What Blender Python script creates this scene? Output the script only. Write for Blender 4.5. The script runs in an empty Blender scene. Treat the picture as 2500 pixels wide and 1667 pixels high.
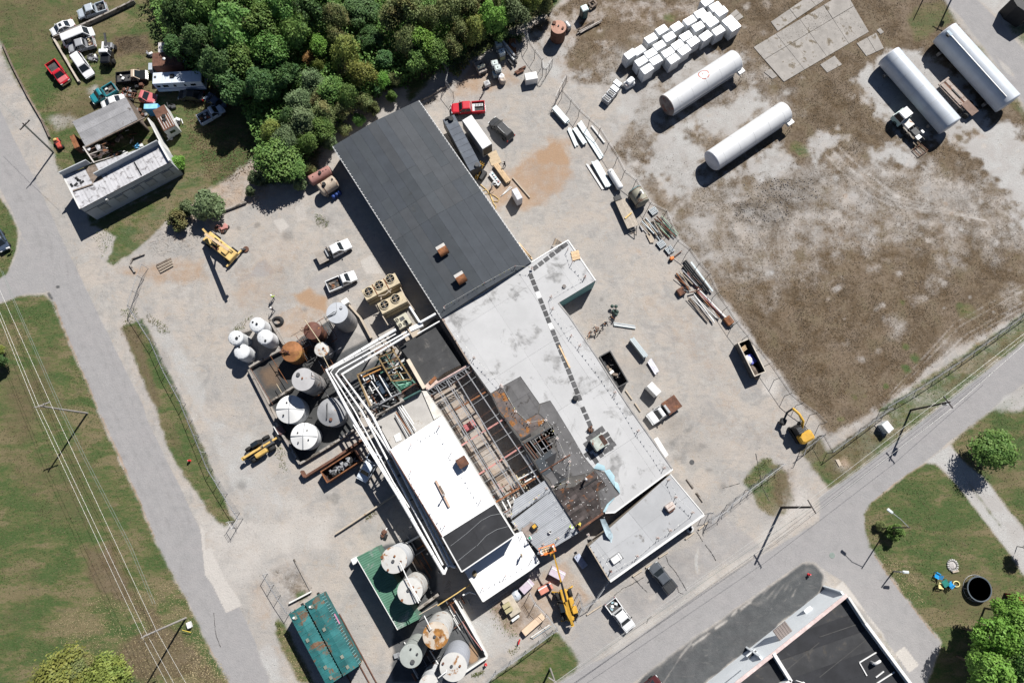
import bpy,bmesh,math,random
import numpy as np
from mathutils import Vector,Matrix
from mathutils.geometry import tessellate_polygon
RND = random.Random(7)
rad = math.radians
sc = bpy.context.scene
COL = sc.collection
# ---------------------------------------------------------------- camera, sky, sun, exposure
CAM_H,CAM_T,FPX = 108.0,rad(12),1667.0
cam = bpy.data.cameras.new('camera'); cam_o = bpy.data.objects.new('camera',cam); COL.objects.link(cam_o)
cam.sensor_width = 36; cam.lens = 36 * FPX / 2500; cam.clip_start = 1; cam.clip_end = 2000
cam_o.location = (0,0,CAM_H); cam_o.rotation_euler = (CAM_T,0,0)
sc.camera = cam_o
SUN_AZ,SUN_EL = rad(61.5),rad(47.5)
world = bpy.data.worlds.new('World'); sc.world = world; world.use_nodes = True
wn = world.node_tree; bgn = wn.nodes['Background']
skyn = wn.nodes.new('ShaderNodeTexSky'); skyn.sky_type = 'NISHITA'; skyn.sun_disc = False
skyn.air_density = .55; skyn.dust_density = .35; skyn.ozone_density = 1.0; skyn.sun_elevation = SUN_EL; skyn.sun_rotation = math.pi/2 - SUN_AZ
wn.links.new(skyn.outputs[0],bgn.inputs[0]); bgn.inputs[1].default_value = 0.05
sl = bpy.data.lights.new('sun','SUN'); sl.energy = 5.0; sl.angle = rad(0.5); sl.color = (1,.965,.915)
so = bpy.data.objects.new('sun',sl); COL.objects.link(so)
so.rotation_euler = Vector((math.cos(SUN_AZ)*math.cos(SUN_EL),math.sin(SUN_AZ)*math.cos(SUN_EL),math.sin(SUN_EL))).to_track_quat('Z','Y').to_euler()
so.location = (60,110,140)
sc.view_settings.view_transform = 'Standard'; sc.view_settings.look = 'None'
sc.view_settings.exposure = 0.5; sc.view_settings.gamma = 1; sc.view_settings.use_curve_mapping = False
sc.cycles.max_bounces = 5; sc.cycles.diffuse_bounces = 1; sc.cycles.glossy_bounces = 2
# ---------------------------------------------------------------- survey: photograph pixel + height -> place in metres
WIN = {f'{i}{j}': (x,y,4.694) for i,x in enumerate((0,500,1000,1500,2000)) for j,y in enumerate((0,334,668,1000,1333))}
WIN.update(f=(0,0,1/1.0629),p=(840,780,7.127),q=(860,900,8.7125),r=(860,1300,7.838),s=(1720,1420,6.347))
def W(px,py,h=0.0):
    u = (px-1250)/FPX; v = (py-833.5)/FPX
    dy = math.sin(CAM_T)-v*math.cos(CAM_T); dz = -math.cos(CAM_T)-v*math.sin(CAM_T)
    t = (CAM_H-h)/-dz
    return Vector((u*t,dy*t,h))
def P(t,x,y,h=0.0):
    o = WIN[t]; return W(o[0]+x/o[2],o[1]+y/o[2],h)
def PL(s,h=0.0):
    """'12 100,200 300,400 22 5,6' -> points on the plan at height h; a token without comma switches the survey sheet"""
    out = []; t = '00'
    for k in s.split():
        if ',' not in k: t = k; continue
        x,y = map(float,k.split(',')); out.append(P(t,x,y,h))
    return out
# ---------------------------------------------------------------- mesh builder
class MB:
    def __init__(s): s.v = []; s.f = []; s.sm = []
    def add(s,vs,fs,smooth=False):
        b = len(s.v); s.v += [tuple(p) for p in vs]
        s.f += [tuple(i+b for i in f) for f in fs]; s.sm += [smooth]*len(fs); return s
    def box(s,c,d,rz=0.0,tilt=None):
        x,y,z = d[0]/2,d[1]/2,d[2]/2
        vs = [Vector(p) for p in ((-x,-y,-z),(x,-y,-z),(x,y,-z),(-x,y,-z),(-x,-y,z),(x,-y,z),(x,y,z),(-x,y,z))]
        m = Matrix.Rotation(rz,3,'Z')
        if tilt: m = m @ Matrix.Rotation(tilt,3,'Y')
        c = Vector(c)
        return s.add([m @ p + c for p in vs],[(3,2,1,0),(4,5,6,7),(0,1,5,4),(1,2,6,5),(2,3,7,6),(3,0,4,7)])
    def bevbox(s,c,d,rz=0.0,b=.06):
        """box with chamfered top edges and corners"""
        x,y,z = d[0]/2,d[1]/2,d[2]/2
        m = Matrix.Rotation(rz,3,'Z'); c = Vector(c); rings = []
        for (zz,i) in ((-z,0),(z-b,0),(z,b)):
            xx,yy = x-i,y-i
            rings.append([m @ Vector(p) + c for p in ((-xx+b,-yy,zz),(xx-b,-yy,zz),(xx,-yy+b,zz),(xx,yy-b,zz),(xx-b,yy,zz),(-xx+b,yy,zz),(-xx,yy-b,zz),(-xx,-yy+b,zz))])
        return s.loft(rings,True,True)
    def loft(s,rings,cap0=True,cap1=True,smooth=False):
        n = len(rings[0]); vs = [p for r in rings for p in r]; fs = []
        for k in range(len(rings)-1):
            for i in range(n):
                j = (i+1) % n; fs.append((k*n+i,k*n+j,(k+1)*n+j,(k+1)*n+i))
        s.add(vs,fs,smooth)
        if cap0: s.add(rings[0],[tuple(range(n-1,-1,-1))])
        if cap1: s.add(rings[-1],[tuple(range(n))])
        return s
    def prism(s,pts,z0,z1):
        a = sum(pts[i][0]*pts[(i+1) % len(pts)][1]-pts[(i+1) % len(pts)][0]*pts[i][1] for i in range(len(pts)))
        if a < 0: pts = pts[::-1]
        return s.loft([[(p[0],p[1],z0) for p in pts],[(p[0],p[1],z1) for p in pts]])
    def cyl(s,p,q,r0,r1=None,n=12,caps=True,smooth=True):
        r1 = r0 if r1 is None else r1
        p,q = Vector(p),Vector(q); a = (q-p).normalized()
        u = a.orthogonal().normalized(); w = a.cross(u)
        rg = [[o + (u*math.cos(2*math.pi*i/n)+w*math.sin(2*math.pi*i/n))*r for i in range(n)] for o,r in ((p,r0),(q,r1))]
        return s.loft(rg,caps,caps,smooth)
    def tube(s,pts,r,n=6,caps=True,smooth=True):
        pts = [Vector(p) for p in pts]; rg = []
        for i,p in enumerate(pts):
            a = (pts[min(i+1,len(pts)-1)]-pts[max(i-1,0)]).normalized()
            u = a.cross(Vector((0,0,1)))
            u = u.normalized() if u.length > 1e-3 else Vector((1,0,0))
            w = u.cross(a)
            rg.append([p+(u*math.cos(2*math.pi*k/n)+w*math.sin(2*math.pi*k/n))*r for k in range(n)])
        return s.loft(rg,caps,caps,smooth)
    def bar(s,p,q,w,h=None):
        """square bar between two points"""
        h = w if h is None else h
        p,q = Vector(p),Vector(q); a = (q-p).normalized(); u = a.cross(Vector((0,0,1)))
        u = u.normalized() if u.length > 1e-3 else Vector((1,0,0)); t = u.cross(a)
        rg = [[o+u*sx*w/2+t*sz*h/2 for sx,sz in ((-1,-1),(1,-1),(1,1),(-1,1))] for o in (p,q)]
        return s.loft(rg)
    def lathe(s,prof,c=(0,0,0),n=28,smooth=True,axis=None):
        c = Vector(c); M = axis.to_track_quat('Z','Y').to_matrix() if axis else Matrix.Identity(3)
        rg = [[c + M @ Vector((r*math.cos(2*math.pi*i/n),r*math.sin(2*math.pi*i/n),z)) for i in range(n)] for r,z in prof]
        return s.loft(rg,prof[0][0] > 1e-4,prof[-1][0] > 1e-4,smooth)
    def blob(s,c,r,n=8,m=5,jit=0.0,rnd=RND):
        c = Vector(c); rg = []
        for k in range(m+1):
            th = math.pi*k/m; rg.append([c+Vector((r[0]*math.sin(th)*math.cos(2*math.pi*i/n)*(1+rnd.uniform(-jit,jit)),r[1]*math.sin(th)*math.sin(2*math.pi*i/n)*(1+rnd.uniform(-jit,jit)),-r[2]*math.cos(th)*(1+rnd.uniform(-jit,jit)*.5))) for i in range(n)])
        return s.loft(rg,False,False,True)
    def mesh(s,name,off=None):
        me = bpy.data.meshes.new(name)
        v = s.v if off is None else [(p[0]-off[0],p[1]-off[1],p[2]-off[2]) for p in s.v]
        me.from_pydata(v,[],s.f); me.polygons.foreach_set('use_smooth',s.sm); me.update(); return me
    def build(s,name,mat,parent=None,off=None,kind=None):
        me = s.mesh(name,off); me.materials.append(mat)
        o = bpy.data.objects.new(name,me); COL.objects.link(o)
        if parent: o.parent = parent
        if kind: o['kind'] = kind
        return o
    def bo(s,name,mat,par): return s.build(name,mat,par,par.location)
def tag(o,label,cat,group=None):
    o['label'] = label; o['category'] = cat
    if group: o['group'] = group
    return o
def thing(name,label,cat,loc=(0,0,0),rz=0.0,group=None):
    o = bpy.data.objects.new(name,None); COL.objects.link(o); o.empty_display_size = .3
    o.location = loc; o.rotation_euler = (0,0,rz)
    return tag(o,label,cat,group)
def solo(mb,name,mat,label,cat,group=None):
    """a thing that is one mesh, built in world metres; its origin goes to its base"""
    xs = [p[0] for p in mb.v]; ys = [p[1] for p in mb.v]; zs = [p[2] for p in mb.v]
    off = Vector(((min(xs)+max(xs))/2,(min(ys)+max(ys))/2,min(zs)))
    o = mb.build(name,mat,None,off); o.location = off
    return tag(o,label,cat,group)
def dup(o,parent=None,**kw):
    c = o.copy(); COL.objects.link(c); c.parent = parent
    for ch in o.children: dup(ch,c)
    for k,v in kw.items():
        if k in ('label','group','category'): c[k] = v
        else: setattr(c,k,v)
    return c
def share(name,me,mat,parent,loc=(0,0,0),rz=0.0):
    """one more object using a shared mesh, its own material"""
    o = bpy.data.objects.new(name,me); COL.objects.link(o); o.parent = parent
    o.location = loc; o.rotation_euler = (0,0,rz)
    if mat:
        o.material_slots[0].link = 'OBJECT'; o.material_slots[0].material = mat
    return o
# ---------------------------------------------------------------- materials
class NT:
    def __init__(s,name):
        s.m = bpy.data.materials.new(name); s.m.use_nodes = True
        s.t = s.m.node_tree; s.b = s.t.nodes['Principled BSDF']
    def n(s,typ,**kw):
        x = s.t.nodes.new(typ)
        for k,v in kw.items(): setattr(x,k,v)
        return x
    def set(s,sock,v):
        if hasattr(v,'node'): s.t.links.new(v,sock)
        else: sock.default_value = v
    def pos(s):
        if not hasattr(s,'_p'): s._p = s.n('ShaderNodeNewGeometry').outputs['Position']
        return s._p
    def noise(s,scale,detail=4,rough=.55,vec=None,dist=0):
        x = s.n('ShaderNodeTexNoise'); x.inputs['Scale'].default_value = scale; x.inputs['Detail'].default_value = detail
        x.inputs['Roughness'].default_value = rough; x.inputs['Distortion'].default_value = dist
        s.t.links.new(vec or s.pos(),x.inputs['Vector']); return x.outputs['Fac']
    def math(s,op,a,b=0.0,c=0.0,clamp=False):
        x = s.n('ShaderNodeMath',operation=op,use_clamp=clamp)
        s.set(x.inputs[0],a); s.set(x.inputs[1],b); s.set(x.inputs[2],c); return x.outputs[0]
    def step(s,a,lo,hi):
        x = s.n('ShaderNodeMapRange',interpolation_type='SMOOTHSTEP'); s.set(x.inputs[0],a)
        s.set(x.inputs[1],lo); s.set(x.inputs[2],hi); return x.outputs[0]
    def mix(s,f,a,b,mode='MIX'):
        x = s.n('ShaderNodeMix',data_type='RGBA',blend_type=mode)
        s.set(x.inputs['Factor'],f)
        for k,v in ((6,a),(7,b)): s.set(x.inputs[k],v if hasattr(v,'node') else (*v,1) if len(v) == 3 else v)
        return x.outputs[2]
    def scale_vec(s,v,sc_):
        x = s.n('ShaderNodeVectorMath',operation='MULTIPLY'); s.set(x.inputs[0],v); x.inputs[1].default_value = sc_; return x.outputs[0]
    def bump(s,h,strength=.3,dist=.05):
        x = s.n('ShaderNodeBump'); x.inputs['Strength'].default_value = strength; x.inputs['Distance'].default_value = dist
        s.set(x.inputs['Height'],h); s.t.links.new(x.outputs[0],s.b.inputs['Normal'])
_mc = {}
def MAT(name,col,rough=.7,var=.18,scale=1.2,metal=0.0,stain=None,sscale=.8,samt=.55,bump=.15,fine=9.0,spec=.3,objrand=0.0):
    """weathered surface: two noises of the base colour and, if asked, blotches of a second colour (rust, soot, dirt)"""
    if name in _mc: return _mc[name]
    k = NT(name); d = lambda f: tuple(min(1,c*f) for c in col)
    n1 = k.noise(scale,5,.6); n2 = k.noise(fine,3,.6)
    c = k.mix(k.step(n1,.3,.7),d(1-var),d(1+var))
    c = k.mix(k.math('MULTIPLY',k.step(n2,.45,.8),.5),c,d(1-var*1.6))
    if stain:
        m = k.step(k.noise(sscale,6,.68,dist=.4),samt,samt+.09)
        c = k.mix(m,c,k.mix(k.step(k.noise(sscale*5,4),.3,.7),stain,tuple(x*.55 for x in stain)))
    if objrand:
        oi = k.n('ShaderNodeObjectInfo').outputs['Random']
        hs = k.n('ShaderNodeHueSaturation'); k.set(hs.inputs['Value'],k.math('MULTIPLY_ADD',oi,objrand*2,1-objrand)); k.set(hs.inputs['Color'],c); c = hs.outputs[0]
    k.set(k.b.inputs['Base Color'],c); k.b.inputs['Metallic'].default_value = metal
    k.set(k.b.inputs['Roughness'],k.math('MULTIPLY_ADD',n2,.2,rough-.1,True)); k.b.inputs['Specular IOR Level'].default_value = spec
    if bump: k.bump(k.math('ADD',n1,n2),bump,.03)
    _mc[name] = k.m; return k.m
def GLASS(name='vehicle_glass',col=(.012,.016,.02)):
    if name in _mc: return _mc[name]
    k = NT(name); k.set(k.b.inputs['Base Color'],k.mix(k.noise(3),col,tuple(c*1.8 for c in col)))
    k.b.inputs['Roughness'].default_value = .06; k.b.inputs['Specular IOR Level'].default_value = .55
    _mc[name] = k.m; return k.m
# ---------------------------------------------------------------- the ground, painted by what lies on it, cut into its pieces
GS = 0.25; GX0,GX1,GY0,GY1 = -102.0,102.0,-38.0,96.0
nx,ny = int((GX1-GX0)/GS)+1,int((GY1-GY0)/GS)+1
gx,gy = np.meshgrid(GX0+np.arange(nx)*GS,GY0+np.arange(ny)*GS)
nrs = np.random.RandomState(3)
def vnoise(cell):
    a = nrs.rand(int((GY1-GY0)/cell)+3,int((GX1-GX0)/cell)+3); fx,fy = (gx-GX0)/cell,(gy-GY0)/cell
    ix,iy = fx.astype(int),fy.astype(int); tx,ty = fx-ix,fy-iy; tx = tx*tx*(3-2*tx); ty = ty*ty*(3-2*ty)
    return (a[iy,ix]*(1-tx)+a[iy,ix+1]*tx)*(1-ty)+(a[iy+1,ix]*(1-tx)+a[iy+1,ix+1]*tx)*ty
N_ = {c: vnoise(c) for c in (.5,1.1,2.3,5,11)}
NZ = (N_[.5]*.5+N_[1.1]*.8+N_[2.3]+N_[5])/3.3-.5
CH = np.zeros((8,ny,nx)); LAB = np.zeros((ny,nx),int); LABN = ['ground']
def sdist(pts,margin):
    px = np.array([p[0] for p in pts]); py = np.array([p[1] for p in pts])
    i0 = max(0,int((py.min()-margin-GY0)/GS)); i1 = min(ny,int((py.max()+margin-GY0)/GS)+2)
    j0 = max(0,int((px.min()-margin-GX0)/GS)); j1 = min(nx,int((px.max()+margin-GX0)/GS)+2)
    if i1 <= i0 or j1 <= j0: return None
    X,Y = gx[i0:i1,j0:j1],gy[i0:i1,j0:j1]; ins = np.zeros(X.shape,bool); d = np.full(X.shape,1e9)
    for k in range(len(px)):
        ax,ay,bx,by = px[k-1],py[k-1],px[k],py[k]
        t = np.clip(((X-ax)*(bx-ax)+(Y-ay)*(by-ay))/((bx-ax)**2+(by-ay)**2+1e-9),0,1)
        d = np.minimum(d,np.hypot(X-ax-t*(bx-ax),Y-ay-t*(by-ay)))
        if ay != by: ins ^= ((ay > Y) != (by > Y)) & (X < (bx-ax)*(Y-ay)/(by-ay)+ax)
    return (slice(i0,i1),slice(j0,j1)),np.where(ins,d,-d)
def paint(s,ch,soft=.3,amt=1.0,jag=.6,name=None):
    r = sdist(PL(s),soft*2+jag+1)
    if r is None: return
    sl_,d = r; v = np.clip(.5+(d+NZ[sl_]*jag*2)/(2*soft),0,1)*amt
    if ch < 6:
        CH[:6][(slice(None),)+sl_] *= (1-v); CH[ch][sl_] += v
    else: CH[ch][sl_] = np.maximum(CH[ch][sl_],v)
    if name:
        if name is True: return
        LABN.append(name); LAB[sl_][d+NZ[sl_]*jag*2 > 0] = len(LABN)-1
def stroke(s,ch,w,amt,soft=None):
    pts = PL(s); soft = soft or w
    for a,b in zip(pts[:-1],pts[1:]):
        m = w+1; i0 = max(0,int((min(a.y,b.y)-m-GY0)/GS)); i1 = min(ny,int((max(a.y,b.y)+m-GY0)/GS)+2)
        j0 = max(0,int((min(a.x,b.x)-m-GX0)/GS)); j1 = min(nx,int((max(a.x,b.x)+m-GX0)/GS)+2)
        if i1 <= i0 or j1 <= j0: continue
        X,Y = gx[i0:i1,j0:j1],gy[i0:i1,j0:j1]
        t = np.clip(((X-a.x)*(b.x-a.x)+(Y-a.y)*(b.y-a.y))/((b-a).length_squared+1e-9),0,1)
        d = np.hypot(X-a.x-t*(b.x-a.x),Y-a.y-t*(b.y-a.y))
        v = np.clip((w-d)/soft+.5*(N_[.5][i0:i1,j0:j1]-.3),0,1)*amt
        if ch < 6: CH[:6,i0:i1,j0:j1] *= (1-v); CH[ch,i0:i1,j0:j1] += v
        else: CH[ch,i0:i1,j0:j1] = np.maximum(CH[ch,i0:i1,j0:j1],v)
GRASS,DRY,ASPH,DARK,CONC,WHITE,TAN,OIL = range(8)
def blob(t,x,y,r,ch,amt,soft=None):
    c = P(t,x,y); R_ = r/4.694/15
    k = ' '.join(f'{x+r*math.cos(a)*1.0:.0f},{y+r*math.sin(a)*.8:.0f}' for a in np.linspace(0,6.28,9)[:-1])
    paint(f'{t} {k}',ch,soft or R_*.6,amt,R_*.5+.7)
# upper left junk-yard lawn and woods floor
paint('00 -300,-200 2347,-200 20 1900,-100 1700,60 1330,300 900,450 350,690 300,850 0,1150 10 2347,960 1640,1180 1350,1500 11 1300,400 1000,560 640,560 560,250 80,570 0,620 01 2347,330 2000,560 1030,1010 900,600 620,300 580,150 00 560,1500 380,1230 100,760 0,480 -300,0',GRASS,.5,1,.8,'lawn')
paint('00 300,-100 1500,-100 1300,500 600,700 450,1100 0,470 -300,0',DRY,2.5,.5,2)
paint('00 560,1350 1000,1000 1700,700 1800,1150 1500,1300 900,1420 700,1450',DRY,1.2,.6,1.5)
paint('00 540,1350 800,1300 900,1400 650,1480',WHITE,.5,.5)
paint('00 990,1030 1100,990 1100,1060 1000,1080',WHITE,.4,.5)
paint('00 1300,400 1700,380 1800,600 1300,700',DRY,.8,.8,1)
paint('00 1340,430 1600,390 1680,560 1450,620',OIL,.6,.5,1)
paint('10 0,1100 900,1150 900,1300 11 600,50 0,420 01 2300,350 2100,250 00 2100,1500 2347,1000',GRASS,.6,1,.8)
paint('20 350,690 1320,330 1900,-50 10 2347,-100 700,-100 0,600 0,900 800,1200 1500,1400 1900,1050 2347,950',OIL,1.5,.55,2)
paint('11 80,570 560,250 640,480 1000,560 1100,420 1200,400 1150,560 600,760 200,900 01 2347,900 2000,1050 2100,800 11 0,650',TAN,.6,.5,.8,'brush_ground')
paint('01 1030,1010 1960,560 2130,400 2347,240 11 50,450 0,620 01 2200,760 1830,1030 1560,1300 1300,1470 1235,1430 1270,1300 1330,1150 1180,1070',GRASS,.25,.95,.5,'lawn')
paint('01 1300,1150 1700,900 1900,760 1800,720 1200,1050',TAN,.5,.5)
paint('11 0,430 420,200 640,70 650,180 370,290 160,470 50,580 0,600',GRASS,.25,1,.4)
paint('13 420,1190 1000,950 1500,1200 1400,1568 14 700,300 500,400 240,720 0,100 03 2347,1480 13 -200,1100',CONC,2,.55,2)
# left road, shoulders
paint('01 0,590 145,870 250,1110 350,1350 450,1568 02 540,200 600,320 690,540 800,800 960,1170 1060,1400 1125,1568 03 1300,390 1430,680 1590,1040 1760,1450 1810,1568 04 1990,350 2140,610 2347,1060 14 130,1310 260,1568 500,2000 1000,2000 760,1568 720,1400 560,1050 400,700 230,380 0,60 03 2347,1480 2230,1250 2100,960 1900,560 1690,130 02 1640,1500 1480,1190 1250,720 1050,310 905,0 01 720,1200 570,850 400,500 145,0 00 0,1260 -300,700 -300,1600',ASPH,.16,1,.12,'road')
for off,w in ((-60,.55),(60,.5),(230,.45),(330,.4)):
    stroke(f'01 {100+off},300 {520+off},1200 02 {560+off},150 {900+off},850 {1190+off},1500 03 {1580+off},700 {1900+off},1400',OIL,w,.28)
paint('14 0,50 60,20 230,380 380,600 430,680 240,770 90,450 0,330 03 2290,1330 2347,1400',CONC,.1,.95,.1)
paint('02 640,135 680,135 682,170 640,172',DARK,.1,1,.05)
paint('02 520,210 570,205 610,280 600,320 560,290',DARK,.2,.8)
# driveway left, little lawn island, lower left lawn
paint('01 190,1330 240,1130 300,1250 350,1350 450,1568 02 540,200 515,225 300,240 0,340 -200,400 -200,100 01 80,1568',ASPH,.25,.8,.3,'driveway')
paint('01 -200,650 0,700 130,900 200,1130 185,1300 80,1568 -200,1800',GRASS,.2,1,.3,'lawn')
paint('02 -300,420 0,345 180,270 300,240 520,240 600,330 690,560 790,800 950,1170 1050,1400 1115,1568 03 1290,390 1420,680 1580,1040 1750,1450 1800,1568 04 1980,350 2130,610 2340,1060 14 120,1310 255,1568 450,2000 04 -300,2000',GRASS,.22,1,.5,'lawn')
paint('02 0,1000 300,1100 650,800 700,1500 03 300,300 0,250',DRY,2.0,.6,2)
paint('03 0,400 500,500 900,300 1300,700 1200,1568 500,1300 0,900',DRY,2.5,.45,3)
paint('04 900,0 1250,0 1600,600 1900,800 2300,1200 14 200,1568 04 1200,1568 1350,1150 1700,900 1100,500',DRY,.8,.75,1.5)
paint('04 0,0 500,200 600,900 0,1200',DRY,2,.35,3)
for t,x,y,r in (('03',640,600,70),('03',550,80,30),('04',1440,290,55),('04',1290,60,60),('03',250,880,60),('04',150,1040,50)): blob(t,x,y,r,TAN,.8)
# fence strip grass
paint('02 1400,620 1560,540 1640,500 1740,780 1900,1080 2100,1500 2140,1568 03 2347,460 13 0,470 330,1270 230,1340 90,1230 0,1130 03 2347,1120 2130,760 1990,560 1830,150 1790,0 02 1640,1230 1500,850 1450,700',GRASS,.25,1,.5,'grass_verge')
paint('02 1400,620 1560,580 1700,1000 1900,1568 1780,1568 1640,1230 1500,850',DRY,.5,.7,.8)
paint('03 1800,0 2000,100 2150,500 2050,560 1900,300',DRY,.6,.5,.8)
paint('02 1620,440 1700,520 1830,780 2000,1100 2200,1500 2260,1568 03 2347,180 13 150,560 300,900 420,1150 480,1250 1000,1300 600,300 100,100 0,0 12 0,1568 02 2347,1300 2000,700',WHITE,.5,.55,.8)
# rail car plot
paint('14 820,800 940,880 1250,1568 1090,1568 900,1250 800,1000',GRASS,.3,1,.5,'grass_verge')
paint('14 480,520 650,370 740,600 800,800 600,900 500,700',TAN,.6,.35,.8)
paint('14 570,1200 740,1050 860,1400 960,1568 740,1568',WHITE,.5,.8,.8)
paint('14 780,280 940,210 1020,240 1220,530 980,680 880,480',DRY,.5,.35,.8)
paint('14 1050,560 1130,530 1150,580 1080,600',GRASS,.3,.8)
# bottom centre
paint('24 850,1568 1200,1340 1660,970 1790,1080 1860,1160 1945,1300 1900,1420 1700,1568 1400,2000 600,2000',GRASS,.3,1,.6,'lawn')
paint('24 1020,1500 1150,1370 1160,1450 1040,1560',TAN,.4,.7); blob('24',1600,1390,70,TAN,.8); blob('24',1850,1270,70,TAN,.6)
paint('24 700,880 960,720 1130,960 1180,1200 920,1270',WHITE,.5,.6,.8)
paint('24 950,720 1100,540 1790,130 2100,600 1500,1000 1150,1000',TAN,.6,.55,.8)
paint('24 950,720 1300,560 1500,800 1150,1000',DRY,.6,.35,1)
# east yard
paint('33 1490,810 1690,560 1800,570 1990,720 2060,1030 1950,1180 1830,1215 1700,1130 1540,920',GRASS,.3,.9,.6,'grass_verge')
paint('33 1750,600 2050,700 2080,1040 1900,1180 1850,1060',DRY,.7,.7,1)
paint('33 2140,480 2347,300 43 250,830 120,900 0,760 33 2280,680',GRASS,.4,.8,.6,'grass_verge')
paint('33 2140,480 2347,300 43 250,830 120,900 0,760 33 2280,680',DRY,.6,.6,.8)
# right hand field
paint('20 1330,330 1560,650 1720,740 1760,930 30 0,1000 300,1100 31 0,150 300,480 500,850 760,1150 1010,1500 32 1000,60 1250,300 1560,680 1700,900 1960,1220 2180,1540 33 2347,130 43 80,330 42 700,1520 1400,950 2000,620 2500,330 2700,-400 41 2700,0 40 2347,1300 1800,560 1500,150 1400,-200 20 2347,-200 1900,-50',DRY,.5,.95,.8,'dry_field')
paint('30 0,-50 1000,-50 900,250 600,300 100,420 20 2347,500 1800,980 1700,700 2000,550 1500,500 1400,330 1900,-50',TAN,1.5,.45,2)
paint('30 0,0 1000,0 950,150 400,170 0,230 20 2100,330 1800,100',WHITE,.9,.5,4)
paint('20 1350,350 1800,120 2000,330 2250,250 2347,400 1900,500 1700,680 2100,800 1850,1000 1650,900 1500,600',WHITE,.9,.75,4)
paint('30 700,650 1350,540 1480,720 900,1060 450,900',WHITE,.9,.65,4)
paint('30 0,900 400,1020 600,1100 500,1568 0,1400',WHITE,.9,.55,4)
paint('30 650,1350 1600,1050 1780,1250 1200,1568 500,1568',WHITE,.9,.8,4)
paint('31 400,0 1000,0 1000,500 700,800 500,550 350,200',WHITE,.9,.75,4)
paint('31 1250,440 1700,200 1950,60 2100,250 1700,500 1400,470',WHITE,.9,.8,4)
paint('31 800,950 1150,880 1180,1080 1000,1130',CONC,.5,.6,.8); paint('31 1000,1360 1150,1320 1100,1400 1020,1420',CONC,.4,.6,.6)
paint('40 450,900 800,580 1200,640 1500,900 2000,1400 1700,1568 900,1568 600,1200',WHITE,.9,.85,4)
paint('40 1700,1568 2100,1300 2347,1500 41 2600,1000 2300,900 2000,600 1700,150 1500,60',WHITE,.9,.95,4)
paint('41 500,120 800,100 1100,300 1000,370 700,300 550,320',WHITE,.9,.85,4)
paint('41 0,0 300,0 200,80 0,190 31 2200,60 2347,-60',WHITE,.9,.8,4)
for t,x,y,r in (('41',370,680,90),('41',550,820,50),('41',200,920,80),('41',720,1020,110),('41',820,400,70),('41',1550,600,160),('41',1250,600,180),('42',1320,100,100),('42',1080,290,70),('41',1480,1420,150),('41',1130,1330,90),('42',900,680,90),('42',1500,850,130),('42',2200,250,140),('31',800,760,90),('31',2250,930,90)):
    blob(t,x,y,r,CONC,.33)
paint('f 1480,400 1800,380 2000,330 2352,420 2400,600 2150,560 1900,600 1750,680 1600,640',WHITE,3,.42,7); paint('f 1330,150 1500,60 1720,120 1850,240 1700,330 1450,360',WHITE,2.5,.35,6)
for i in range(230):
    t = RND.choice(('41','41','42','31','30')); x,y = RND.uniform(0,2347),RND.uniform(0,1568); blob(t,x,y,RND.uniform(8,45)*(2 if i % 9 == 0 else 1),RND.choice((CONC,CONC,WHITE,TAN)) if t != '30' or y > 200 else CONC,RND.uniform(.25,.6))
paint('31 1700,520 2300,400 2347,700 2100,1000 1900,1300 1650,1200 1800,950 1500,760',OIL,1.5,.42,2.5)
paint('31 1370,830 1500,740 1800,780 2000,900 1950,960 1650,960',OIL,.5,.6,1)
paint('32 1300,250 2347,50 42 800,50 700,500 1000,1300 600,1500 32 2200,1500 1900,1000',TAN,3,.3,4)
paint('41 0,850 900,1100 1500,1500 42 1300,500 500,900 0,700 31 2000,1500 1600,1400 2200,1200',TAN,4,.3,5)
for a in (0,70,130):
    stroke(f'41 {70+a*1.3:.0f},{200-a*.5:.0f} {330+a},{470-a} {560+a},{660-a} {820+a*.6:.0f},{780-a*.7:.0f} {1180+a*.3:.0f},{840-a*.5:.0f} 1500,{880-a*.3:.0f} 1900,960',CONC,.22,.6,.3)
for a in (0,45,130,170): stroke(f'42 {700+a*2},{1500-a} {1560+a},{560+a} {2347+a},{120+a}',CONC,.16,.5,.25)
for t,x,y,r in (('42',1100,960,60),('42',1000,1080,40),('42',950,320,30),('42',410,1420,40),('43',250,110,40),('42',990,840,35),('42',770,1290,30),('31',2080,120,90),('31',2150,200,60),('30',640,210,60),('42',530,1400,30),('42',1700,420,90)): blob(t,x,y,r,GRASS,.75)
for s in ('30 1500,560 1590,545 1940,945 2000,960','30 1590,545 2347,80','30 1720,690 2347,320','30 1940,945 2347,710 40 400,480 570,370'): stroke(s,DRY,.25,.8,.25)
# verge, right road, side street
paint('43 80,490 330,330 800,0 42 700,1568 1500,1020 1980,720 2347,450 2600,250 2700,500 2347,790 1330,1568 43 620,570 300,800 100,870 0,740 -60,640',GRASS,.3,.75,.6,'grass_verge')
paint('43 80,490 600,100 900,100 620,550 300,800 0,740',DRY,.8,.55,1)
paint('42 1400,1300 1600,1150 2000,850 2347,640 2347,720 1500,1350',DRY,.6,.5,1)
blob('43',290,580,120,TAN,.75); blob('43',250,620,80,WHITE,.6); blob('43',700,170,90,CONC,.7)
paint('42 2600,600 2347,790 1330,1568 43 620,570 300,800 0,1000 33 2347,1280 34 1300,320 800,650 0,1210 24 1700,1568 1900,2000 2400,2000 34 220,1568 1500,640 2150,200 2300,190 44 0,240 270,400 460,650 660,950 860,1220 1020,1568 1300,2000 1500,2000 1240,1568 1400,1100 1340,1020 1020,620 760,270 620,50 43 580,1568 540,1400 525,1200 590,1080 880,830 1230,590 1500,360 1980,0 42 2347,1270 2700,1000',ASPH,.2,1,.15,'road')
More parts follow.
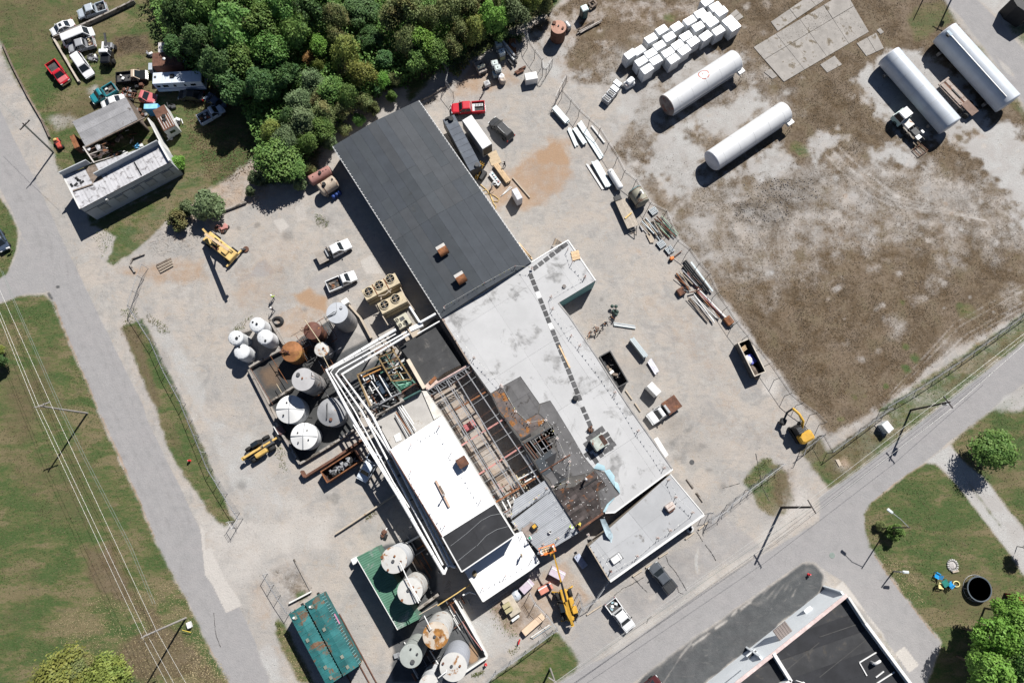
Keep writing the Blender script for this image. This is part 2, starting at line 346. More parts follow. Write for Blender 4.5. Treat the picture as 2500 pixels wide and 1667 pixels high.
paint('34 0,1210 800,650 1300,320 33 2347,1150 2100,800 1900,1250 34 900,350 0,900',CONC,1.5,.7,1)
for o in (0,90,230,330): stroke(f'34 0,{1180+o} 700,{730+o} 1300,{340+o} 33 {2347},{1150+o}',OIL,.14,.28)
paint('34 120,1640 220,1568 1500,640 2150,190 2280,180 44 0,240 60,330 0,560 34 2347,560 1900,900 1020,1568 700,1900',DARK,.35,1,.5,'parking_lot'); paint('34 1560,640 1950,380 2200,180 44 60,240 90,330 34 2200,360 1900,560 1650,720',CONC,1.0,.4,1.2); paint('34 300,1500 900,1050 1560,600 1640,680 1000,1130 500,1500',CONC,.6,.3,1.0)
for a,b in (((900,1130),(1080,1000)),((1160,940),(1290,850)),((1350,790),(1400,740)),((1450,720),(1560,640))): stroke(f'34 {a[0]},{a[1]} {b[0]},{b[1]}',CONC,.25,.55)
stroke('34 560,1568 780,1230 880,1110',CONC,.22,.4); stroke('34 680,1568 1050,1250 1180,1190 1560,880 1800,720 2050,560 2130,420',CONC,.3,.25)
for a in range(6): stroke(f'34 {1700+a*50},{560+a*40} {1850+a*45},{400+a*20}',CONC,.25,.22)
paint('34 0,560 560,130 1050,-150 33 900,1200 1230,1150 1700,1568 34 1150,300 800,620 0,1100 24 1990,1500 1800,1070 1900,900 2240,600',ASPH,.5,.55,.6,'parking_lot')
paint('34 0,470 700,30 1100,250 300,800 0,800',OIL,1.0,.3,1.5)
paint('34 925,130 960,0 970,0 955,180 970,310 945,320 920,210',WHITE,.15,1,.15); paint('34 380,580 470,530 500,600 400,640',CONC,.2,.5)
# right lawns, path, sidewalks
paint('43 525,1210 590,1090 880,840 1230,610 1330,620 1450,730 1640,930 1840,1190 2130,1568 44 2347,250 2700,900 2700,2000 1500,2000 1240,1568 1400,1100 1340,1020 1020,620 760,270 620,50 43 580,1568 545,1400',GRASS,.2,1,.4,'lawn')
paint('44 1230,520 1500,200 1900,300 2200,400 2000,800 1700,900 1300,780',DRY,1.6,.55,2); paint('43 1500,1100 1900,1400 2000,1568 44 1700,200 1200,0',DRY,2,.35,2)
blob('44',1320,580,110,TAN,.7); blob('44',1380,280,70,TAN,.6); blob('44',880,270,40,TAN,.8); blob('44',1520,215,60,TAN,.5)
paint('43 1500,390 1980,10 42 2347,1290 2700,1000 44 2700,200 2347,-60 43 2347,1350 2150,1130 1960,870 1620,560',GRASS,.25,1,.5,'lawn')
paint('43 1900,500 2300,700 2347,1200 2100,900 1800,640',DRY,1.5,.5,2)
paint('43 1220,600 1340,510 1490,395 1620,560 1980,900 2160,1150 2347,1390 44 2700,400 2700,800 2347,330 2130,10 43 1920,1300 1700,1000 1480,740 1400,660 1340,610',WHITE,.25,1,.4,'path')
stroke('43 1720,850 1960,1180 2080,1330',GRASS,.3,.4); paint('42 1980,1568 2100,1420 2347,1270 2500,1180 2500,1500 2250,1568',WHITE,.5,.8,.7)
paint('44 180,480 270,400 460,650 660,950 860,1220 1020,1568 900,1568 740,1000 480,700 300,560',CONC,.15,.9,.2,'pavement')
paint('44 660,1020 700,980 860,1220 960,1380 1000,1500 900,1400 800,1200',GRASS,.3,.5); paint('44 870,1220 980,1145 1145,1360 1030,1450',CONC,.07,1.3,.02)
# upper right road
paint('40 1420,0 1620,200 1900,550 2347,1200 2700,1700 2700,1000 2347,560 2050,220 1830,0 1600,-250 1200,-250',ASPH,.35,.95,.3,'road')
paint('40 1830,0 2050,220 2347,560 2700,1000 2700,-250 1600,-250',WHITE,.5,.9,.8); paint('40 2130,280 2347,160 2600,300 2500,650 2250,450',GRASS,.5,.7,.8); paint('40 2200,0 2250,80 2347,150 2500,100 2450,-100 2200,-150',DARK,.3,.9)
paint('40 1850,560 2347,1250 2347,1400 1800,750 1680,450',GRASS,.6,.5,1); paint('40 1080,60 1420,20 1600,250 1380,330 1250,450 1100,480 1000,250',GRASS,.8,.5,1)
paint('40 2000,600 2250,850 2280,960 2100,800',CONC,.3,.6)
# yard dirt and slabs
paint('21 1330,280 1600,30 1850,40 1880,450 1600,800 1300,880 1150,700 1000,850 900,650 900,320 1150,380',TAN,1.0,.75,1.5)
paint('21 1430,200 1650,40 1800,100 1860,350 1700,330 1450,330',TAN,.6,1,1)
paint('12 950,230 1190,180 1400,280 1380,450 1250,430 1100,350',TAN,.6,1.0,1); paint('12 1150,350 1400,400 1350,540 1150,470',TAN,.8,.6,1)
paint('11 300,1568 500,1250 900,1100 1100,1250 1000,1568 12 1100,350 700,400 200,600 300,200',TAN,2,.38,2); paint('02 1250,0 1600,60 2000,150 2347,100 2347,-100 1700,-100',TAN,1,.6,1.5)
paint('01 1980,1400 2347,1400 2347,1568 1700,1568',TAN,1,.6,1); paint('12 440,0 500,430 320,700 200,900 150,560',TAN,1.2,.25,1)
paint('20 480,1150 1300,950 1100,700 700,700 550,870',TAN,.9,.65,1.2); paint('20 150,1180 300,1100 340,1160 180,1220',DRY,.5,.6,.6)
paint('32 300,100 900,400 1500,1300 1300,1568 700,900 200,300',TAN,2,.28,2); paint('33 900,100 1900,100 1850,500 1300,500',TAN,2,.3,2)
paint('11 770,960 890,930 970,1030 870,1100',CONC,.12,.7,.1); paint('11 1030,800 1140,740 1180,950 1060,980',CONC,.15,.5,.2); paint('11 1770,1420 1910,1350 2040,1568 1850,1568',CONC,.12,.7,.1)
paint('11 850,1110 1000,1300 700,1500 600,1250',CONC,.5,.35,.6); paint('12 800,480 1060,360 1280,520 1180,700 880,760',TAN,.3,.5,.4)
paint('11 530,1568 600,1440 690,1400 800,1568 12 700,30 440,30',ASPH,.3,.7,.4); paint('12 1170,100 1400,-50 1780,-60 1800,180 1360,260 1200,200',ASPH,.5,.5,.6)
paint('33 600,-60 900,200 1080,500 800,560 620,450 400,100',OIL,1.0,.4,1.5); paint('22 1830,480 2347,350 2347,900 2100,900',OIL,1.2,.3,1.5); paint('32 100,1000 300,850 600,1100 560,1400 300,1400',OIL,1,.35,1.2)
for t,x,y,r in (('33',660,375,40),('33',1000,410,40),('33',855,240,45),('33',1250,870,40),('33',1080,690,40),('33',740,560,60),('13',1220,1215,18),('13',1280,1217,18),('13',1325,1205,18),('13',1480,1010,55),('13',420,880,70),('11',1380,980,90),('11',950,1120,60),('11',600,1010,25),('11',380,1050,25),('22',2200,300,25),('32',2000,1310,120),('33',640,60,60),('12',1150,410,40)): blob(t,x,y,r,OIL,.6)
paint('32 1680,1240 1780,1170 1880,1220 1910,1330 1840,1420 1700,1380',CONC,.5,.9,.5)
paint('33 870,600 888,582 905,600 888,616',DARK,.08,1,.02)
for a,b in ((('12',1200,700),('12',1900,740)),(('12',500,1050),('12',1400,700))): pass
paint('12 520,1080 900,860 1440,520 1900,740 13 1750,200 1085,620 12 740,1460',DARK,.2,.85,.1,'containment_floor'); paint('12 520,1080 900,860 1300,700 1500,1200 13 1700,150 1085,600 12 740,1460',OIL,.8,.9,1); paint('12 600,1120 850,1000 850,1300 700,1300',TAN,.8,.9,1); paint('12 1440,560 1640,360 1900,740 1500,940',CONC,.3,.5,.3)
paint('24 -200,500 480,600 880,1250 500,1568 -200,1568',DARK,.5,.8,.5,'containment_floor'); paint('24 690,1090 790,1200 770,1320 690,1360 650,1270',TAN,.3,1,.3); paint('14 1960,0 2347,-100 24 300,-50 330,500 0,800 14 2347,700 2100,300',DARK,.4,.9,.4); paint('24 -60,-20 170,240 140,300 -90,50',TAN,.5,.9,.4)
paint('22 200,1320 690,1050 930,1370 23 1500,790 980,1000 380,70',TAN,.2,.45,.1,'containment_floor'); paint('12 1650,1180 2150,850 2347,1300 13 2000,200 1900,0',DARK,.5,.8,.6)
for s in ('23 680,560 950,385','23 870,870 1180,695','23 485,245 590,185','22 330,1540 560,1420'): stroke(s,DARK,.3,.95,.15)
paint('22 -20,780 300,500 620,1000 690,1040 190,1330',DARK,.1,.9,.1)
for k in range(16):
    x = RND.uniform(-200,1100); y = RND.uniform(-300,500); stroke(f'32 {x:.0f},{y:.0f} {x+330:.0f},{y+480:.0f} {x+RND.uniform(600, 760):.0f},{y+RND.uniform(850, 1000):.0f} {x+1250:.0f},{y+1500:.0f}',RND.choice((CONC,OIL,CONC,WHITE)),.18,RND.uniform(.12,.3),.35)
for k in range(12):
    o = RND.uniform(-120,160); stroke(f'14 {60+o*.3:.0f},{-20+o:.0f} 13 {250+o:.0f},{1420+o*.5:.0f} {620+o:.0f},{1330+o*.2:.0f} {760+o*.8:.0f},{1100} {800+o},{960} {560+o*1.5:.0f},{300} 12 {200+o:.0f},1100 {330+o*2:.0f},300',RND.choice((OIL,CONC,CONC,OIL)),.16,RND.uniform(.1,.22),.3)
for k in range(10):
    o = RND.uniform(-150,250); stroke(f'21 {1500+o:.0f},1000 {1700+o*.8:.0f},{600+o*.3:.0f} {1600+o:.0f},200 20 {1450+o:.0f},1350 {1500+o*.6:.0f},1000',RND.choice((CONC,TAN,WHITE,OIL)),.2,RND.uniform(.15,.4),.35)
for k in range(7): o = k*55-150; stroke(f'34 0,{1300+o} 800,{760+o} 1400,{360+o} 33 2347,{1180+o*.8:.0f} 43 500,{880+o*.6:.0f} 1400,{190+o*.5:.0f}',RND.choice((OIL,CONC)),.3,.16,.4)
# edge leaf litter and green along road margins
for s in ('02 620,330 700,560 800,800 960,1180 1060,1410 1120,1560','03 1150,60 1300,390 1430,680 1590,1040 1760,1450','43 600,1080 880,840 1230,610','44 640,100 780,310 1040,650 1340,1040','14 20,1120 130,1320'): stroke(s,TAN,.3,.8)
def masked(m,hi=.62,lo=.38): return m
def ground_material():
    k = NT('ground_surface'); A = k.n('ShaderNodeAttribute',attribute_name='mA'); B = k.n('ShaderNodeAttribute',attribute_name='mB')
    sa = k.n('ShaderNodeSeparateColor'); k.set(sa.inputs[0],A.outputs['Color']); sb = k.n('ShaderNodeSeparateColor'); k.set(sb.inputs[0],B.outputs['Color'])
    n0 = k.noise(.11,4,.6); n1 = k.noise(.7,6,.68); n2 = k.noise(3.2,5,.7); n3 = k.noise(9,3,.7); n4 = k.noise(1.9,8,.8,dist=.6)
    wob = k.math('ADD',k.math('ADD',k.math('MULTIPLY_ADD',n1,.7,-.35),k.math('MULTIPLY_ADD',n2,.6,-.3)),k.math('MULTIPLY_ADD',k.noise(.33,3,.6),.9,-.45))
    def mk(s,amp=1.0,w=.1):
        e = k.math('MULTIPLY',wob,k.math('MULTIPLY',amp,k.math('MULTIPLY',4,k.math('MULTIPLY',s,k.math('SUBTRACT',1,s,0,True)))))
        return k.step(k.math('ADD',s,e),.5-w*2.2,.5+w*2.2)
    sp = k.step(n3,.35,.7)
    n5 = k.noise(.28,5,.62,dist=.5); st = k.noise(1.0,4,.65,vec=k.scale_vec(k.pos(),(.5,1.6,1)))
    # pale compacted limestone gravel
    c = k.mix(k.step(n1,.36,.64),(.425,.4,.376),(.315,.298,.283)); c = k.mix(k.step(n5,.38,.62),c,(.42,.375,.335)); c = k.mix(k.math('MULTIPLY',k.step(n0,.42,.62),.6),c,(.33,.318,.308)); c = k.mix(k.math('MULTIPLY',k.step(st,.5,.66),.4),c,(.27,.262,.258)); c = k.mix(k.math('MULTIPLY',k.step(k.noise(.5,6,.75,dist=1.2),.54,.66),.5),c,(.37,.3,.24)); c = k.mix(k.math('MULTIPLY',k.step(k.noise(.22,6,.75,dist=.8),.53,.64),.5),c,(.245,.24,.24))
    c = k.mix(k.math('MULTIPLY',sp,.42),c,(.21,.2,.19)); c = k.mix(k.math('MULTIPLY',k.step(n4,.58,.72),.5),c,(.5,.485,.46))
    wh = k.mix(sp,(.46,.455,.445),(.3,.297,.292)); wh = k.mix(k.step(n5,.4,.65),wh,(.36,.345,.335)); c = k.mix(mk(sb.outputs[1],1.2,.2),c,wh)
    co = k.mix(n1,(.52,.49,.46),(.41,.39,.37)); co = k.mix(k.math('MULTIPLY',sp,.25),co,(.27,.25,.235)); c = k.mix(mk(sb.outputs[0],1.1,.2),c,co)
    asx = k.mix(k.step(n1,.3,.7),(.315,.305,.308),(.28,.273,.278)); asx = k.mix(k.math('MULTIPLY',sp,.3),asx,(.2,.195,.197)); asx = k.mix(k.math('MULTIPLY',k.step(k.noise(.35,6,.75,dist=.7),.53,.65),.45),asx,(.235,.23,.232)); asx = k.mix(k.math('MULTIPLY',k.step(n4,.62,.7),.5),asx,(.36,.35,.345)); c = k.mix(mk(sa.outputs[2],.35,.16),c,asx)
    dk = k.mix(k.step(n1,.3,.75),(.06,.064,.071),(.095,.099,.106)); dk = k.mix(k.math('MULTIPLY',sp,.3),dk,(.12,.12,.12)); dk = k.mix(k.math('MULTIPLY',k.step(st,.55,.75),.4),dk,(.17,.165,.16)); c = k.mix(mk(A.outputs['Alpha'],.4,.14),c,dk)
    # tan dirt, dark stains (kept under the plants)
    tn = k.mix(n2,(.38,.235,.135),(.29,.19,.12)); c = k.mix(k.math('MULTIPLY',k.step(k.math('ADD',sb.outputs[2],k.math('MULTIPLY',wob,.8)),.12,1.05),.85),c,tn)
    # dry weeds over bare dirt
    dr = k.mix(k.step(n2,.3,.7),(.104,.068,.036),(.066,.045,.022)); dr = k.mix(k.math('MULTIPLY',k.step(k.math('ADD',n4,k.math('MULTIPLY',n5,.8)),.8,1.08),.75),dr,(.215,.165,.115))
    dr = k.mix(k.math('MULTIPLY',k.step(k.noise(.16,6,.7),.5,.62),.65),dr,k.mix(n2,(.23,.18,.132),(.14,.1,.065))); dr = k.mix(k.math('MULTIPLY',k.step(n5,.5,.7),.55),dr,(.082,.068,.03)); dr = k.mix(k.math('MULTIPLY',sp,.3),dr,(.045,.036,.022)); dr = k.mix(k.math('MULTIPLY',k.step(n3,.7,.84),.7),dr,(.28,.235,.19))
    mp = k.n('ShaderNodeMapping'); mp.inputs['Rotation'].default_value = (0,0,rad(-28)); mp.inputs['Scale'].default_value = (.45,1.25,1); k.set(mp.inputs['Vector'],k.pos()); mv = mp.outputs[0]
    g1 = k.noise(.3,6,.72,mv,.4); g2 = k.noise(1.3,5,.75,mv); g3 = k.noise(.075,3,.6)
    gg = k.math('ADD',k.math('ADD',k.math('MULTIPLY',g1,.9),k.math('MULTIPLY',g2,.55)),k.math('MULTIPLY_ADD',g3,.5,-.48))
    gr = k.mix(k.step(gg,.4,.54),(.042,.085,.017),(.105,.113,.038)); gr = k.mix(k.step(gg,.5,.6),gr,(.18,.142,.078)); gr = k.mix(k.math('MULTIPLY',k.step(g2,.54,.64),.6),gr,(.03,.055,.015)); gr = k.mix(k.math('MULTIPLY',k.step(k.noise(4.5,4,.75,mv),.5,.62),.55),gr,(.14,.13,.06))
    gr = k.mix(k.math('MULTIPLY',sp,.5),gr,(.034,.046,.016)); gr = k.mix(k.math('MULTIPLY',k.step(n3,.74,.83),.6),gr,(.25,.22,.13))
    cov = k.math('ADD',sa.outputs[0],sa.outputs[1],0,True); kind = k.math('DIVIDE',sa.outputs[1],k.math('ADD',cov,.001))
    dl = k.mix(k.step(st,.35,.65),(.125,.098,.05),(.088,.083,.034)); dl = k.mix(k.math('MULTIPLY',sp,.4),dl,(.055,.048,.022)); dl = k.mix(k.math('MULTIPLY',k.step(n4,.55,.7),.6),dl,(.17,.135,.085))
    pk = k.step(k.math('ADD',kind,k.math('MULTIPLY',wob,.7)),.2,.75); c = k.mix(mk(cov,1.7,.3),c,k.mix(pk,gr,k.mix(k.step(kind,.55,.9),dl,dr)))
    oil = k.math('MULTIPLY',k.step(k.math('ADD',B.outputs['Alpha'],k.math('MULTIPLY',wob,.5)),.08,1.05),.78); c = k.mix(oil,c,k.mix(.75,c,(.04,.038,.036)))
    k.set(k.b.inputs['Base Color'],c); k.b.inputs['Roughness'].default_value = .92; k.b.inputs['Specular IOR Level'].default_value = .15
    k.bump(k.math('ADD',n3,k.math('MULTIPLY',n2,1.5)),.55,.07); return k.m
GM = ground_material()
z0 = (N_[5]-.5)*.03+(N_[1.1]-.5)*.015
idx = np.arange(nx*ny).reshape(ny,nx); quads = np.stack([idx[:-1,:-1],idx[:-1,1:],idx[1:,1:],idx[1:,:-1]],-1).reshape(-1,4)
qlab = LAB[:-1,:-1].reshape(-1); VX = np.stack([gx,gy,z0-.02],-1).reshape(-1,3); MC = np.clip(CH,0,1).reshape(8,-1).T
def grid_piece(name,q):
    u,inv = np.unique(q.reshape(-1),return_inverse=True); me = bpy.data.meshes.new(name)
    me.vertices.add(len(u)); me.vertices.foreach_set('co',VX[u].astype(np.float32).ravel())
    me.loops.add(len(inv)); me.loops.foreach_set('vertex_index',inv.astype(np.int32))
    me.polygons.add(len(q)); me.polygons.foreach_set('loop_start',np.arange(0,len(inv),4,dtype=np.int32)); me.polygons.foreach_set('loop_total',np.full(len(q),4,np.int32))
    me.update(calc_edges=True)
    for an,c0 in (('mA',0),('mB',4)):
        at = me.color_attributes.new(an,'FLOAT_COLOR','POINT'); at.data.foreach_set('color',MC[u][:,c0:c0+4].astype(np.float32).ravel())
    me.polygons.foreach_set('use_smooth',np.ones(len(q),bool)); me.materials.append(GM)
    o = bpy.data.objects.new(name,me); COL.objects.link(o); o['kind'] = 'structure'; return o
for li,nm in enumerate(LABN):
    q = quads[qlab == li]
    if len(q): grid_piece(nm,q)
FAR = MAT('far_ground',(.1,.105,.05),.95,.3,.08,stain=(.2,.17,.11),sscale=.05,samt=.5)
b = MB(); r_ = [(-900,900),(GX0,GX1)],[(-900,900),(GY0,GY1)]
for x0,x1,y0,y1 in ((-900,GX0+.5,-900,900),(GX1-.5,900,-900,900),(GX0+.5,GX1-.5,-900,GY0+.5),(GX0+.5,GX1-.5,GY1-.5,900)): b.add([(x0,y0,-.06),(x1,y0,-.06),(x1,y1,-.06),(x0,y1,-.06)],[(0,1,2,3)])
b.build('far_ground',FAR,kind='structure')
# concrete slabs of the razed building, one object per slab
SLABM = MAT('slab_concrete',(.3,.282,.262),.9,.16,.5,stain=(.2,.17,.13),sscale=.5,samt=.55)
def slab(pts,h=.06,name='concrete_slab'):
    b = MB(); b.prism([(p[0],p[1]) for p in pts],-.05,h); o = b.build(name,SLABM,kind='structure'); return o
def bil(c,u,v): return c[0].lerp(c[1],u).lerp(c[3].lerp(c[2],u),v)
def slabs(s,us,vs,gap=.05,name='concrete_slab'):
    c = PL(s); lu = (c[1]-c[0]).length; lv = (c[3]-c[0]).length; i = 0
    for u0,u1 in zip(us[:-1],us[1:]):
        for v0,v1 in zip(vs[:-1],vs[1:]):
            i += 1; g,e = gap/lu,gap/lv
            slab([bil(c,u0+g,v0+e),bil(c,u1-g,v0+e),bil(c,u1-g,v1-e),bil(c,u0+g,v1-e)],.05+.012*((i*7) % 5),name)
slabs('30 1590,545 40 300,-90 570,370 30 1940,945',[0,.24,.5,.76,1],[0,.36,1],.04)
slabs('30 1790,255 40 150,-230 250,-120 30 1870,365',[0,.3,.6,1],[0,1],.04)
slabs('40 5,745 175,640 265,745 90,840',[0,1],[0,1]); slabs('40 425,500 650,380 740,560 540,650',[0,.55,1],[0,1],.03)
slabs('30 1325,165 1395,110 1480,200 1400,255',[0,1],[0,.5,1],.04); slabs('30 1710,830 1790,790 1870,880 1810,910',[0,1],[0,1])
slabs('40 655,350 695,320 745,375 700,400',[0,1],[0,1])

Z_ = Vector((0,0,1)); CRK = MAT('crack_tar',(.05,.048,.047),.9,.2,3)
for s in ('34 590,110 620,200 700,290 760,390 830,510','34 200,340 300,450 380,530','34 0,560 100,480 210,430 340,350','34 1040,-20 1110,70 1165,165','34 720,470 740,530 790,545','34 370,880 385,830 430,800','14 105,760 115,900 130,1020 180,1150','33 940,1390 980,1450 1015,1510','33 1240,900 1440,840','33 1620,500 1700,900 1780,1050'):
    f = PL(s,0); b = MB()
    for p,q in zip(f[:-1],f[1:]):
        n = 5
        for k in range(n): a_,b_ = p.lerp(q,k/n),p.lerp(q,(k+1)/n); w = RND.uniform(.02,.055); j = Vector((RND.uniform(-.05,.05),RND.uniform(-.05,.05),0)); u = (q-p).normalized(); v = Vector((-u.y,u.x,0))*w; b.add([a_-v+Z_*.035,a_+v+Z_*.035,b_+j+v*.6+Z_*.035,b_+j-v*.6+Z_*.035],[(0,3,2,1)])
    b.build('pavement_crack',CRK,kind='structure')
# ---------------------------------------------------------------- buildings
WHITE_ROOF = MAT('white_roof_membrane',(.43,.433,.438),.8,.05,.3,stain=(.385,.385,.385),sscale=.22,samt=.54,bump=.06,objrand=.025)
BRIGHT_ROOF = MAT('new_white_roof_membrane',(.82,.82,.82),.6,.02,.3,bump=.03,objrand=.01)
DARK_ROOF = MAT('dark_roof_membrane',(.05,.058,.067),.75,.1,.5,stain=(.064,.07,.077),sscale=.35,samt=.6,bump=.1,objrand=.05)
BLACK_ROOF = MAT('black_roof_membrane',(.03,.031,.035),.8,.2,.4,stain=(.06,.06,.063),sscale=.3,samt=.58,bump=.1,objrand=.12)
TORN_ROOF = MAT('stripped_grey_roof',(.115,.113,.115),.85,.15,.6,stain=(.07,.065,.062),sscale=.5,samt=.55,bump=.2,objrand=.12)
GREY_ROOF = MAT('grey_roof_membrane',(.36,.368,.38),.8,.07,.4,stain=(.3,.295,.29),sscale=.5,samt=.6,bump=.1,objrand=.04)
RUST = MAT('rusty_steel',(.2,.085,.04),.85,.35,1.5,stain=(.36,.15,.05),sscale=1.3,samt=.55)
RUSTD = MAT('dark_rust',(.13,.065,.045),.85,.3,1.5,stain=(.24,.11,.06),sscale=1.1,samt=.55)
STEEL = MAT('grey_steel',(.25,.255,.27),.55,.12,2,metal=.3); GALV = MAT('galvanised_steel',(.4,.41,.42),.45,.08,2,metal=.4)
BLACKM = MAT('black_paint',(.022,.023,.025),.55,.2,2); DGREY = MAT('dark_grey_metal',(.07,.072,.075),.6,.2,2)
PINK = MAT('red_primer_steel',(.42,.2,.18),.7,.2,1.5,stain=(.22,.09,.06),sscale=1.5,samt=.6); WALLW = MAT('pale_wall',(.6,.6,.58),.85,.1,.6,stain=(.35,.33,.3),sscale=.5,samt=.6)
WALLT = MAT('tan_wall',(.42,.36,.29),.85,.12,.6,stain=(.3,.2,.12),sscale=.6,samt=.6); WALLTEAL = MAT('teal_wall',(.12,.26,.26),.7,.12,.6)
CONCW = MAT('old_concrete',(.3,.275,.25),.9,.2,.8,stain=(.14,.12,.1),sscale=.8,samt=.52,bump=.25); WHITEP = MAT('white_paint',(.68,.68,.67),.5,.04,1.2,stain=(.55,.53,.5),sscale=.8,samt=.66)
WOOD = MAT('new_lumber',(.58,.42,.26),.8,.15,2,bump=.1,objrand=.15); OLDWOOD = MAT('weathered_wood',(.2,.16,.13),.9,.3,2,bump=.2,objrand=.25)
CREAM = MAT('cream_enamel',(.47,.4,.28),.6,.1,1.5,stain=(.32,.2,.1),sscale=1.4,samt=.6); YEL = MAT('machine_yellow',(.52,.3,.045),.5,.12,1.5); OLDYEL = MAT('faded_yellow',(.6,.42,.16),.6,.15,1.5,stain=(.3,.2,.12),sscale=1.2,samt=.6)
GREENP = MAT('green_pipe_paint',(.06,.19,.13),.6,.25,1.5,stain=(.25,.5,.38),sscale=1.5,samt=.52); BLUEM = MAT('torn_blue_film',(.36,.52,.58),.6,.1,1.5)
TEALP = MAT('teal_railcar_paint',(.025,.125,.13),.6,.3,.6,stain=(.17,.1,.06),sscale=.55,samt=.52,objrand=.12); GRNROOF = MAT('green_metal_roof',(.085,.19,.13),.5,.12,.7,stain=(.28,.34,.3),sscale=.3,samt=.55)
REDP = MAT('red_paint',(.55,.03,.035),.4,.1,2); ORANGE = MAT('orange_paint',(.75,.2,.04),.5,.1,2); RUBBER = MAT('tyre_rubber',(.025,.025,.025),.9,.2,3); DARKG = GLASS()
def quadlen(c): return (c[1]-c[0]).length,(c[3]-c[0]).length
def cut(pts,lines):
    """cut a plan polygon by (point, normal) lines; gives the list of pieces"""
    bm = bmesh.new(); bm.faces.new([bm.verts.new((p[0],p[1],0)) for p in pts])
    for p,n in lines: bmesh.ops.bisect_plane(bm,geom=bm.verts[:]+bm.edges[:]+bm.faces[:],plane_co=(p[0],p[1],0),plane_no=n)
    bm.normal_update(); r = [[v.co.copy() for v in f.verts] for f in bm.faces]; bm.free(); return r
def striplines(o,d,n0,n1,w,jit=0.0):
    nrm = Vector((-d.y,d.x,0)).normalized(); return [(o+nrm*(k*w+RND.uniform(-jit,jit)),nrm) for k in range(n0,n1)]
def roof_sheets(pts,lines,z,mats,par,name='roof_sheet',th=.03,dz=.012):
    for i,f in enumerate(cut(pts,lines)):
        m = mats[i % len(mats)] if len(mats) < 3 else RND.choice(mats)
        b = MB(); c = sum((Vector((p[0],p[1],0)) for p in f),Vector())/len(f)
        f2 = [Vector((p[0],p[1],0))+(c-Vector((p[0],p[1],0))).normalized()*.012 for p in f]
        b.prism(f2,z,z+th+dz*((i*5) % 4)); b.bo(name,m,par)
def walls(pts,h,mat,par,t=.18,z0=0.0,skip=()):
    n = len(pts)
    a = sum(pts[i].x*pts[(i+1) % n].y-pts[(i+1) % n].x*pts[i].y for i in range(n)); pts = pts if a > 0 else pts[::-1]
    for i in range(n):
        if i in skip: continue
        p,q = pts[i],pts[(i+1) % n]; d = (q-p); d.z = 0
        if d.length < .05: continue
        u = d.normalized(); nn = Vector((-u.y,u.x,0))
        c = (p+q)/2+nn*t/2; MB().box((c.x,c.y,(z0+h)/2),(d.length-.004*(i % 3),t-.003*(i % 4),h-z0),math.atan2(u.y,u.x)).bo('wall',mat,par)
def deck(pts,z0,z1,mat,par,holes=(),name='roof_deck'):
    lo = [[Vector((p[0],p[1],0)) for p in r] for r in (pts,*holes)]; fl = [p for r in lo for p in r]; tri = tessellate_polygon(lo)
    b = MB(); k = len(fl); vs = [(p.x,p.y,z1) for p in fl]+[(p.x,p.y,z0) for p in fl]; fs = []
    for t in tri:
        a,c_,d = (fl[i] for i in t); up = (c_-a).cross(d-a).z > 0; t = t if up else t[::-1]
        fs.append(tuple(t)); fs.append(tuple(i+k for i in t[::-1]))
    s = 0
    for r in lo:
        for i in range(len(r)): j = (i+1) % len(r); fs.append((s+i,s+j,s+j+k,s+i+k))
        s += len(r)
    b.add(vs,fs); return b.bo(name,mat,par)
def trim(pts,z,w,h,mat,par,name='roof_edge',closed=True):
    n = len(pts)
    for i in range(n if closed else n-1):
        p,q = pts[i],pts[(i+1) % n]; u = (q-p).normalized()
        MB().bar((p.x,p.y,z+.002*(i % 3)),(q.x,q.y,z+.002*(i % 3)),w+.003*(i % 3),h).bo(name,mat,par)
def corrugated(c,n,amp,z,mat,par,name='roof_panel',along=True,th=.04,slope=0.0):
    """ribbed sheet over quad c (4 plan points); ribs run from edge 01 to edge 32"""
    b = MB(); top = []; 
    for i in range(n*3+1):
        u = i/(n*3); zz = z+slope*u+(amp if i % 3 == 1 else 0); p = c[0].lerp(c[1],u); q = c[3].lerp(c[2],u)
        top.append(((p.x,p.y,zz),(q.x,q.y,zz+.0)))
    vs = [v for t in top for v in t]; b.add(vs,[(2*i,2*i+2,2*i+3,2*i+1) for i in range(n*3)])
    vs2 = [(v[0],v[1],v[2]-th) for v in vs]; b.add(vs2,[(2*i+1,2*i+3,2*i+2,2*i) for i in range(n*3)])
    return b.bo(name,mat,par)
def ctr(pts,z=0): c = sum(pts,Vector())/len(pts); return Vector((c.x,c.y,z))
Z = Vector((0,0,1))
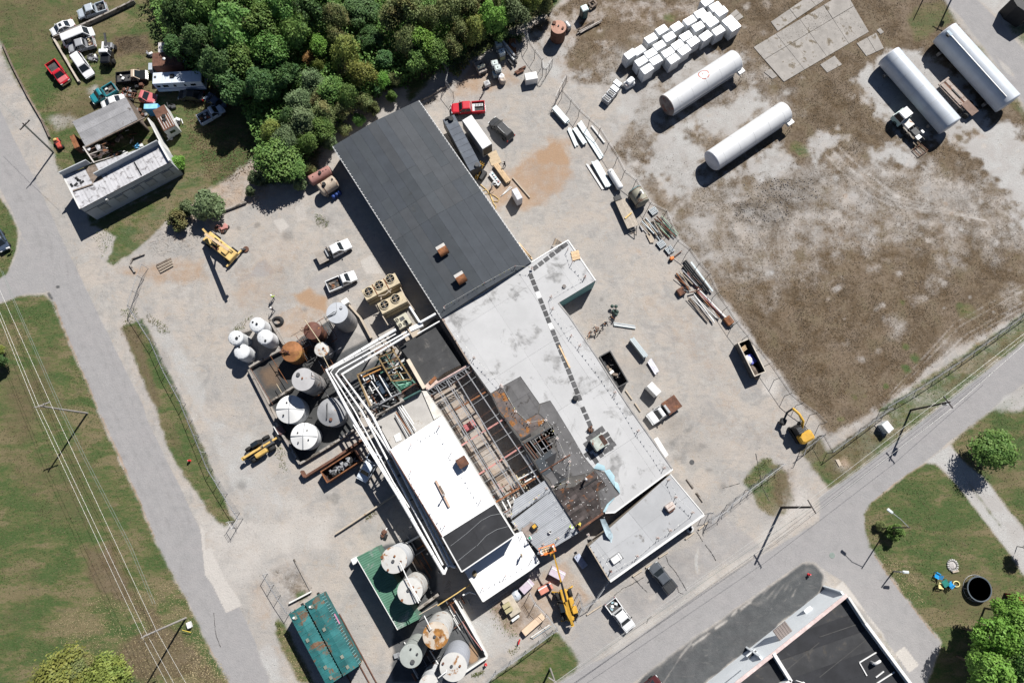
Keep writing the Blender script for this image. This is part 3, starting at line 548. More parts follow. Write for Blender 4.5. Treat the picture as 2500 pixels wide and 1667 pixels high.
# --- long dark-roofed warehouse
hB = 4.6; rB = PL('11 1470,108 20 100,1155 21 1390,1440 22 370,508',hB)
wh = thing('warehouse','long low warehouse with a dark grey membrane roof and two rusty vents','warehouse',ctr(rB))
walls(rB,hB-.25,MAT('warehouse_siding',(.5,.5,.48),.7,.1,.6),wh)
mA_,mB_ = rB[0].lerp(rB[1],.5),rB[3].lerp(rB[2],.5); dL = (rB[3]-rB[0]).normalized()
dk_tones = [DARK_ROOF,MAT('dark_roof_membrane_worn',(.056,.062,.07),.75,.1,.5,bump=.1,objrand=.05),MAT('dark_roof_membrane_blue',(.048,.056,.067),.75,.1,.5,bump=.1,objrand=.05)]
for side in (0,1):
    ea,eb = (rB[0],rB[3]) if side == 0 else (rB[1],rB[2])
    for k in range(5):
        for j,(s0,s1) in enumerate(((0,.3+.07*(k % 2)),(.3+.07*(k % 2),.46),(.46,.57),(.57,1))):
            u0,u1 = k/5,(k+1)/5; j0 = RND.uniform(-.012,.012); lift = .7
            def q(u,s): p = mA_.lerp(mB_,s).lerp(ea.lerp(eb,s),u); return Vector((p.x,p.y,hB+lift*(1-u)))
            c4 = [q(u0+.0012,s0+.0003),q(u1-.0012,s0+.0003),q(u1-.0012,s1-.0003),q(u0+.0012,s1-.0003)]
            b = MB(); t = .03+.006*((k*3+j*2+side) % 3); up = [p+Z*t for p in c4]
            if side == 1: c4,up = c4[::-1],up[::-1]
            b.loft([c4[::-1],up[::-1]] if True else 0); b.bo('roof_sheet',RND.choice(dk_tones),wh)
bd = MB(); bd.add([(p.x,p.y,hB-.08) for p in rB]+[(mA_.x,mA_.y,hB+.62),(mB_.x,mB_.y,hB+.62)],[(0,4,5,3),(4,1,2,5),(0,1,4),(3,5,2)]); bd.bo('roof_deck',DGREY,wh)
for a,b_ in ((rB[0],rB[3]),(rB[1],rB[2])):
    u = (b_-a).normalized(); nn = Vector((-u.y,u.x,0)); nn = nn if (nn.dot(ctr(rB)-a) < 0) else -nn
    MB().bar(a+nn*.1-Z*.1,b_+nn*.1-Z*.1,.12,.14).bo('gutter',GALV,wh)
    b = MB(); L = (b_-a).length
    for i in range(int(L/.62)): p = a+u*(i*.62+.3); b.box((p.x+nn.x*.05,p.y+nn.y*.05,hB+.02),(.1,.2,.08),math.atan2(u.y,u.x))
    b.build('gutter_clip',WHITEP,wh,wh.location,kind='stuff')
for (x,y) in ((382,1310),(590,62)):
    t = '21' if y > 1000 else '22'; p = P(t,x,y,hB+1.1); u = dL; an = math.atan2(u.y,u.x)
    v = MB().box((p.x,p.y,hB+.55),(1.0,1.2,.9),an).bo('roof_vent',DGREY,wh)
    b = MB(); side = Vector((-u.y,u.x,0)); rg = []
    for s in (-.75,.75):
        rg.append([Vector((p.x,p.y,hB+1.0))+side*s+u*.75*math.cos(a)+Z*.72*math.sin(a) for a in np.linspace(0,math.pi,9)])
    b.loft(rg); hd = b.build('vent_hood',RUST,v,wh.location)
    b = MB(); pp = Vector((p.x,p.y,hB+1.72))-u*.62; b.box(pp-Z*.18,(.7,1.52,.1),an,.28); b.build('hood_top',MAT('pale_galvanised',(.6,.58,.55),.6,.1,2,stain=(.35,.2,.12),sscale=2,samt=.6),v,wh.location)
# --- main plant building, pale membrane roof, partly stripped
hM = 4.2
o2 = PL('22 372,515 21 1388,1447 1560,1338 1815,1188 22 2130,82 1705,335 1830,490 2150,962 2347,1272 33 190,0 668,680 0,1175 23 2240,1180 1945,1402 1555,800 1280,355 1020,0 22 930,1370 690,1035',hM)
pl = thing('plant_building','main plant building with a pale membrane roof partly stripped to a dark deck','factory building',ctr(o2))
walls(o2,hM-.12,WALLW,pl,skip=())
MB().bar(o2[4]-Z*2.0,o2[5]-Z*2.0,.1,3.9).bo('teal_wall',WALLTEAL,pl)
hole1 = PL('23 1330,385 1390,345 1530,520 1470,555',hM); hole2 = PL('23 1420,350 1640,215 1590,330 1690,300 1560,390 1630,435 1535,500',hM); hole2 = PL('23 1425,355 1560,270 1640,430 1540,500',hM); hole3 = PL('23 1530,240 1640,200 1680,290 1580,350',hM)
hole4 = PL('23 1640,890 1730,830 1740,845 1665,905',hM)
deck(o2,hM-.12,hM,MAT('roof_substrate',(.1,.095,.09),.9,.25,.8,stain=(.2,.1,.05),sscale=.8,samt=.6),pl,(hole1,hole2,hole3,hole4))
dM = (PL('33 668,680',hM)[0]-PL('22 372,515',hM)[0]); dM = (o2[10]-o2[7]).normalized(); dX = Vector((-dM.y,dM.x,0))
wm = PL('22 372,515 21 1388,1447 1560,1338 1815,1188 22 2130,82 1705,335 1830,490 2150,962 2347,1272 33 190,0 668,680 0,1175 23 2240,1165 2300,1060 33 0,1008 62,965 23 2347,880 2260,722 2110,672 2000,540 1850,280 1680,0 22 1612,1452 1490,1490 1270,1175 1060,1290 930,1370 690,1035',hM)
seam = P('22',880,230,hM); roof_sheets(wm,striplines(seam,dM,-2,3,6.1)+striplines(P('22',1600,800,hM),dX,-4,2,9.5),hM+.02,[WHITE_ROOF],pl,'roof_sheet',.03,.008)
stp = PL('22 930,1372 1060,1292 1270,1177 1488,1492 1612,1454 23 1680,2 1850,282 2000,542 2108,674 2150,690 1900,880 1650,905 1560,800 1490,715 1545,505 1640,435 1570,270 1300,330 1020,0',hM)
roof_sheets([p for p in PL('23 1690,20 1850,282 2000,542 2108,674 2060,720 1800,780 1640,690 1700,480 1640,190 1480,40 22 1500,1500 1612,1454',hM)],striplines(seam,dM,-8,8,2.2),hM+.015,[TORN_ROOF],pl,'roof_sheet',.025,.01)
roof_sheets(PL('22 1062,1294 1268,1180 1486,1494 23 1470,40 1330,120 1240,40 22 1130,1440',hM),striplines(seam,dM,-8,8,1.6)+striplines(seam,dX,-22,2,2.4),hM+.015,[TORN_ROOF],pl,'roof_sheet',.025,.01)
roof_sheets(PL('23 1440,590 1540,510 1640,440 1690,480 1640,690 1800,790 1640,880 1600,800 1500,715',hM),striplines(seam,dM,-12,8,1.6)+striplines(seam,dX,-30,2,1.9),hM+.013,[TORN_ROOF,DARK_ROOF,BLACK_ROOF],pl,'roof_sheet',.02,.01)
RUSTROOF = MAT('rusted_roof_deck',(.12,.1,.095),.9,.3,1,stain=(.32,.14,.045),sscale=.7,samt=.5,bump=.3)
roof_sheets(PL('22 945,1380 1050,1300 23 1200,10 1320,130 1470,50 1560,120 1470,210 1290,330 1180,200 1030,10',hM),striplines(seam,dX,-30,0,1.3),hM+.01,[RUSTROOF],pl,'deck_plate',.02,.01)
BURNT = MAT('charred_planks',(.06,.05,.048),.9,.35,1.2,stain=(.22,.1,.05),sscale=.55,samt=.53,bump=.35,objrand=.45)
pk = PL('23 1650,915 1890,880 2110,700 2255,870 2150,930 2195,1130 2235,1170 1945,1398 1700,1020',hM)
roof_sheets(pk,striplines(P('23',1700,1000,hM),dX,-10,16,.52,.06)+striplines(P('23',1900,950,hM),dM,0,2,2.5),hM+.008,[BURNT],pl,'deck_plank',.03,.014)
roof_sheets(PL('23 2115,690 2258,730 2340,890 33 55,965 0,1000 23 2290,1055 2205,1130 2165,935 2262,870',hM),striplines(seam,dM,-12,8,2),hM+.012,[TORN_ROOF],pl,'roof_sheet',.02,.01)
for s in ('23 2108,672 2150,610 2230,640 2250,700 2190,690','23 2230,700 2290,680 2347,760 2347,880 2290,800','23 2215,1168 2260,1080 2347,1000 2347,1020 2290,1070 2240,1172','33 0,815 40,840 58,900 62,960 40,930 0,880'):
    f = PL(s,hM); b = MB(); c = ctr(f,hM+.32); b.add([(p.x,p.y,hM+.06+.1*(i % 3)) for i,p in enumerate(f)]+[c],[(i,(i+1) % len(f),len(f)) for i in range(len(f))],True); b.bo('torn_membrane',BLUEM,pl)
spots = MB()
for i in range(330):
    x,y = RND.uniform(1180,2340),RND.uniform(60,1300)
    if not ((1480 < x < 2100 and y < 700 and x < 1700+y*.62) or (1650 < x < 2300 and 700 < y < 1250)): continue
    p = P('23',x,y,hM+.07); spots.cyl(p,p+Z*.02,.055,n=5,smooth=False)
spots.build('fastener_disc',WHITEP,pl,pl.location,kind='stuff')
for s,w,m in (('23 1285,400 1630,190',.22,DGREY),('23 1270,345 1390,280',.3,BLACKM),('23 1500,720 1840,515',.16,RUSTD),('23 1960,905 2150,780',.2,BLACKM),('23 1940,1375 2215,1185',.3,RUSTD),('23 1430,330 1540,500',.1,STEEL),('23 1480,300 1590,470',.1,STEEL),('23 1500,270 1620,440',.1,RUSTD),('23 1420,400 1600,290',.12,RUSTD),('23 1500,470 1640,380',.1,STEEL),('23 1340,370 1475,550',.12,RUSTD),('23 1375,350 1510,530',.12,STEEL),('23 1300,370 1440,560',.12,RUSTD),('23 1560,340 1700,280',.12,BLACKM),('23 1620,640 1640,690',.1,RUSTD)):
    f = PL(s,hM+.12); MB().bar(f[0],f[1],w,.16).bo('roof_joist',m,pl)
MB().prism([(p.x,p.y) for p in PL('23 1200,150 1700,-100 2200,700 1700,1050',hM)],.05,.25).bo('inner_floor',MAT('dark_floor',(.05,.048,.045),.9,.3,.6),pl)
trim([o2[i] for i in range(1,5)],hM+.06,.2,.16,WHITEP,pl,closed=False); trim([o2[i] for i in range(5,11)],hM+.06,.22,.16,MAT('dark_edge_metal',(.3,.29,.28),.6),pl,closed=False); trim([o2[10],o2[11],o2[12]],hM+.07,.2,.18,WHITEP,pl,closed=False)
trim([o2[18],o2[0]],hM+.06,.2,.16,MAT('brown_edge_metal',(.3,.24,.2),.7),pl,closed=False)
PAD = MAT('dark_walkway_pad',(.09,.09,.093),.85,.2,2,objrand=.2)
pads = []
for (t,x0,y0,x1,y1,n,wht) in (('21',1762,1255,1440,1500,6,()),('22',1392,30,1945,1420,20,(3,8)),('23',1992,0,2062,160,3,())):
    a,b_ = P(t,x0,y0,hM+.08),P(t,x1,y1,hM+.08)
    for i in range(n):
        p = a.lerp(b_,i/(n-1)); pads.append((p,math.atan2(b_.y-a.y,b_.x-a.x),i in wht))
p = P('21',1780,1240,hM+.08); pads.append((p,pads[0][1],False)); pads += [(P('21',1740,1265,hM+.08),pads[0][1],False)]
for i,(x,y) in enumerate(((2060,320),(2110,285),(2155,250),(2205,225),(2030,390),(2060,440),(2255,290),(2300,350),(2330,400),(2300,430),(2250,470),(2190,510),(2035,510),(2130,580),(2085,540))):
    pads.append((P('23',x,y,hM+.08),rad(-57) if i % 2 else rad(33),False))
pm = MB().box((0,0,0),(.92,.68,.035)).mesh('walkway_pad'); pm.materials.append(PAD)
for i,(p,a,wt) in enumerate(pads): share('walkway_pad',pm,WHITEP if wt else None,pl,p-pl.location+Z*.0015*(i % 3),a)
# rooftop cooler, rust and teal
c = P('23',2170,375,hM+1.5); ac = thing('rooftop_cooler','rusty teal rooftop cooler on the pale roof inside a ring of dark pads','air conditioner',(c.x,c.y,hM+.09),math.atan2(dM.y,dM.x)+math.pi/2)
MB().bevbox((0,0,.75),(2.0,1.9,1.5),0,.04).build('housing',MAT('teal_rust_enamel',(.38,.42,.38),.7,.2,1.2,stain=(.25,.09,.05),sscale=.9,samt=.54),ac)
b = MB()
for i in range(6): b.bar((.45+.14*i,-.8,1.53),(.45+.1*i,.8,1.53),.05,.05)
b.build('coil_bars',RUSTD,ac); MB().box((.72,0,1.512),(.52,1.6,.02)).build('open_top',BLACKM,ac); MB().box((1.06,0,.75),(.1,1.5,1.1)).build('grille',BLACKM,ac); MB().box((0,0,.03),(2.3,2.2,.07)).build('curb',DGREY,ac)
c = P('23',2075,225,hM+.5); tp = thing('scrap_pile','small heap of scorched scrap on the pale roof beside the teal cooler','scrap heap',(c.x,c.y,hM+.06))
for i in range(7): MB().bar((RND.uniform(-.5,.5),RND.uniform(-.5,.5),.1),(RND.uniform(-.5,.5),RND.uniform(-.5,.5),.6),.09).build('scrap_bar',RND.choice([RUST,OLDWOOD,RUSTD]),tp)
MB().blob((0,0,.2),(.5,.45,.3),8,5,.3).build('char_heap',BURNT,tp)
c = P('22',1900,1430,hM+.3); b = MB(); b.cyl((c.x,c.y,hM+.05),(c.x,c.y,hM+.5),.36); b.cyl((c.x,c.y,hM+.5),(c.x,c.y,hM+.62),.46,.3); o = solo(b,'vent_stub',BLACKM,'squat black vent stub beside the walkway pads of the pale roof','roof vent')
c = P('22',1770,150,hM); b = MB(); b.cyl((c.x,c.y,hM+.05),(c.x,c.y,hM+.3),.3); solo(b,'roof_drain',MAT('drain_grey',(.2,.18,.17),.9),'round grey drain ringed with dirt near the teal-walled corner of the pale roof','roof drain')
for s,lab in (('22 1712,820 1838,1080','long pale board lying beside the walkway pads on the white roof'),('21 1250,1215 1395,1385','long new board leaning along the warehouse edge, upper of two'),('21 1275,1262 1405,1400','shorter new board lying along the warehouse edge, lower of two')):
    hh = hM+.14 if s.startswith('22') else .2; f = PL(s,hh); solo(MB().bar(f[0],f[1],.22,.08),'board',WOOD,lab,'board','loose boards')
# --- tall process hall with bright roof
hT = 7.6; rT = PL('13 2118,462 23 372,62 1208,1440 24 597,292',hT); rT[3] = P('24',597,292,hT)
th = thing('process_hall','tall process hall with a dazzling white roof and a black lower end','factory building',ctr(rT)); walls(rT,hT-.1,WALLW,th)
f = PL('13 2118,462 23 372,62 980,1078 375,1458',hT); dT = (f[2]-f[1]).normalized(); dTx = Vector((-dT.y,dT.x,0))
roof_sheets(f,striplines(f[0],dT,-6,4,2.7),hT-.02,[BRIGHT_ROOF],th,'roof_sheet',.03,.006)
roof_sheets([f[3],f[2],rT[2],rT[3]],striplines(f[0].lerp(f[1],.5),dT,-1,1,4.2)[1:],hT-.03,[BLACK_ROOF],th,'roof_sheet',.03,.004); trim([f[2],rT[2],rT[3],f[3]],hT+.04,.16,.14,WHITEP,th,closed=False); trim([f[3],f[0]],hT+.03,.14,.12,RUSTD,th,closed=False)
for s in ('23 470,1560 650,1420 820,1270 930,1210 1040,1190','23 770,1560 880,1440 1000,1370 1130,1335','24 550,170 660,80 760,0'): MB().tube(PL(s,hT+.04),.03,4).bo('roof_cable',GALV,th)
c = P('23',602,600,hT+1.1); o = thing('roof_exhaust','boxy brown rusted exhaust housing on the bright white roof','roof exhaust',(c.x,c.y,hT+.02),math.atan2(dT.y,dT.x))
MB().bevbox((0,0,.75),(1.45,1.5,.9),0,.05).build('hood',RUSTD,o); MB().box((0,0,.15),(1.1,1.1,.3)).build('curb',WHITEP,o); MB().bar((0,-.75,1.22),(0,.75,1.22),.06).build('rib',RUST,o)
f = PL('23 300,810 455,1112',hT+.25); solo(MB().bar(f[0],f[1],.3,.25),'timber',MAT('pink_timber',(.5,.36,.28),.8),'long reddish timber lying askew on the bright white roof','timber')
f = PL('23 345,870 400,970',hT+.25); solo(MB().bar(f[0]+Z*.1,f[1]+Z*.1,.22,.3),'timber',OLDWOOD,'short dark timber beside the long reddish one on the white roof','timber')
c = P('23',400,975,hT); b = MB(); b.cyl((c.x,c.y,hT),(c.x+.02,c.y,hT+1.7),.09); b.cyl((c.x,c.y,hT+1.7),(c.x,c.y,hT+1.95),.14); solo(b,'vent_pipe',GALV,'upright grey vent pipe standing by the timbers on the white roof','vent pipe')
# --- low bright annex, grey metal deck, lower-right annex
hA = 4.05; rA = PL('24 632,290 842,632 1392,262 1490,180 1380,0 23 1290,1392 1208,1445',hA); an_ = thing('white_annex','low annex with a bright white roof below the black end of the tall hall','building',ctr(rA)); rA[6] = rT[2].lerp(rA[6],.0).copy(); rA[6].z = hA; rA[0] = Vector((rT[3].x,rT[3].y,hA))
walls(rA,hA-.1,WALLW,an_); roof_sheets(rA,striplines(rA[0],(rA[2]-rA[1]).normalized(),-6,6,2.4),hA-.05,[BRIGHT_ROOF],an_,'roof_sheet',.03,.006); trim(rA[0:4],hA+.03,.16,.14,WHITEP,an_,closed=False)
hG = 3.9; cG = PL('23 1553,803 1948,1402 24 1480,165 23 1075,1192',hG); gd = thing('metal_deck_roof','grey ribbed metal deck roof between the white annex and the burnt planks','roof',ctr(cG))
cG[2] = P('23',1520,1660,hG); 
for k in range(5):
    q_ = [cG[0].lerp(cG[1],k/5+.002),cG[0].lerp(cG[1],(k+1)/5-.002),cG[3].lerp(cG[2],(k+1)/5-.002),cG[3].lerp(cG[2],k/5+.002)]
    if k == 0: q_[3] = P('23',1198,1032,hG); q_[2] = P('23',1150,1150,hG).lerp(q_[2],.75)
    corrugated(q_,7,.05,hG+.01*(k % 2),MAT('grey_metal_deck',(.36,.375,.4),.5,.08,.6,metal=.2,objrand=.05),gd)
for t in (.02,.5,.98): f = [cG[0].lerp(cG[1],t),cG[3].lerp(cG[2],t)]; MB().bar(f[0]-Z*.2,f[1]-Z*.2,.15,.25).bo('joist',STEEL,gd)
for p in (cG[1],cG[2],cG[3]): MB().box((p.x*.98+cG[0].x*.02,p.y*.98+cG[0].y*.02,1.85),(.2,.2,3.6)).bo('post',STEEL,gd)
hL = 3.5; rL = PL('33 640,738 1020,1192 24 2290,392 23 1965,1425',hL); rL[3] = P('24',2055,0,hL); la = thing('office_annex','low grey-roofed office annex with a white fascia at the parking lot','building',ctr(rL))
walls(rL,hL-.1,WALLT,la); deck(rL,hL-.1,hL,DGREY,la); roof_sheets(rL,striplines(rL[1],(rL[2]-rL[1]).normalized(),-8,8,3.4)+striplines(rL[1].lerp(rL[2],.5),(rL[0]-rL[1]).normalized(),-3,3,6.5),hL+.005,[GREY_ROOF],la,'roof_sheet',.03,.01)
u = (rL[2]-rL[1]).normalized(); nn = Vector((u.y,-u.x,0)); nn = nn if nn.dot(rL[1]-rL[0]) > 0 else -nn
MB().bar(rL[1]+nn*.14-Z*.1,rL[2]+nn*.14-Z*.1,.3,.5).bo('fascia',WHITEP,la); trim([rL[0],rL[1]],hL+.05,.14,.12,WHITEP,la,closed=False); trim([rL[2],rL[3]],hL+.05,.16,.14,WALLT,la,closed=False)
c = P('33',640,1110,hL+.8); o = thing('rooftop_unit','small rusty white rooftop unit on the grey annex roof','air conditioner',(c.x,c.y,hL+.05),math.atan2(u.y,u.x)); MB().bevbox((0,0,.45),(1.35,.95,.9),0,.08).build('housing',MAT('rusty_white_enamel',(.55,.48,.44),.6,.15,1.5,stain=(.3,.16,.1),sscale=2,samt=.56),o); MB().box((.05,.62,.3),(1.1,.2,.5)).build('duct',RUSTD,o); MB().bar((.68,.5,.5),(.68,-.1,.5),.2).build('side_duct',RUSTD,o); MB().bar((-.5,0,.92),(.5,0,.92),.05).build('seam',RUST,o)
c = P('34',20,145,hL+.5); o = thing('roof_hatch','white roof hatch with a black guard rail on the grey annex roof','roof hatch',(c.x,c.y,hL+.05),math.atan2(u.y,u.x)+rad(180)); MB().bevbox((0,0,.25),(1.5,.95,.5),0,.05).build('lid',WHITEP,o)
MB().tube([(-.9,.65,.0),(-.9,.65,.9),(.9,.65,.9),(.9,-.5,.9),(.9,-.5,0)],.035,5).build('guard_rail',BLACKM,o)
f = PL('23 2185,1255 2235,1245 2330,1430 2310,1505 2250,1440',hL+.6); b = MB(); b.add([(p.x,p.y,hL+.15+.35*((i*2) % 3)) for i,p in enumerate(f)]+[ctr(f,hL+.7)],[(i,(i+1) % 5,5) for i in range(5)],True); b.add([(p.x+.1,p.y-.3,hL+.08) for p in f],[(0,1,2,3,4)]); solo(b,'membrane_scrap',MAT('grey_blue_film',(.4,.5,.55),.6,.3,2),'crumpled grey-blue roofing scrap flopped onto the lower annex roof','roofing scrap')
# --- courtyard roof, concrete roof by the pipes
h7 = 3.4; r7 = PL('p 960,470 1290,280 1570,105 2030,790 1745,930 1430,1200 1120,690',h7); r7[1] = P('p',1300,270,h7); cy = thing('courtyard_roof','flat black courtyard roof with a sunlit tan parapet on one side','building',ctr(r7))
walls(r7,h7-.1,WALLT,cy); deck(r7,h7-.1,h7,BLACK_ROOF,cy); roof_sheets(r7,striplines(P('p',1300,550,h7),(r7[2]-r7[1]).normalized(),-2,2,2.2),h7+.004,[MAT('sooty_roof',(.05,.051,.053),.85,.2,.5,stain=(.12,.115,.11),sscale=.4,samt=.55,objrand=.08)],cy)
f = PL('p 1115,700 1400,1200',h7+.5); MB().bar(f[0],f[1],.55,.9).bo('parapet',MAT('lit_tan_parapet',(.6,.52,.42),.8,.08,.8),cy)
f = PL('p 1440,1190 1600,1040',h7+.2); MB().bar(f[0],f[1],1.0,.12).bo('plywood_sheet',MAT('pink_ply',(.55,.42,.36),.8),cy); f = PL('p 1490,1110 1600,1000',h7+.4); MB().bar(f[0],f[1],.5,.1).bo('rusty_sheet',RUST,cy)
h8 = 4.0; r8 = PL('q 520,1110 1080,640 1480,470 1580,470 1900,985 1000,1560 700,1568',h8); cr = thing('concrete_roof','stained pale concrete roof crossed by bare pipes, above the tall hall','building',ctr(r8)); r8[4] = Vector((rT[1].x,rT[1].y,h8)); r8[5] = Vector((rT[0].x,rT[0].y,h8)); r8[6] = r8[5]+(r8[0]-r8[5])*.05
walls(r8[:6],h8-.1,WALLW,cr); deck(r8[:6],h8-.1,h8,MAT('pale_roof_concrete',(.4,.385,.365),.9,.1,.5,stain=(.28,.23,.17),sscale=.5,samt=.6),cr)
f = PL('q 1480,470 1580,470 1900,985 1740,1080',h8+.25); MB().prism(f,h8,h8+.22).bo('kerb',MAT('cream_kerb',(.6,.57,.52),.9),cr)
f = PL('q 880,1420 1010,1350 1050,1510 930,1560',h8+.2); MB().prism(f,h8,h8+.12).bo('hatch',WHITEP,cr); f = PL('q 520,1000 1110,680',h8+.6); MB().bar(f[0],f[1],.18,1.2).bo('parapet',CONCW,cr); f = PL('q 1100,660 1460,470',h8+.6); MB().bar(f[0],f[1],.18,1.2).bo('teal_parapet',MAT('dark_green_wall',(.05,.12,.11),.7),cr)
for i,(a,b_) in enumerate((((1060,880),(1350,1310)),((1020,900),(1280,1350)),((990,1010),(1240,1380)),((970,1070),(1180,1440)),((1100,850),(1310,1180)))):
    f = [P('q',*a,h8+.5),P('q',*b_,h8+.5)]; MB().cyl(f[0]+(f[0]-f[1])*.25,f[1],.09+.02*(i % 2),n=8).bo('roof_pipe',(WHITEP,GALV,RUST,GALV,WHITEP)[i],cr)
# --- open steel frame over the courtyard, roof stripped
fr = thing('steel_roof_frame','bare steel roof frame with the sheeting stripped off over a concrete floor','steel frame',ctr(PL('23 900,500')))
zf = 3.7
for s in ('22 300,1290 23 460,10 985,835 1065,1000','22 418,1222 23 610,0 1190,910','22 515,1158 23 775,0 1290,905 1370,1040','22 625,1090 23 925,0 1430,735 1500,840'):
    f = PL(s,zf); MB().bar(f[0],f[-1],.16,.26).bo('beam',STEEL,fr)
    f2 = [p+Vector((.28,.2,0)) for p in f]
    if '300,1290' in s or '418' in s: MB().bar(f2[0],f2[-1],.08,.2).bo('beam',GALV,fr)
for s,m in (('23 590,412 1093,98',PINK),('23 790,742 1290,418',PINK),('22 520,1562 888,1345',RUST),('23 985,1060 1500,748',RUST),('22 190,1322 690,1038',MAT('pale_pink_steel',(.45,.33,.31),.7)),('23 1085,1180 1210,1110',RUSTD)):
    f = PL(s,zf-.2); MB().bar(f[0],f[1],.24,.3).bo('cross_beam',m,fr)
a0,a1,c0_,c1_ = *PL('22 250,1400 23 960,1010',zf+.12),*PL('22 700,1070 23 1480,720',zf+.12)
for k in range(17):
    t = (k+.5)/17; p,q = a0.lerp(a1,t),c0_.lerp(c1_,t)
    if k % 3 == 2: q = p.lerp(q,.55)
    MB().bar(p,q,.045,.08).bo('purlin',GALV if k % 3 else RUSTD,fr)
f = PL('22 200,1340 700,1055',zf+.25); g = PL('22 230,1400 730,1110',zf-.3)
MB().bar(f[0],f[1],.1).bo('truss_chord',STEEL,fr); MB().bar(g[0],g[1],.1).bo('truss_chord',STEEL,fr)
for k in range(14): p,q = f[0].lerp(f[1],k/14),g[0].lerp(g[1],(k+.7)/14); MB().bar(p,q,.07).bo('truss_web',GALV,fr)
for s in ('22 250,1390','23 600,400','23 800,735','23 960,1000','22 690,1060','23 1090,130','23 1280,440','23 1490,760'): p = P(*[s.split()[0]],*map(float,s.split()[1].split(',')),h=zf); MB().box((p.x,p.y,zf/2-.1),(.2,.2,zf-.2)).bo('column',RUSTD,fr)
for i in range(26):
    t = RND.choice(('a','b')); x,y = (RND.uniform(920,1210),RND.uniform(880,1160)) if t == 'a' else (RND.uniform(1150,1420),RND.uniform(700,930))
    p = P('23',x,y,RND.uniform(.8,2.8)); d = Vector(RND.choice(((dM.x,dM.y,0),(dX.x,dX.y,0),(dM.x,dM.y,.3))))*RND.uniform(.8,3); MB().cyl(p-d/2,p+d/2,RND.uniform(.05,.13),n=6).bo('pipe',RND.choice([WHITEP,RUST,STEEL,PINK,CREAM,RUSTD,GALV]),fr)
for s in ('23 1165,760 1245,900','23 1310,520 1500,830','23 1340,510 1420,640','23 1245,800 1410,710','23 1320,830 1440,760','23 1060,1050 1120,1160','23 1120,1030 1170,1140','22 620,1400 650,1480','23 1185,1000 1215,1080'): f = PL(s,3.0); MB().cyl(f[0],f[1],.12,n=8).bo('white_pipe',WHITEP,fr)
c = P('23',685,180,1.2); o = thing('red_machine','small red machine on the bare concrete floor under the steel frame','machine',(c.x,c.y,.02),math.atan2(dX.y,dX.x)); RDM = MAT('dusty_red',(.4,.12,.13),.6,.2,2)
MB().bevbox((0,0,.6),(1.9,1.1,.8),0,.12).build('body',RDM,o)
for y in (-.5,.5):
    for x in (-.8,.8): MB().cyl((x,y-.1,.3),(x,y+.1,.3),.3,n=10).build('wheel',RUBBER,o)
MB().tube([(-.9,-.5,.9),(-.9,-.5,1.6),(-.9,.5,1.6),(-.9,.5,.9)],.06).build('guard',RDM,o); MB().tube([(.3,-.5,1.0),(.3,-.5,1.6),(.3,.5,1.6),(.3,.5,1)],.06).build('guard',RDM,o); MB().box((.5,0,1.1),(.6,.7,.25)).build('engine_cover',PINK,o)
# --- process unit: frame full of pipes
pu = thing('process_unit','open process frame crammed with green and rusty pipework beside the courtyard roof','process unit',ctr(PL('p 900,1100')))
GRN2 = MAT('green_frame',(.1,.2,.15),.7,.2,1.5); hp = 4.6
crn = {'a': (545,560),'b': (790,440),'c': (1180,1040),'d': (830,1070),'e': (1000,1270),'g': (1240,1110),'h': (230,960),'i': (640,800),'j': (470,1560),'k': (860,1330)}
pp = {k: P('p',*v,hp) for k,v in crn.items()}
YFR = MAT('yellow_brown_frame',(.22,.15,.07),.75,.2,1.5)
for a,b_,m in (('a','b',RUSTD),('b','c',YFR),('a','d',YFR),('d','e',GRN2),('c','g',GRN2),('d','c',YFR),('h','i',YFR),('h','j',YFR),('e','g',RUSTD),('j','k',STEEL),('k','e',STEEL)): MB().bar(pp[a],pp[b_],.2,.22).bo('frame_beam',m,pu)
for k,p in pp.items(): MB().box((p.x,p.y,hp/2),(.18,.18,hp-.1)).bo('frame_post',RUSTD,pu)
for t in (.2,.4,.6,.8):
    MB().bar(pp['a'].lerp(pp['d'],t),pp['b'].lerp(pp['c'],t),.1,.14).bo('frame_rail',YFR,pu)
MB().bar(pp['a'].lerp(pp['b'],.5),pp['d'].lerp(pp['c'],.5),.1,.14).bo('frame_rail',YFR,pu)
for i in range(64):
    u_,v_ = RND.random(),RND.random(); p = pp['a'].lerp(pp['b'],u_).lerp(pp['d'].lerp(pp['c'],u_),v_); p.z = RND.uniform(1.0,4.2); d = (dX if RND.random() < .6 else dM)*RND.uniform(.7,2.2)
    MB().cyl(p-d/2,p+d/2,RND.uniform(.05,.12),n=6).bo('pipe',RND.choice([GREENP,GREENP,GRN2,STEEL,YFR,WHITEP,RUSTD]),pu)
for i in range(20):
    u_ = i/20; p = pp['d'].lerp(pp['e'],.1+u_*.8); q = pp['c'].lerp(pp['g'],.1+u_*.8); p.z = q.z = 3.6+.5*(i % 3); q = p.lerp(q,RND.uniform(.7,.95)); q.z += RND.uniform(-.4,.4)
    MB().cyl(p.lerp(q,.12),q,.1,n=6).bo('coil_pipe',GREENP if i % 4 else MAT('pale_green_pipe',(.3,.55,.42),.6),pu)
for i in range(46):
    u_,v_ = RND.random(),RND.random(); p = pp['h'].lerp(pp['i'],u_).lerp(pp['j'].lerp(pp['k'],u_),v_); p.z = RND.uniform(.6,3.4); d = (dM if RND.random() < .5 else dX)*RND.uniform(.5,2.0)
    MB().cyl(p-d/2,p+d/2,RND.uniform(.05,.14),n=6).bo('pipe',RND.choice([BLACKM,RUSTD,STEEL,DGREY,WHITEP,RUST]),pu)
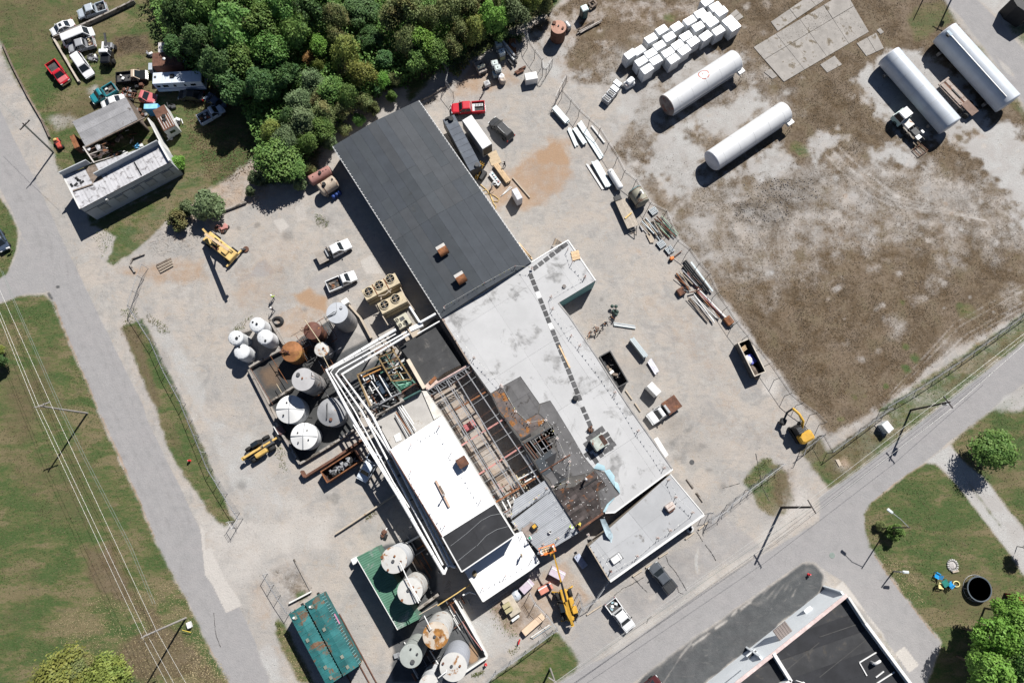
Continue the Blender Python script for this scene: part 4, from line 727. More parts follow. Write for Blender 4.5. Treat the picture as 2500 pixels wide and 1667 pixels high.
for s,m,r in (('p 610,970 860,1400',GALV,.13),('p 470,1070 720,1440',GALV,.12),('p 310,1140 480,1500',WALLT,.14),('p 330,1000 640,860',ORANGE,.12),('p 500,960 540,1080',GALV,.1),('p 360,1420 950,1560',STEEL,.1)): f = PL(s,4.2); MB().cyl(f[0],f[1],r,n=8).bo('riser_pipe',MAT('rust_orange_pipe',(.5,.25,.08),.8) if m is ORANGE else m,pu)
c = P('p',825,805,3.6); MB().lathe([(.0,2.9),(.45,3.0),(.55,3.4),(.4,3.8),(0,3.9)],(c.x,c.y,0),14).bo('separator',GALV,pu); c = P('p',1000,1310,3.2); MB().lathe([(0,2.4),(.35,2.5),(.38,3.0),(0,3.3)],(c.x,c.y,0),12).bo('valve_dome',MAT('dirty_white',(.6,.5,.45),.7),pu); c = P('p',700,1180,1.0); MB().bevbox((c.x,c.y,1.4),(2.2,1.5,2.2),math.atan2(dM.y,dM.x),.1).bo('dark_tank',MAT('dark_blue_tank',(.03,.05,.08),.6),pu)
c = P('p',1150,230,1.5); MB().box((c.x,c.y,1.0),(2.2,2.4,2.0),math.atan2(dM.y,dM.x)).bo('pump_house',WALLT,pu)
# --- pipe rack, white lagged pipes
pr = thing('pipe_rack','rack of white lagged pipes bending round the tank yard beside the tall hall','pipe rack',ctr(PL('12 1400,1100'))); hr = 5.4
PIPEW = MAT('white_pipe_lagging',(.78,.78,.77),.5,.05,1.5,stain=(.5,.46,.42),sscale=.9,samt=.66)
runs = (('12 2190,640 1395,1105 13 1640,10 24 395,318',.26,0),('12 2190,690 1480,1080 1440,1130 13 1720,20 24 330,215',.1,.1),('12 2320,665 1545,1100 1500,1150 13 1800,20 24 380,215',.15,.05),('12 2347,690 1570,1150 13 1920,70 24 440,210',.2,.0),('13 1735,180 2347,1120',.13,-.25),('13 1860,100 2347,830 24 500,235',.17,-.15),('13 1700,170 2330,1190',.08,.15))
for s,r,dz in runs: 
    f = PL(s,hr+dz); MB().tube(f,r,8).bo('lagged_pipe',PIPEW,pr)
    for k in range(len(f)-1):
        n = int((f[k+1]-f[k]).length/3)
        for j in range(1,n): p = f[k].lerp(f[k+1],j/n); d = (f[k+1]-f[k]).normalized(); MB().cyl(p-d*.06,p+d*.06,r+.02,n=8).bo('pipe_band',GALV,pr)
f = PL('24 395,318 440,215 525,240',hr); MB().tube(f,.2,8).bo('header_pipe',PIPEW,pr); f = PL('p 1150,180 1370,80',4.4); MB().bar(f[0],f[1],.7,.7).bo('header_box',PIPEW,pr); f = PL('22 120,560 300,460',5.0); MB().cyl(f[0],f[1],.2,n=10).bo('lagged_pipe',PIPEW,pr); f = PL('22 0,380 115,560',5.0); MB().cyl(f[0],f[1],.2,n=10).bo('lagged_pipe',PIPEW,pr); f = PL('22 90,690 345,545',4.0); MB().cyl(f[0],f[1],.12,n=8).bo('lagged_pipe',PIPEW,pr)
for s in ('13 1700,30 1990,-60','13 1800,330 2010,190','13 1990,640 2120,560','13 2110,820 2260,730','13 2270,1080 23 80,1000','23 0,1350 240,1210','24 200,90 430,-20','12 1380,1110 1570,1180','12 1850,850 1990,950','12 2050,720 2180,810','24 330,300 520,210'):
    f = PL(s,hr-.4); MB().bar(f[0],f[1],.2,.25).bo('rack_beam',DGREY,pr)
    for p in f: MB().box((p.x,p.y,(hr-.5)/2),(.2,.2,hr-.5)).bo('rack_post',DGREY,pr)
    MB().bar(f[0]-Z*.2,Vector((f[1].x,f[1].y,2.4)),.1).bo('rack_brace',DGREY,pr)
# --- green roofed lean-to beside the lower tanks
hS = 4.0; gS = PL('14 1735,127 1968,4 2455,835 2210,957',hS); gs = thing('green_shed','green ribbed-metal lean-to beside the lower tanks','shed',ctr(gS)); walls(gS,hS-.15,MAT('green_wall',(.1,.18,.14),.7),gs)
for k in range(6): corrugated([gS[0].lerp(gS[3],k/6+.001),gS[0].lerp(gS[3],(k+1)/6-.001),gS[1].lerp(gS[2],(k+1)/6-.001),gS[1].lerp(gS[2],k/6+.001)],6,.05,hS+.008*(k % 2),GRNROOF,gs)
MB().bar(gS[0],gS[3],.1,.14).bo('gutter',WHITEP,gs)
# --- derelict shop, upper left
hD = 4.6; rD = PL('01 722,440 1822,62 1950,288 920,828',hD); dd = thing('derelict_shop','derelict shop with a whitewashed metal roof and a boarded bluish side wall','building',ctr(rD))
SID = MAT('blue_grey_siding',(.4,.42,.44),.8,.1,.5,stain=(.3,.3,.3),sscale=.5,samt=.6); walls(rD,hD-.15,SID,dd); WSH = MAT('whitewashed_tin',(.46,.46,.48),.65,.1,.6,stain=(.27,.26,.27),sscale=.9,samt=.53,objrand=.06)
for k in range(9):
    a_,b_ = k/9+.001,(k+1)/9-.001; q_ = [rD[0].lerp(rD[1],a_),rD[0].lerp(rD[1],b_),rD[3].lerp(rD[2],b_),rD[3].lerp(rD[2],a_)]
    if k < 3: corrugated([q_[0].lerp(q_[3],.03 if k < 2 else .52),q_[1].lerp(q_[2],.03 if k < 2 else .52),q_[2],q_[3]],3,.015,hD+.006*(k % 2),WSH,dd)
    else: corrugated(q_,3,.015,hD+.006*(k % 2),WSH,dd)
deck(rD,hD-.14,hD-.02,OLDWOOD,dd); f = PL('01 700,430 1010,285',hD+.6); MB().bar(f[0],f[1],.16,1.3).bo('parapet',SID,dd); f = PL('01 1095,440 1820,62',hD+.6); MB().bar(f[0],f[1],.16,1.3).bo('parapet',SID,dd); f = PL('01 1825,62 1950,285',hD+.35); MB().bar(f[0],f[1],.25,.7).bo('parapet',WHITEP,dd)
f = [rD[0].lerp(rD[3],.55).lerp(rD[1].lerp(rD[2],.55),.22),rD[0].lerp(rD[3],.5).lerp(rD[1].lerp(rD[2],.5),.02)]; MB().bar(f[0]+Z*.1,f[1]+Z*.1,.2,.2).bo('broken_ridge',OLDWOOD,dd); trim([rD[0],rD[3]],hD+.05,.2,.2,WALLW,dd,closed=False)
u = (rD[2]-rD[3]).normalized(); nn = Vector((u.y,-u.x,0)); an = math.atan2(u.y,u.x)
for t in (.17,.36,.55,.7,.89):
    p = rD[3].lerp(rD[2],t)+nn*.02; wf = MB().box((p.x,p.y,2.2),(1.5,.12,1.7),an).bo('window',MAT('window_frame_grey',(.2,.22,.23),.7),dd); MB().box((p.x+nn.x*.06,p.y+nn.y*.06,2.2),(1.3,.05,1.5),an).build('board',MAT('grey_board',(.33,.34,.34),.8),wf,dd.location)
p,q = rD[3]+nn*.03,rD[2]+nn*.03; MB().bar(Vector((p.x,p.y,3.3)),Vector((q.x,q.y,3.3)),.06,.06).bo('siding_band',DGREY,dd); f = PL('01 1535,285 1622,440',hD+.1); MB().bar(f[0],f[1],.14,.1).bo('roof_seam',BLACKM,dd); c = rD[3].lerp(rD[2],.26)+nn*.2; MB().box((c.x,c.y,3.9),(.3,.4,.5),an).bo('wall_lamp',WHITEP,dd)
for (x,y) in ((880,480),(905,500),(820,555),(870,545),(940,520)): c = P('01',x,y,hD+.06); MB().box((c.x,c.y,hD+.07),(.7,.35,.03),RND.random()*3).bo('roof_hole_patch',BLACKM,dd)
hU = 3.7; rU = PL('00 828,1395 1440,1115 1580,1372 01 980,112',hU); us = thing('open_shed','open shed with a weathered grey tin roof and a collapsed charred end','shed',ctr(rU)); TIN = MAT('weathered_tin',(.27,.27,.28),.7,.14,.7,stain=(.16,.14,.13),sscale=.7,samt=.6,objrand=.1)
for k in range(4): a_,b_ = k/4+.002,(k+1)/4-.002; corrugated([rU[0].lerp(rU[1],0).lerp(rU[3],a_),rU[0].lerp(rU[3],b_),rU[1].lerp(rU[2],b_),rU[1].lerp(rU[2],a_)],5,.03,hU+.015*(k % 2),TIN,us)
for p in rU: MB().box((p.x,p.y,hU/2),(.2,.2,hU-.05)).bo('post',OLDWOOD,us)
walls(rU,hU-.1,OLDWOOD,us,.12,0,skip=(0,)); f = PL('01 985,118 00 1660,1350',hU+.05); MB().bar(f[0],f[1],.18,.2).bo('fascia',OLDWOOD,us)
f0,f1,f2,f3 = PL('01 965,120 1200,20 1285,330 1085,395',hU-.3)
for k in range(7): t = k/6; MB().bar(f0.lerp(f3,t),f1.lerp(f2,t)-Z*.5*t,.12,.16).bo('rafter',BURNT if k % 2 else MAT('bleached_wood',(.4,.37,.34),.9),us)
for k in range(18): u_,v_ = RND.random()*.9,RND.random(); p = f0.lerp(f3,v_).lerp(f1.lerp(f2,v_),u_)-Z*.4*v_; MB().box(p+Z*.15,(RND.uniform(.4,1.3),RND.uniform(.25,.6),.03),RND.random()*3).bo('charred_sheet',RND.choice([BURNT,TIN,WSH]),us)
f = PL('01 955,118 1080,300',hU); MB().bar(f[0],f[1],.16,.25).bo('edge_beam',MAT('bleached_wood2',(.5,.47,.44),.9),us); f = PL('01 1020,370 1110,440',3.9); MB().bar(f[0],f[1],.2,.2).bo('fallen_beam',WOOD,us)
f = PL('00 1690,1350 01 1800,10 1950,285',3.2); solo(MB().bar(f[0]-Z*1.6,f[2]-Z*1.6,.2,3.0),'yard_wall',WALLW,'freestanding white wall closing the yard of the derelict shop','wall')
# --- store at the lower right, long white front
hQ,hq = 6.2,5.2; fr0,fr1 = P('34',1370,1568,hQ),P('44',305,548,hQ); dq = (fr1-fr0).normalized(); fr0 = fr0-dq*14
bk = Vector((dq.y,-dq.x,0)); st = thing('store','black-roofed store with a tall white front wall on the dark parking lot','store',(fr0+fr1)/2-Z*hQ)
FR = MAT('white_store_front',(.8,.84,.86),.6,.04,.4,bump=.02); c = (fr0+fr1)/2+bk*.2; an = math.atan2(dq.y,dq.x); L = (fr1-fr0).length
MB().box((c.x,c.y,hQ/2),(L,.4,hQ),an).bo('front_wall',FR,st); MB().box((c.x,c.y,hQ+.03),(L+.1,.5,.08),an).bo('coping',MAT('pinkish_coping',(.6,.48,.46),.7),st)
for t,w in ((.005,.1),(.44,.12)):
    p = fr1.lerp(fr0,t)-bk*.25; MB().box((p.x,p.y,hQ/2-.2),(.25,.5,hQ-.5),an).bo('pilaster',FR,st)
e1 = P('44',512,872,hQ-.4); e2 = P('44',1030,1568,hQ-.4); dside = (e2-e1).normalized()
MB().bar(fr1-Z*.3+bk*.4,e1,.3,1.2).bo('side_wall',WALLW,st); MB().bar(e1,e2+dside*8,.4,1.2).bo('parapet',WHITEP,st)
base = [fr0+bk*.4,fr1+bk*.4,e1,e2+dside*8,fr0+bk*26]; base = [Vector((p.x,p.y,hq)) for p in base]; walls(base[1:4],hq-.1,WALLW,st,skip=(2,)); deck(base,hq-.12,hq,BLACK_ROOF,st)
roof_sheets(base,striplines(P('44',0,1150,hq),(P('44',430,890,hq)-P('44',0,1040,hq)).normalized(),-10,10,2.6),hq+.004,[BLACK_ROOF,MAT('dull_black_roof',(.042,.043,.046),.8,.2,.5,stain=(.08,.075,.07),sscale=.5,samt=.55)],st)
f = PL('34 1810,1215 2010,1535',hQ-.4); MB().bar(f[0],f[1],.45,1.2).bo('parapet',WHITEP,st); f = PL('34 2005,1530 1900,1600',hQ-.4); MB().bar(f[0],f[1],.45,1.2).bo('parapet',WHITEP,st)
for s in ('44 460,1330 655,1212','44 460,1330 545,1480','44 650,1500 740,1430','44 660,1568 860,1440'): f = PL(s,hq+.12); MB().bar(f[0],f[1],.14,.15).bo('roof_curb',WHITEP,st)
for s in ('44 0,1500 560,1050','34 2347,1100 1900,1480','44 0,1040 430,895'): f = PL(s,hq+.06); MB().bar(f[0],f[1],.12,.06).bo('roof_seam',MAT('grey_seam',(.06,.06,.06),.8),st)
def onfront(zs,hw,dep=0.0): 
    p = P('s',*zs,hw); d = fr0-p; return p
cw = (P('s',1170,720,4.2)); fp = fr0+dq*((cw-fr0).dot(dq))-bk*.75; aw = MB().box((fp.x,fp.y,4.6),(2.3,1.7,.12),an); o = aw.bo('awning',MAT('brown_awning',(.2,.17,.16),.7,.1,2),st)
for k in range(6): p = fp+dq*(-1.0+.4*k); MB().bar(Vector((p.x,p.y,4.69))-bk*.83,Vector((p.x,p.y,4.69))+bk*.83,.07,.06).build('awning_rib',MAT('brown_rib',(.3,.26,.24),.7),o,st.location)
for zx,w in ((1560,1.2),(720,1.6)):
    cw = P('s',zx,380 if zx > 1000 else 1090,2.6 if zx > 1000 else 3.2); fp = fr0+dq*((cw-fr0).dot(dq))-bk*.25; o = MB().box((fp.x,fp.y,2.7),(w,.5,.35),an).bo('window_box',FR,st)
    if zx < 1000: MB().box((fp.x-bk.x*.06,fp.y-bk.y*.06,3.1),(1.5,.3,.06),an).build('window_hood',DGREY,o,st.location)
letters = MB()
for k in range(24):
    cw = P('s',250+k*11.8,1520-k*9,4.4); fp = fr0+dq*((cw-fr0).dot(dq))-bk*.03; letters.box((fp.x,fp.y,4.35),(.12 if k % 5 != 4 else .05,.05,.3 if k % 3 else .2),an)
letters.bo('sign_lettering',MAT('faded_sign_ink',(.25,.27,.3),.8),st); cw = P('s',205,1550,4.4); fp = fr0+dq*((cw-fr0).dot(dq))-bk*.03; MB().box((fp.x,fp.y,4.4),(.35,.05,.5),an).bo('sign_emblem',MAT('sign_blue',(.08,.18,.45),.7),st)
letters = MB()
for k in range(5): cw = P('s',640+k*18,1085-k*10,2.2); fp = fr0+dq*((cw-fr0).dot(dq))-bk*.03; letters.box((fp.x,fp.y,2.15),(.16,.05,.4),an)
letters.bo('sign_lettering',DGREY,st)
c = P('44',620,1340,hq+.6); o = thing('roof_turbine','white goose-neck vent on the black store roof inside a white curb','roof vent',(c.x,c.y,hq+.03),.5); MB().cyl((0,0,0),(0,0,.8),.22).build('stack',GALV,o); MB().tube([(0,0,.7),(.1,0,1.0),(.5,0,1.05),(.9,-.1,.8)],.2,8).build('neck',WHITEP,o)
c = P('s',1470,1530,hq+.5); o = thing('roof_pipe','bent white service pipe on the black store roof by the parapet corner','pipe',(c.x,c.y,hq+.03)); MB().tube([(-.5,-.3,0),(-.5,.1,.7),(.4,-.2,.7)],.07,6).build('bent_pipe',WHITEP,o); MB().lathe([(0,.5),(.2,.55),(.2,.8),(0,.9)],(.45,-.25,0),10).build('cap',WHITEP,o)
# ---------------------------------------------------------------- vehicles
_pm = {}
def PAINT(name,col,rough=.35,dirt=None):
    return MAT('paint_'+name,col,rough,.07,1.5,stain=dirt,sscale=1.1,samt=.6,bump=.03,spec=.5)
LAMP = MAT('headlight_lens',(.7,.72,.72),.15,.05); TAIL = MAT('tail_light',(.4,.02,.02),.25,.05); CHROME = MAT('chrome',(.6,.6,.6),.25,.05,metal=.8)
def wheel_mesh(r,w):
    k = ('w',round(r,2),round(w,2))
    if k not in _pm:
        b = MB(); b.lathe([(r*.55,-w/2),(r*.93,-w/2),(r,-w/2+.05),(r,w/2-.05),(r*.93,w/2),(r*.55,w/2)],(0,0,0),14,axis=Vector((0,1,0))); me = b.mesh('tyre'); me.materials.append(RUBBER)
        b = MB(); b.lathe([(0,-w*.32),(r*.55,-w*.42),(r*.58,w*.42),(0,w*.32)],(0,0,0),12,axis=Vector((0,1,0))); m2 = b.mesh('rim'); m2.materials.append(GALV)
        _pm[k] = (me,m2)
    return _pm[k]
def wheels(par,xs,hw,r=.38,w=.26,rimmat=None):
    a,b = wheel_mesh(r,w)
    for x in xs:
        for s in (-1,1):
            o = share('wheel',a,None,par,(x,s*(hw-w/2),r)); share('rim',b,rimmat,o)
def place(tile,fr,re,h=1.0):
    a,b = P(tile,*fr,h),P(tile,*re,h); d = a-b; return (a+b)/2,d.length,math.atan2(d.y,d.x)
def ring(x,hb,ht,z0,zm,z1): return [(x,-hb*.94,z0),(x,-hb,zm),(x,-ht,z1),(x,0,z1+.025),(x,ht,z1),(x,hb,zm),(x,hb*.94,z0)]
def cab(par,x0,x1,r0,r1,hw,z0,z1,paint,rwin=True,split=True,sunroof=False):
    """greenhouse: x0 rear foot, x1 windscreen foot, r0..r1 roof"""
    ht = hw*.8; lo = [(x0,-hw),(x1,-hw),(x1,hw),(x0,hw)]; up = [(r0,-ht),(r1,-ht),(r1,ht),(r0,ht)]
    b = MB(); b.loft([[(x,y,z0) for x,y in lo],[(x,y,z1) for x,y in up]]); 
    e = .12; b.loft([[(r0,-ht,z1),(r1,-ht,z1),(r1,ht,z1),(r0,ht,z1)],[(r0+e,-ht+e,z1+.06),(r1-e,-ht+e,z1+.06),(r1-e,ht-e,z1+.06),(r0+e,ht-e,z1+.06)]]); b.build('cab',paint,par)
    def pane(name,a,b_,c,d,out):
        ps = [Vector(v) for v in (a,b_,c,d)]; m = sum(ps,Vector())/4; o = Vector(out).normalized()*.012
        q = [m+(p-m)*.86+o for p in ps]; nrm = (q[1]-q[0]).cross(q[2]-q[0]); q = q if nrm.dot(o) > 0 else q[::-1]
        MB().add(q+[p-o*3 for p in q],[(0,1,2,3),(7,6,5,4),(0,4,5,1),(1,5,6,2),(2,6,7,3),(3,7,4,0)]).build(name,DARKG,par)
    pane('windscreen',(x1,-hw,z0),(x1,hw,z0),(r1,ht,z1),(r1,-ht,z1),(1,0,.6))
    if rwin: pane('rear_window',(x0,-hw,z0),(x0,hw,z0),(r0,ht,z1),(r0,-ht,z1),(-1,0,.5))
    for s in (-1,1):
        segs = ((0,.5),(.5,1)) if split else ((0,1),)
        for t0,t1 in segs:
            f = lambda a,c,t: a+(c-a)*t
            pane('side_window',(f(x0,x1,t0),s*hw,z0),(f(x0,x1,t1),s*hw,z0),(f(r0,r1,t1),s*ht,z1),(f(r0,r1,t0),s*ht,z1),(0,s,.35))
    if sunroof: MB().box(((r0+r1)/2+.1,0,z1+.062),(.5,.7,.02)).build('sunroof',DARKG,par)
def lights(par,L,hw,z,rear=True):
    for s in (-1,1):
        MB().box((L/2-.06,s*(hw-.28),z),(.12,.36,.2)).build('headlight',LAMP,par)
        if rear: MB().box((-L/2+.03,s*(hw-.12),z+.1),(.08,.18,.4)).build('tail_light',TAIL,par)
def pickup(tile,fr,re,paint,label,name='pickup_truck',W_=1.95,crew=True,bed='open',load=None,roofmat=None,hoodmat=None,L=None,h=1.05,group=None,cat='pickup truck',wheelsx=True,lift=0.0):
    c,l,a = place(tile,fr,re,h); L = L or max(4.6,min(6.4,l)); hw = W_/2
    o = thing(name,label,cat,(c.x,c.y,lift),a,group)
    cabl = 2.25 if crew else 1.45; hood = L*.23; xf = L/2; xw = xf-hood; xc = xw-cabl*.9-.1; 
    b = MB(); b.loft([ring(xf-.02,hw*.80,hw*.74,.45,.72,.86),ring(xf-.28,hw*.97,hw*.88,.38,.8,1.0),ring(xw-.05,hw,hw*.92,.36,.88,1.08),ring(xc,hw,hw*.94,.36,.88,1.06)]); b.build('body',paint,o)
    b = MB(); b.loft([[(xf-.22,-hw*.8,1.0),(xw-.12,-hw*.86,1.075),(xw-.12,hw*.86,1.075),(xf-.22,hw*.8,1.0)],[(xf-.3,-hw*.7,1.06),(xw-.15,-hw*.75,1.125),(xw-.15,hw*.75,1.125),(xf-.3,hw*.7,1.06)]]); b.build('hood',hoodmat or paint,o)
    cab(o,xc+.05,xw+.1,xc+.22,xw-.62,hw*.93,1.04,1.72,roofmat or paint,split=crew)
    if bed in ('open','cap'):
        xr = -L/2; bl = xc-xr-.06; xm = (xc-.06+xr)/2
        MB().box((xm,0,.62),(bl,hw*1.8,.12)).build('bed_floor',MAT('bed_liner',(.06,.06,.062),.8,.3,2,stain=(.16,.13,.1),sscale=1.5,samt=.56),o)
        for s in (-1,1): MB().loft([[(xr,s*hw*.98-.06,.4),(xr,s*hw*.98+.06,.4),(xr,s*hw*.98+.05,1.1),(xr,s*hw*.98-.08,1.12)],[(xc-.06,s*hw*.98-.06,.4),(xc-.06,s*hw*.98+.06,.4),(xc-.06,s*hw*.98+.05,1.08),(xc-.06,s*hw*.98-.08,1.1)]]).build('bed_side',paint,o)
        MB().box((xr+.05,0,.78),(.08,hw*1.8,.64)).build('tailgate',paint,o); MB().box((xc-.1,0,.82),(.06,hw*1.85,.55)).build('bed_front',paint,o); MB().box((xr-.08,0,.5),(.14,hw*1.9,.18)).build('rear_bumper',CHROME,o)
        if bed == 'cap':
            b = MB(); b.loft([[(xr+.03,-hw*.95,1.1),(xc-.1,-hw*.95,1.1),(xc-.1,hw*.95,1.1),(xr+.03,hw*.95,1.1)],[(xr+.15,-hw*.82,1.3),(xc-.14,-hw*.82,1.3),(xc-.14,hw*.82,1.3),(xr+.15,hw*.82,1.3)]]); cv = b.build('bed_cover',load or paint,o)
            for y in (-.4,0,.4): MB().bar((xr+.2,y,1.31),(xc-.2,y,1.31),.06,.04).build('cover_rib',DGREY,cv)
        elif load: load(o,xr,xc,hw)
    elif bed == 'flat':
        xr = -L/2; MB().box(((xr+xc-.35)/2,0,.95),(xc-.35-xr,W_*1.08,.12)).build('flatbed',load or MAT('steel_deck',(.3,.27,.24),.8,.15,1.5,stain=(.25,.17,.12),sscale=1.2,samt=.58),o); MB().box(((xr+xc)/2,0,.62),(xc-xr-.2,.9,.45)).build('chassis',BLACKM,o)
        MB().box((xc-.22,0,1.35),(.1,W_*.95,.75)).build('headboard',BLACKM,o); MB().bevbox((xc-.55,.1,1.2),(.42,1.5,.42),0,.06).build('tool_box',GALV,o)
    else:
        xr = -L/2; 
        for s in (-.42,.42): MB().bar((xr,s,.6),(xc,s,.6),.1,.18).build('chassis_rail',RUSTD,o)
        for x in (xr+.1,xr+1,(xr+xc)/2): MB().bar((x,-.42,.6),(x,.42,.6),.1,.14).build('cross_member',RUSTD,o)
        MB().cyl((xr+.7,-.8,.42),(xr+.7,.8,.42),.09).build('axle',BLACKM,o)
    MB().box((xf-.03,0,.52),(.16,hw*1.75,.22)).build('front_bumper',CHROME,o); lights(o,L,hw,.78,bed in ('open','cap'))
    for s in (-1,1): MB().box((xw-.2,s*(hw+.12),1.12),(.14,.2,.18)).build('wing_mirror',BLACKM,o)
    wheels(o,(L/2-hood*.55,-L/2+L*.2),hw+.02,.39,.27); return o
def car(tile,fr,re,paint,label,name='car',kind='sedan',W_=1.8,L=None,h=.9,cat='car',sunroof=False,rack=False):
    c,l,a = place(tile,fr,re,h); L = L or max(4.1,min(5.4,l)); hw = W_/2; o = thing(name,label,cat,(c.x,c.y,0),a)
    zb = .92 if kind == 'sedan' else 1.02; zr = 1.4 if kind == 'sedan' else 1.78 if kind == 'suv' else 2.05
    hood = .25 if kind != 'van' else .16; xw = L/2-L*hood; tail = L*.17 if kind == 'sedan' else .1
    b = MB(); b.loft([ring(L/2,hw*.72,hw*.62,.42,.6,.72),ring(L/2-.25,hw*.95,hw*.85,.32,.68,.84),ring(xw,hw,hw*.93,.3,.72,zb),ring(-L/2+tail+.2,hw,hw*.93,.3,.74,zb),ring(-L/2+.15,hw*.96,hw*.86,.34,.7,zb-.04),ring(-L/2,hw*.8,hw*.74,.42,.62,zb-.16)]); b.build('body',paint,o)
    cab(o,-L/2+tail,xw+.25,-L/2+tail+(.75 if kind == 'sedan' else .3),xw-.6 if kind != 'van' else xw-.4,hw*.9,zb-.02,zr,paint,split=kind != 'van',sunroof=sunroof)
    if rack:
        for s in (-1,1): MB().bar((-L*.28,s*hw*.62,zr+.12),(L*.05,s*hw*.62,zr+.12),.05).build('roof_rail',GALV,o)
    lights(o,L,hw,.66); wheels(o,(L*.3,-L*.29),hw+.01,.34,.24)
    for s in (-1,1): MB().box((xw-.25,s*(hw+.1),zb+.08),(.14,.18,.14)).build('wing_mirror',BLACKM if kind != 'sedan' else paint,o)
    return o
WHT = PAINT('white',(.66,.67,.68)); RDP = PAINT('red',(.5,.015,.03)); SILV = PAINT('silver_blue',(.4,.45,.5),.3,(.5,.48,.45)); DGR = PAINT('dark_grey',(.045,.047,.05),.3); BLKP = PAINT('black',(.012,.013,.015),.3)
TEALV = PAINT('teal',(.02,.2,.24)); FADR = PAINT('faded_red',(.5,.12,.13),.6); TANP = PAINT('tan',(.42,.33,.25),.5); GRYP = PAINT('grey',(.3,.31,.33),.45); PALE = PAINT('pale_blue_white',(.6,.66,.74)); STGR = PAINT('slate',(.075,.085,.1),.35)
def junk(mats,n,s=.5,zr=(.72,.95)):
    def f(o,xr,xc,hw):
        for i in range(n): MB().box((RND.uniform(xr+.35,xc-.4),RND.uniform(-hw*.65,hw*.65),RND.uniform(*zr)),(RND.uniform(.2,s),RND.uniform(.2,s),RND.uniform(.08,.3)),RND.random()*3).build('load_piece',RND.choice(mats),o)
    return f
def ladder_load(o,xr,xc,hw):
    l = MB().box(((xr+xc)/2-.1,-.35,.85),(1.5,.5,.12)).build('ladder',GALV,o)
    for i in range(5): MB().box((xr+.5+.27*i,-.35,.93),(.1,.34,.05)).build('rung',BLACKM,l)
    MB().box((xc-.35,.1,.8),(.4,1.4,.25)).build('tool_box',GALV,o)
pickup('00',(885,165),(1205,60),SILV,'silver pickup with a black bed nosed into the weeds at the top edge',load=junk([BLACKM,DGREY],6))
car('00',(580,375),(838,250),WHT,'white sedan with a sunroof parked across the low wall',sunroof=True)
car('00',(1015,335),(715,455),WHT,'white panel van with a windowless body behind the white sedan','van','van',2.05,5.6,1.5,'van')
pickup('00',(780,555),(1065,470),GRYP,'faded grey pickup squeezed between the white van and the white wagon',load=junk([RUSTD,CREAM,WHITEP],6))
car('00',(1010,850),(850,625),WHT,'tall white station wagon parked at the end of the low wall','station_wagon','suv',1.95,5.2,1.2,'suv')
pickup('00',(735,930),(575,715),RDP,'bright red pickup with a faded hood outside the low wall',crew=False,hoodmat=FADR,L=5.0)
pickup('00',(1040,1145),(1310,985),TEALV,'teal pickup with a junk-filled bed by the open shed',crew=False,load=junk([OLDWOOD,DGREY,WHITEP],8))
pickup('00',(1680,850),(1325,890),BLKP,'black pickup with a tan cab roof beside the motorhome',crew=False,roofmat=TANP,load=junk([WHITEP,BLUEM,BLACKM],4))
pickup('00',(1760,1125),(1450,1065),FADR,'faded red truck cab on a bare chassis below the motorhome',crew=False,bed='none',L=5.4)
car('00',(1180,1205),(1400,1120),WHT,'white car half hidden under the eave of the open shed',kind='sedan')
pickup('10',(160,1245),(-30,1350),PALE,'blue-white pickup with red junk in its bed in the tree shade',crew=False,load=junk([RDP,RUST,WHITEP],6))
car('10',(60,1120),(170,1200),PAINT('night_blue',(.05,.07,.11)),'dark blue car in deep shade under the trees')
car('00',(2040,1080),(2330,1100),BLKP,'black car in the shadow just below the motorhome')
# loader truck with black hood
c,l,a = place('00',(1205,705),(1225,480),1.4); o = thing('boom_truck','black and white boom truck with its crane arm pointing up the photo','truck',(c.x,c.y,0),a)
MB().bevbox((1.5,0,1.2),(1.7,1.7,1.0),0,.18).build('hood',BLKP,o); cab(o,.0,1.0,.1,.75,.95,1.4,2.3,WHT,split=False); MB().box((.4,0,1.0),(1.2,1.9,.9)).build('cab_base',BLKP,o); MB().box((-1.0,0,.85),(2.2,1.0,.3)).build('chassis',DGREY,o)
MB().bar((-.6,.3,1.9),(-2.9,.1,2.4),.28).build('crane_arm',DGREY,o); MB().cyl((-.6,.3,.9),(-.6,.3,2.0),.3).build('crane_post',GRYP,o); MB().box((-1.3,-.75,1.1),(1.5,.35,.5)).build('side_box',WHITEP,o); MB().box((-1.2,.85,1.2),(.9,.3,.6)).build('side_box',GRYP,o); wheels(o,(1.4,-1.4),1.1,.48,.3)
# yard vehicles
pickup('20',(478,1240),(862,1215),RDP,'bright red crew-cab pickup with ladders in its bed',load=ladder_load)
car('20',(965,1380),(1140,1550),DGR,'dark grey suv with roof rails parked nose to the fence line','suv','suv',1.95,4.9,1.2,'suv',rack=True)
pickup('11',(1660,1210),(1285,1400),WHT,'white crew-cab truck with a rusty flatbed and silver tool box','flatbed_truck',2.0,True,'flat',cat='truck')
pickup('12',(1725,10),(1400,150),WHT,'white pickup with rust and scrap in its open bed',crew=False,load=junk([RUST,RUSTD,OLDWOOD],9,.6))
pickup('13',(1810,770),(1940,545),PALE,'pale blue-looking pickup standing in the shade of the pipe rack')
pickup('32',(445,1650),(690,1480),WHT,'white truck with a brown steel service bed beside the pale roof','service_truck',2.05,False,'flat',RUSTD,L=5.6,cat='truck')
pickup('34',(440,215),(670,510),STGR,'slate grey pickup with a ribbed bed cover on the cracked parking lot',bed='cap',load=DGR)
pickup('24',(2540,955),(2300,630),WHT,'white pickup with an equipment-filled bed behind the telehandler',load=junk([DGREY,BLUEM,WHITEP,BLACKM],8))
c = P('34',400,1568,.8); car('34',(470,1568),(310,1690),PAINT('maroon',(.06,.012,.014)),'dark maroon car just entering at the bottom edge on the dark lot')
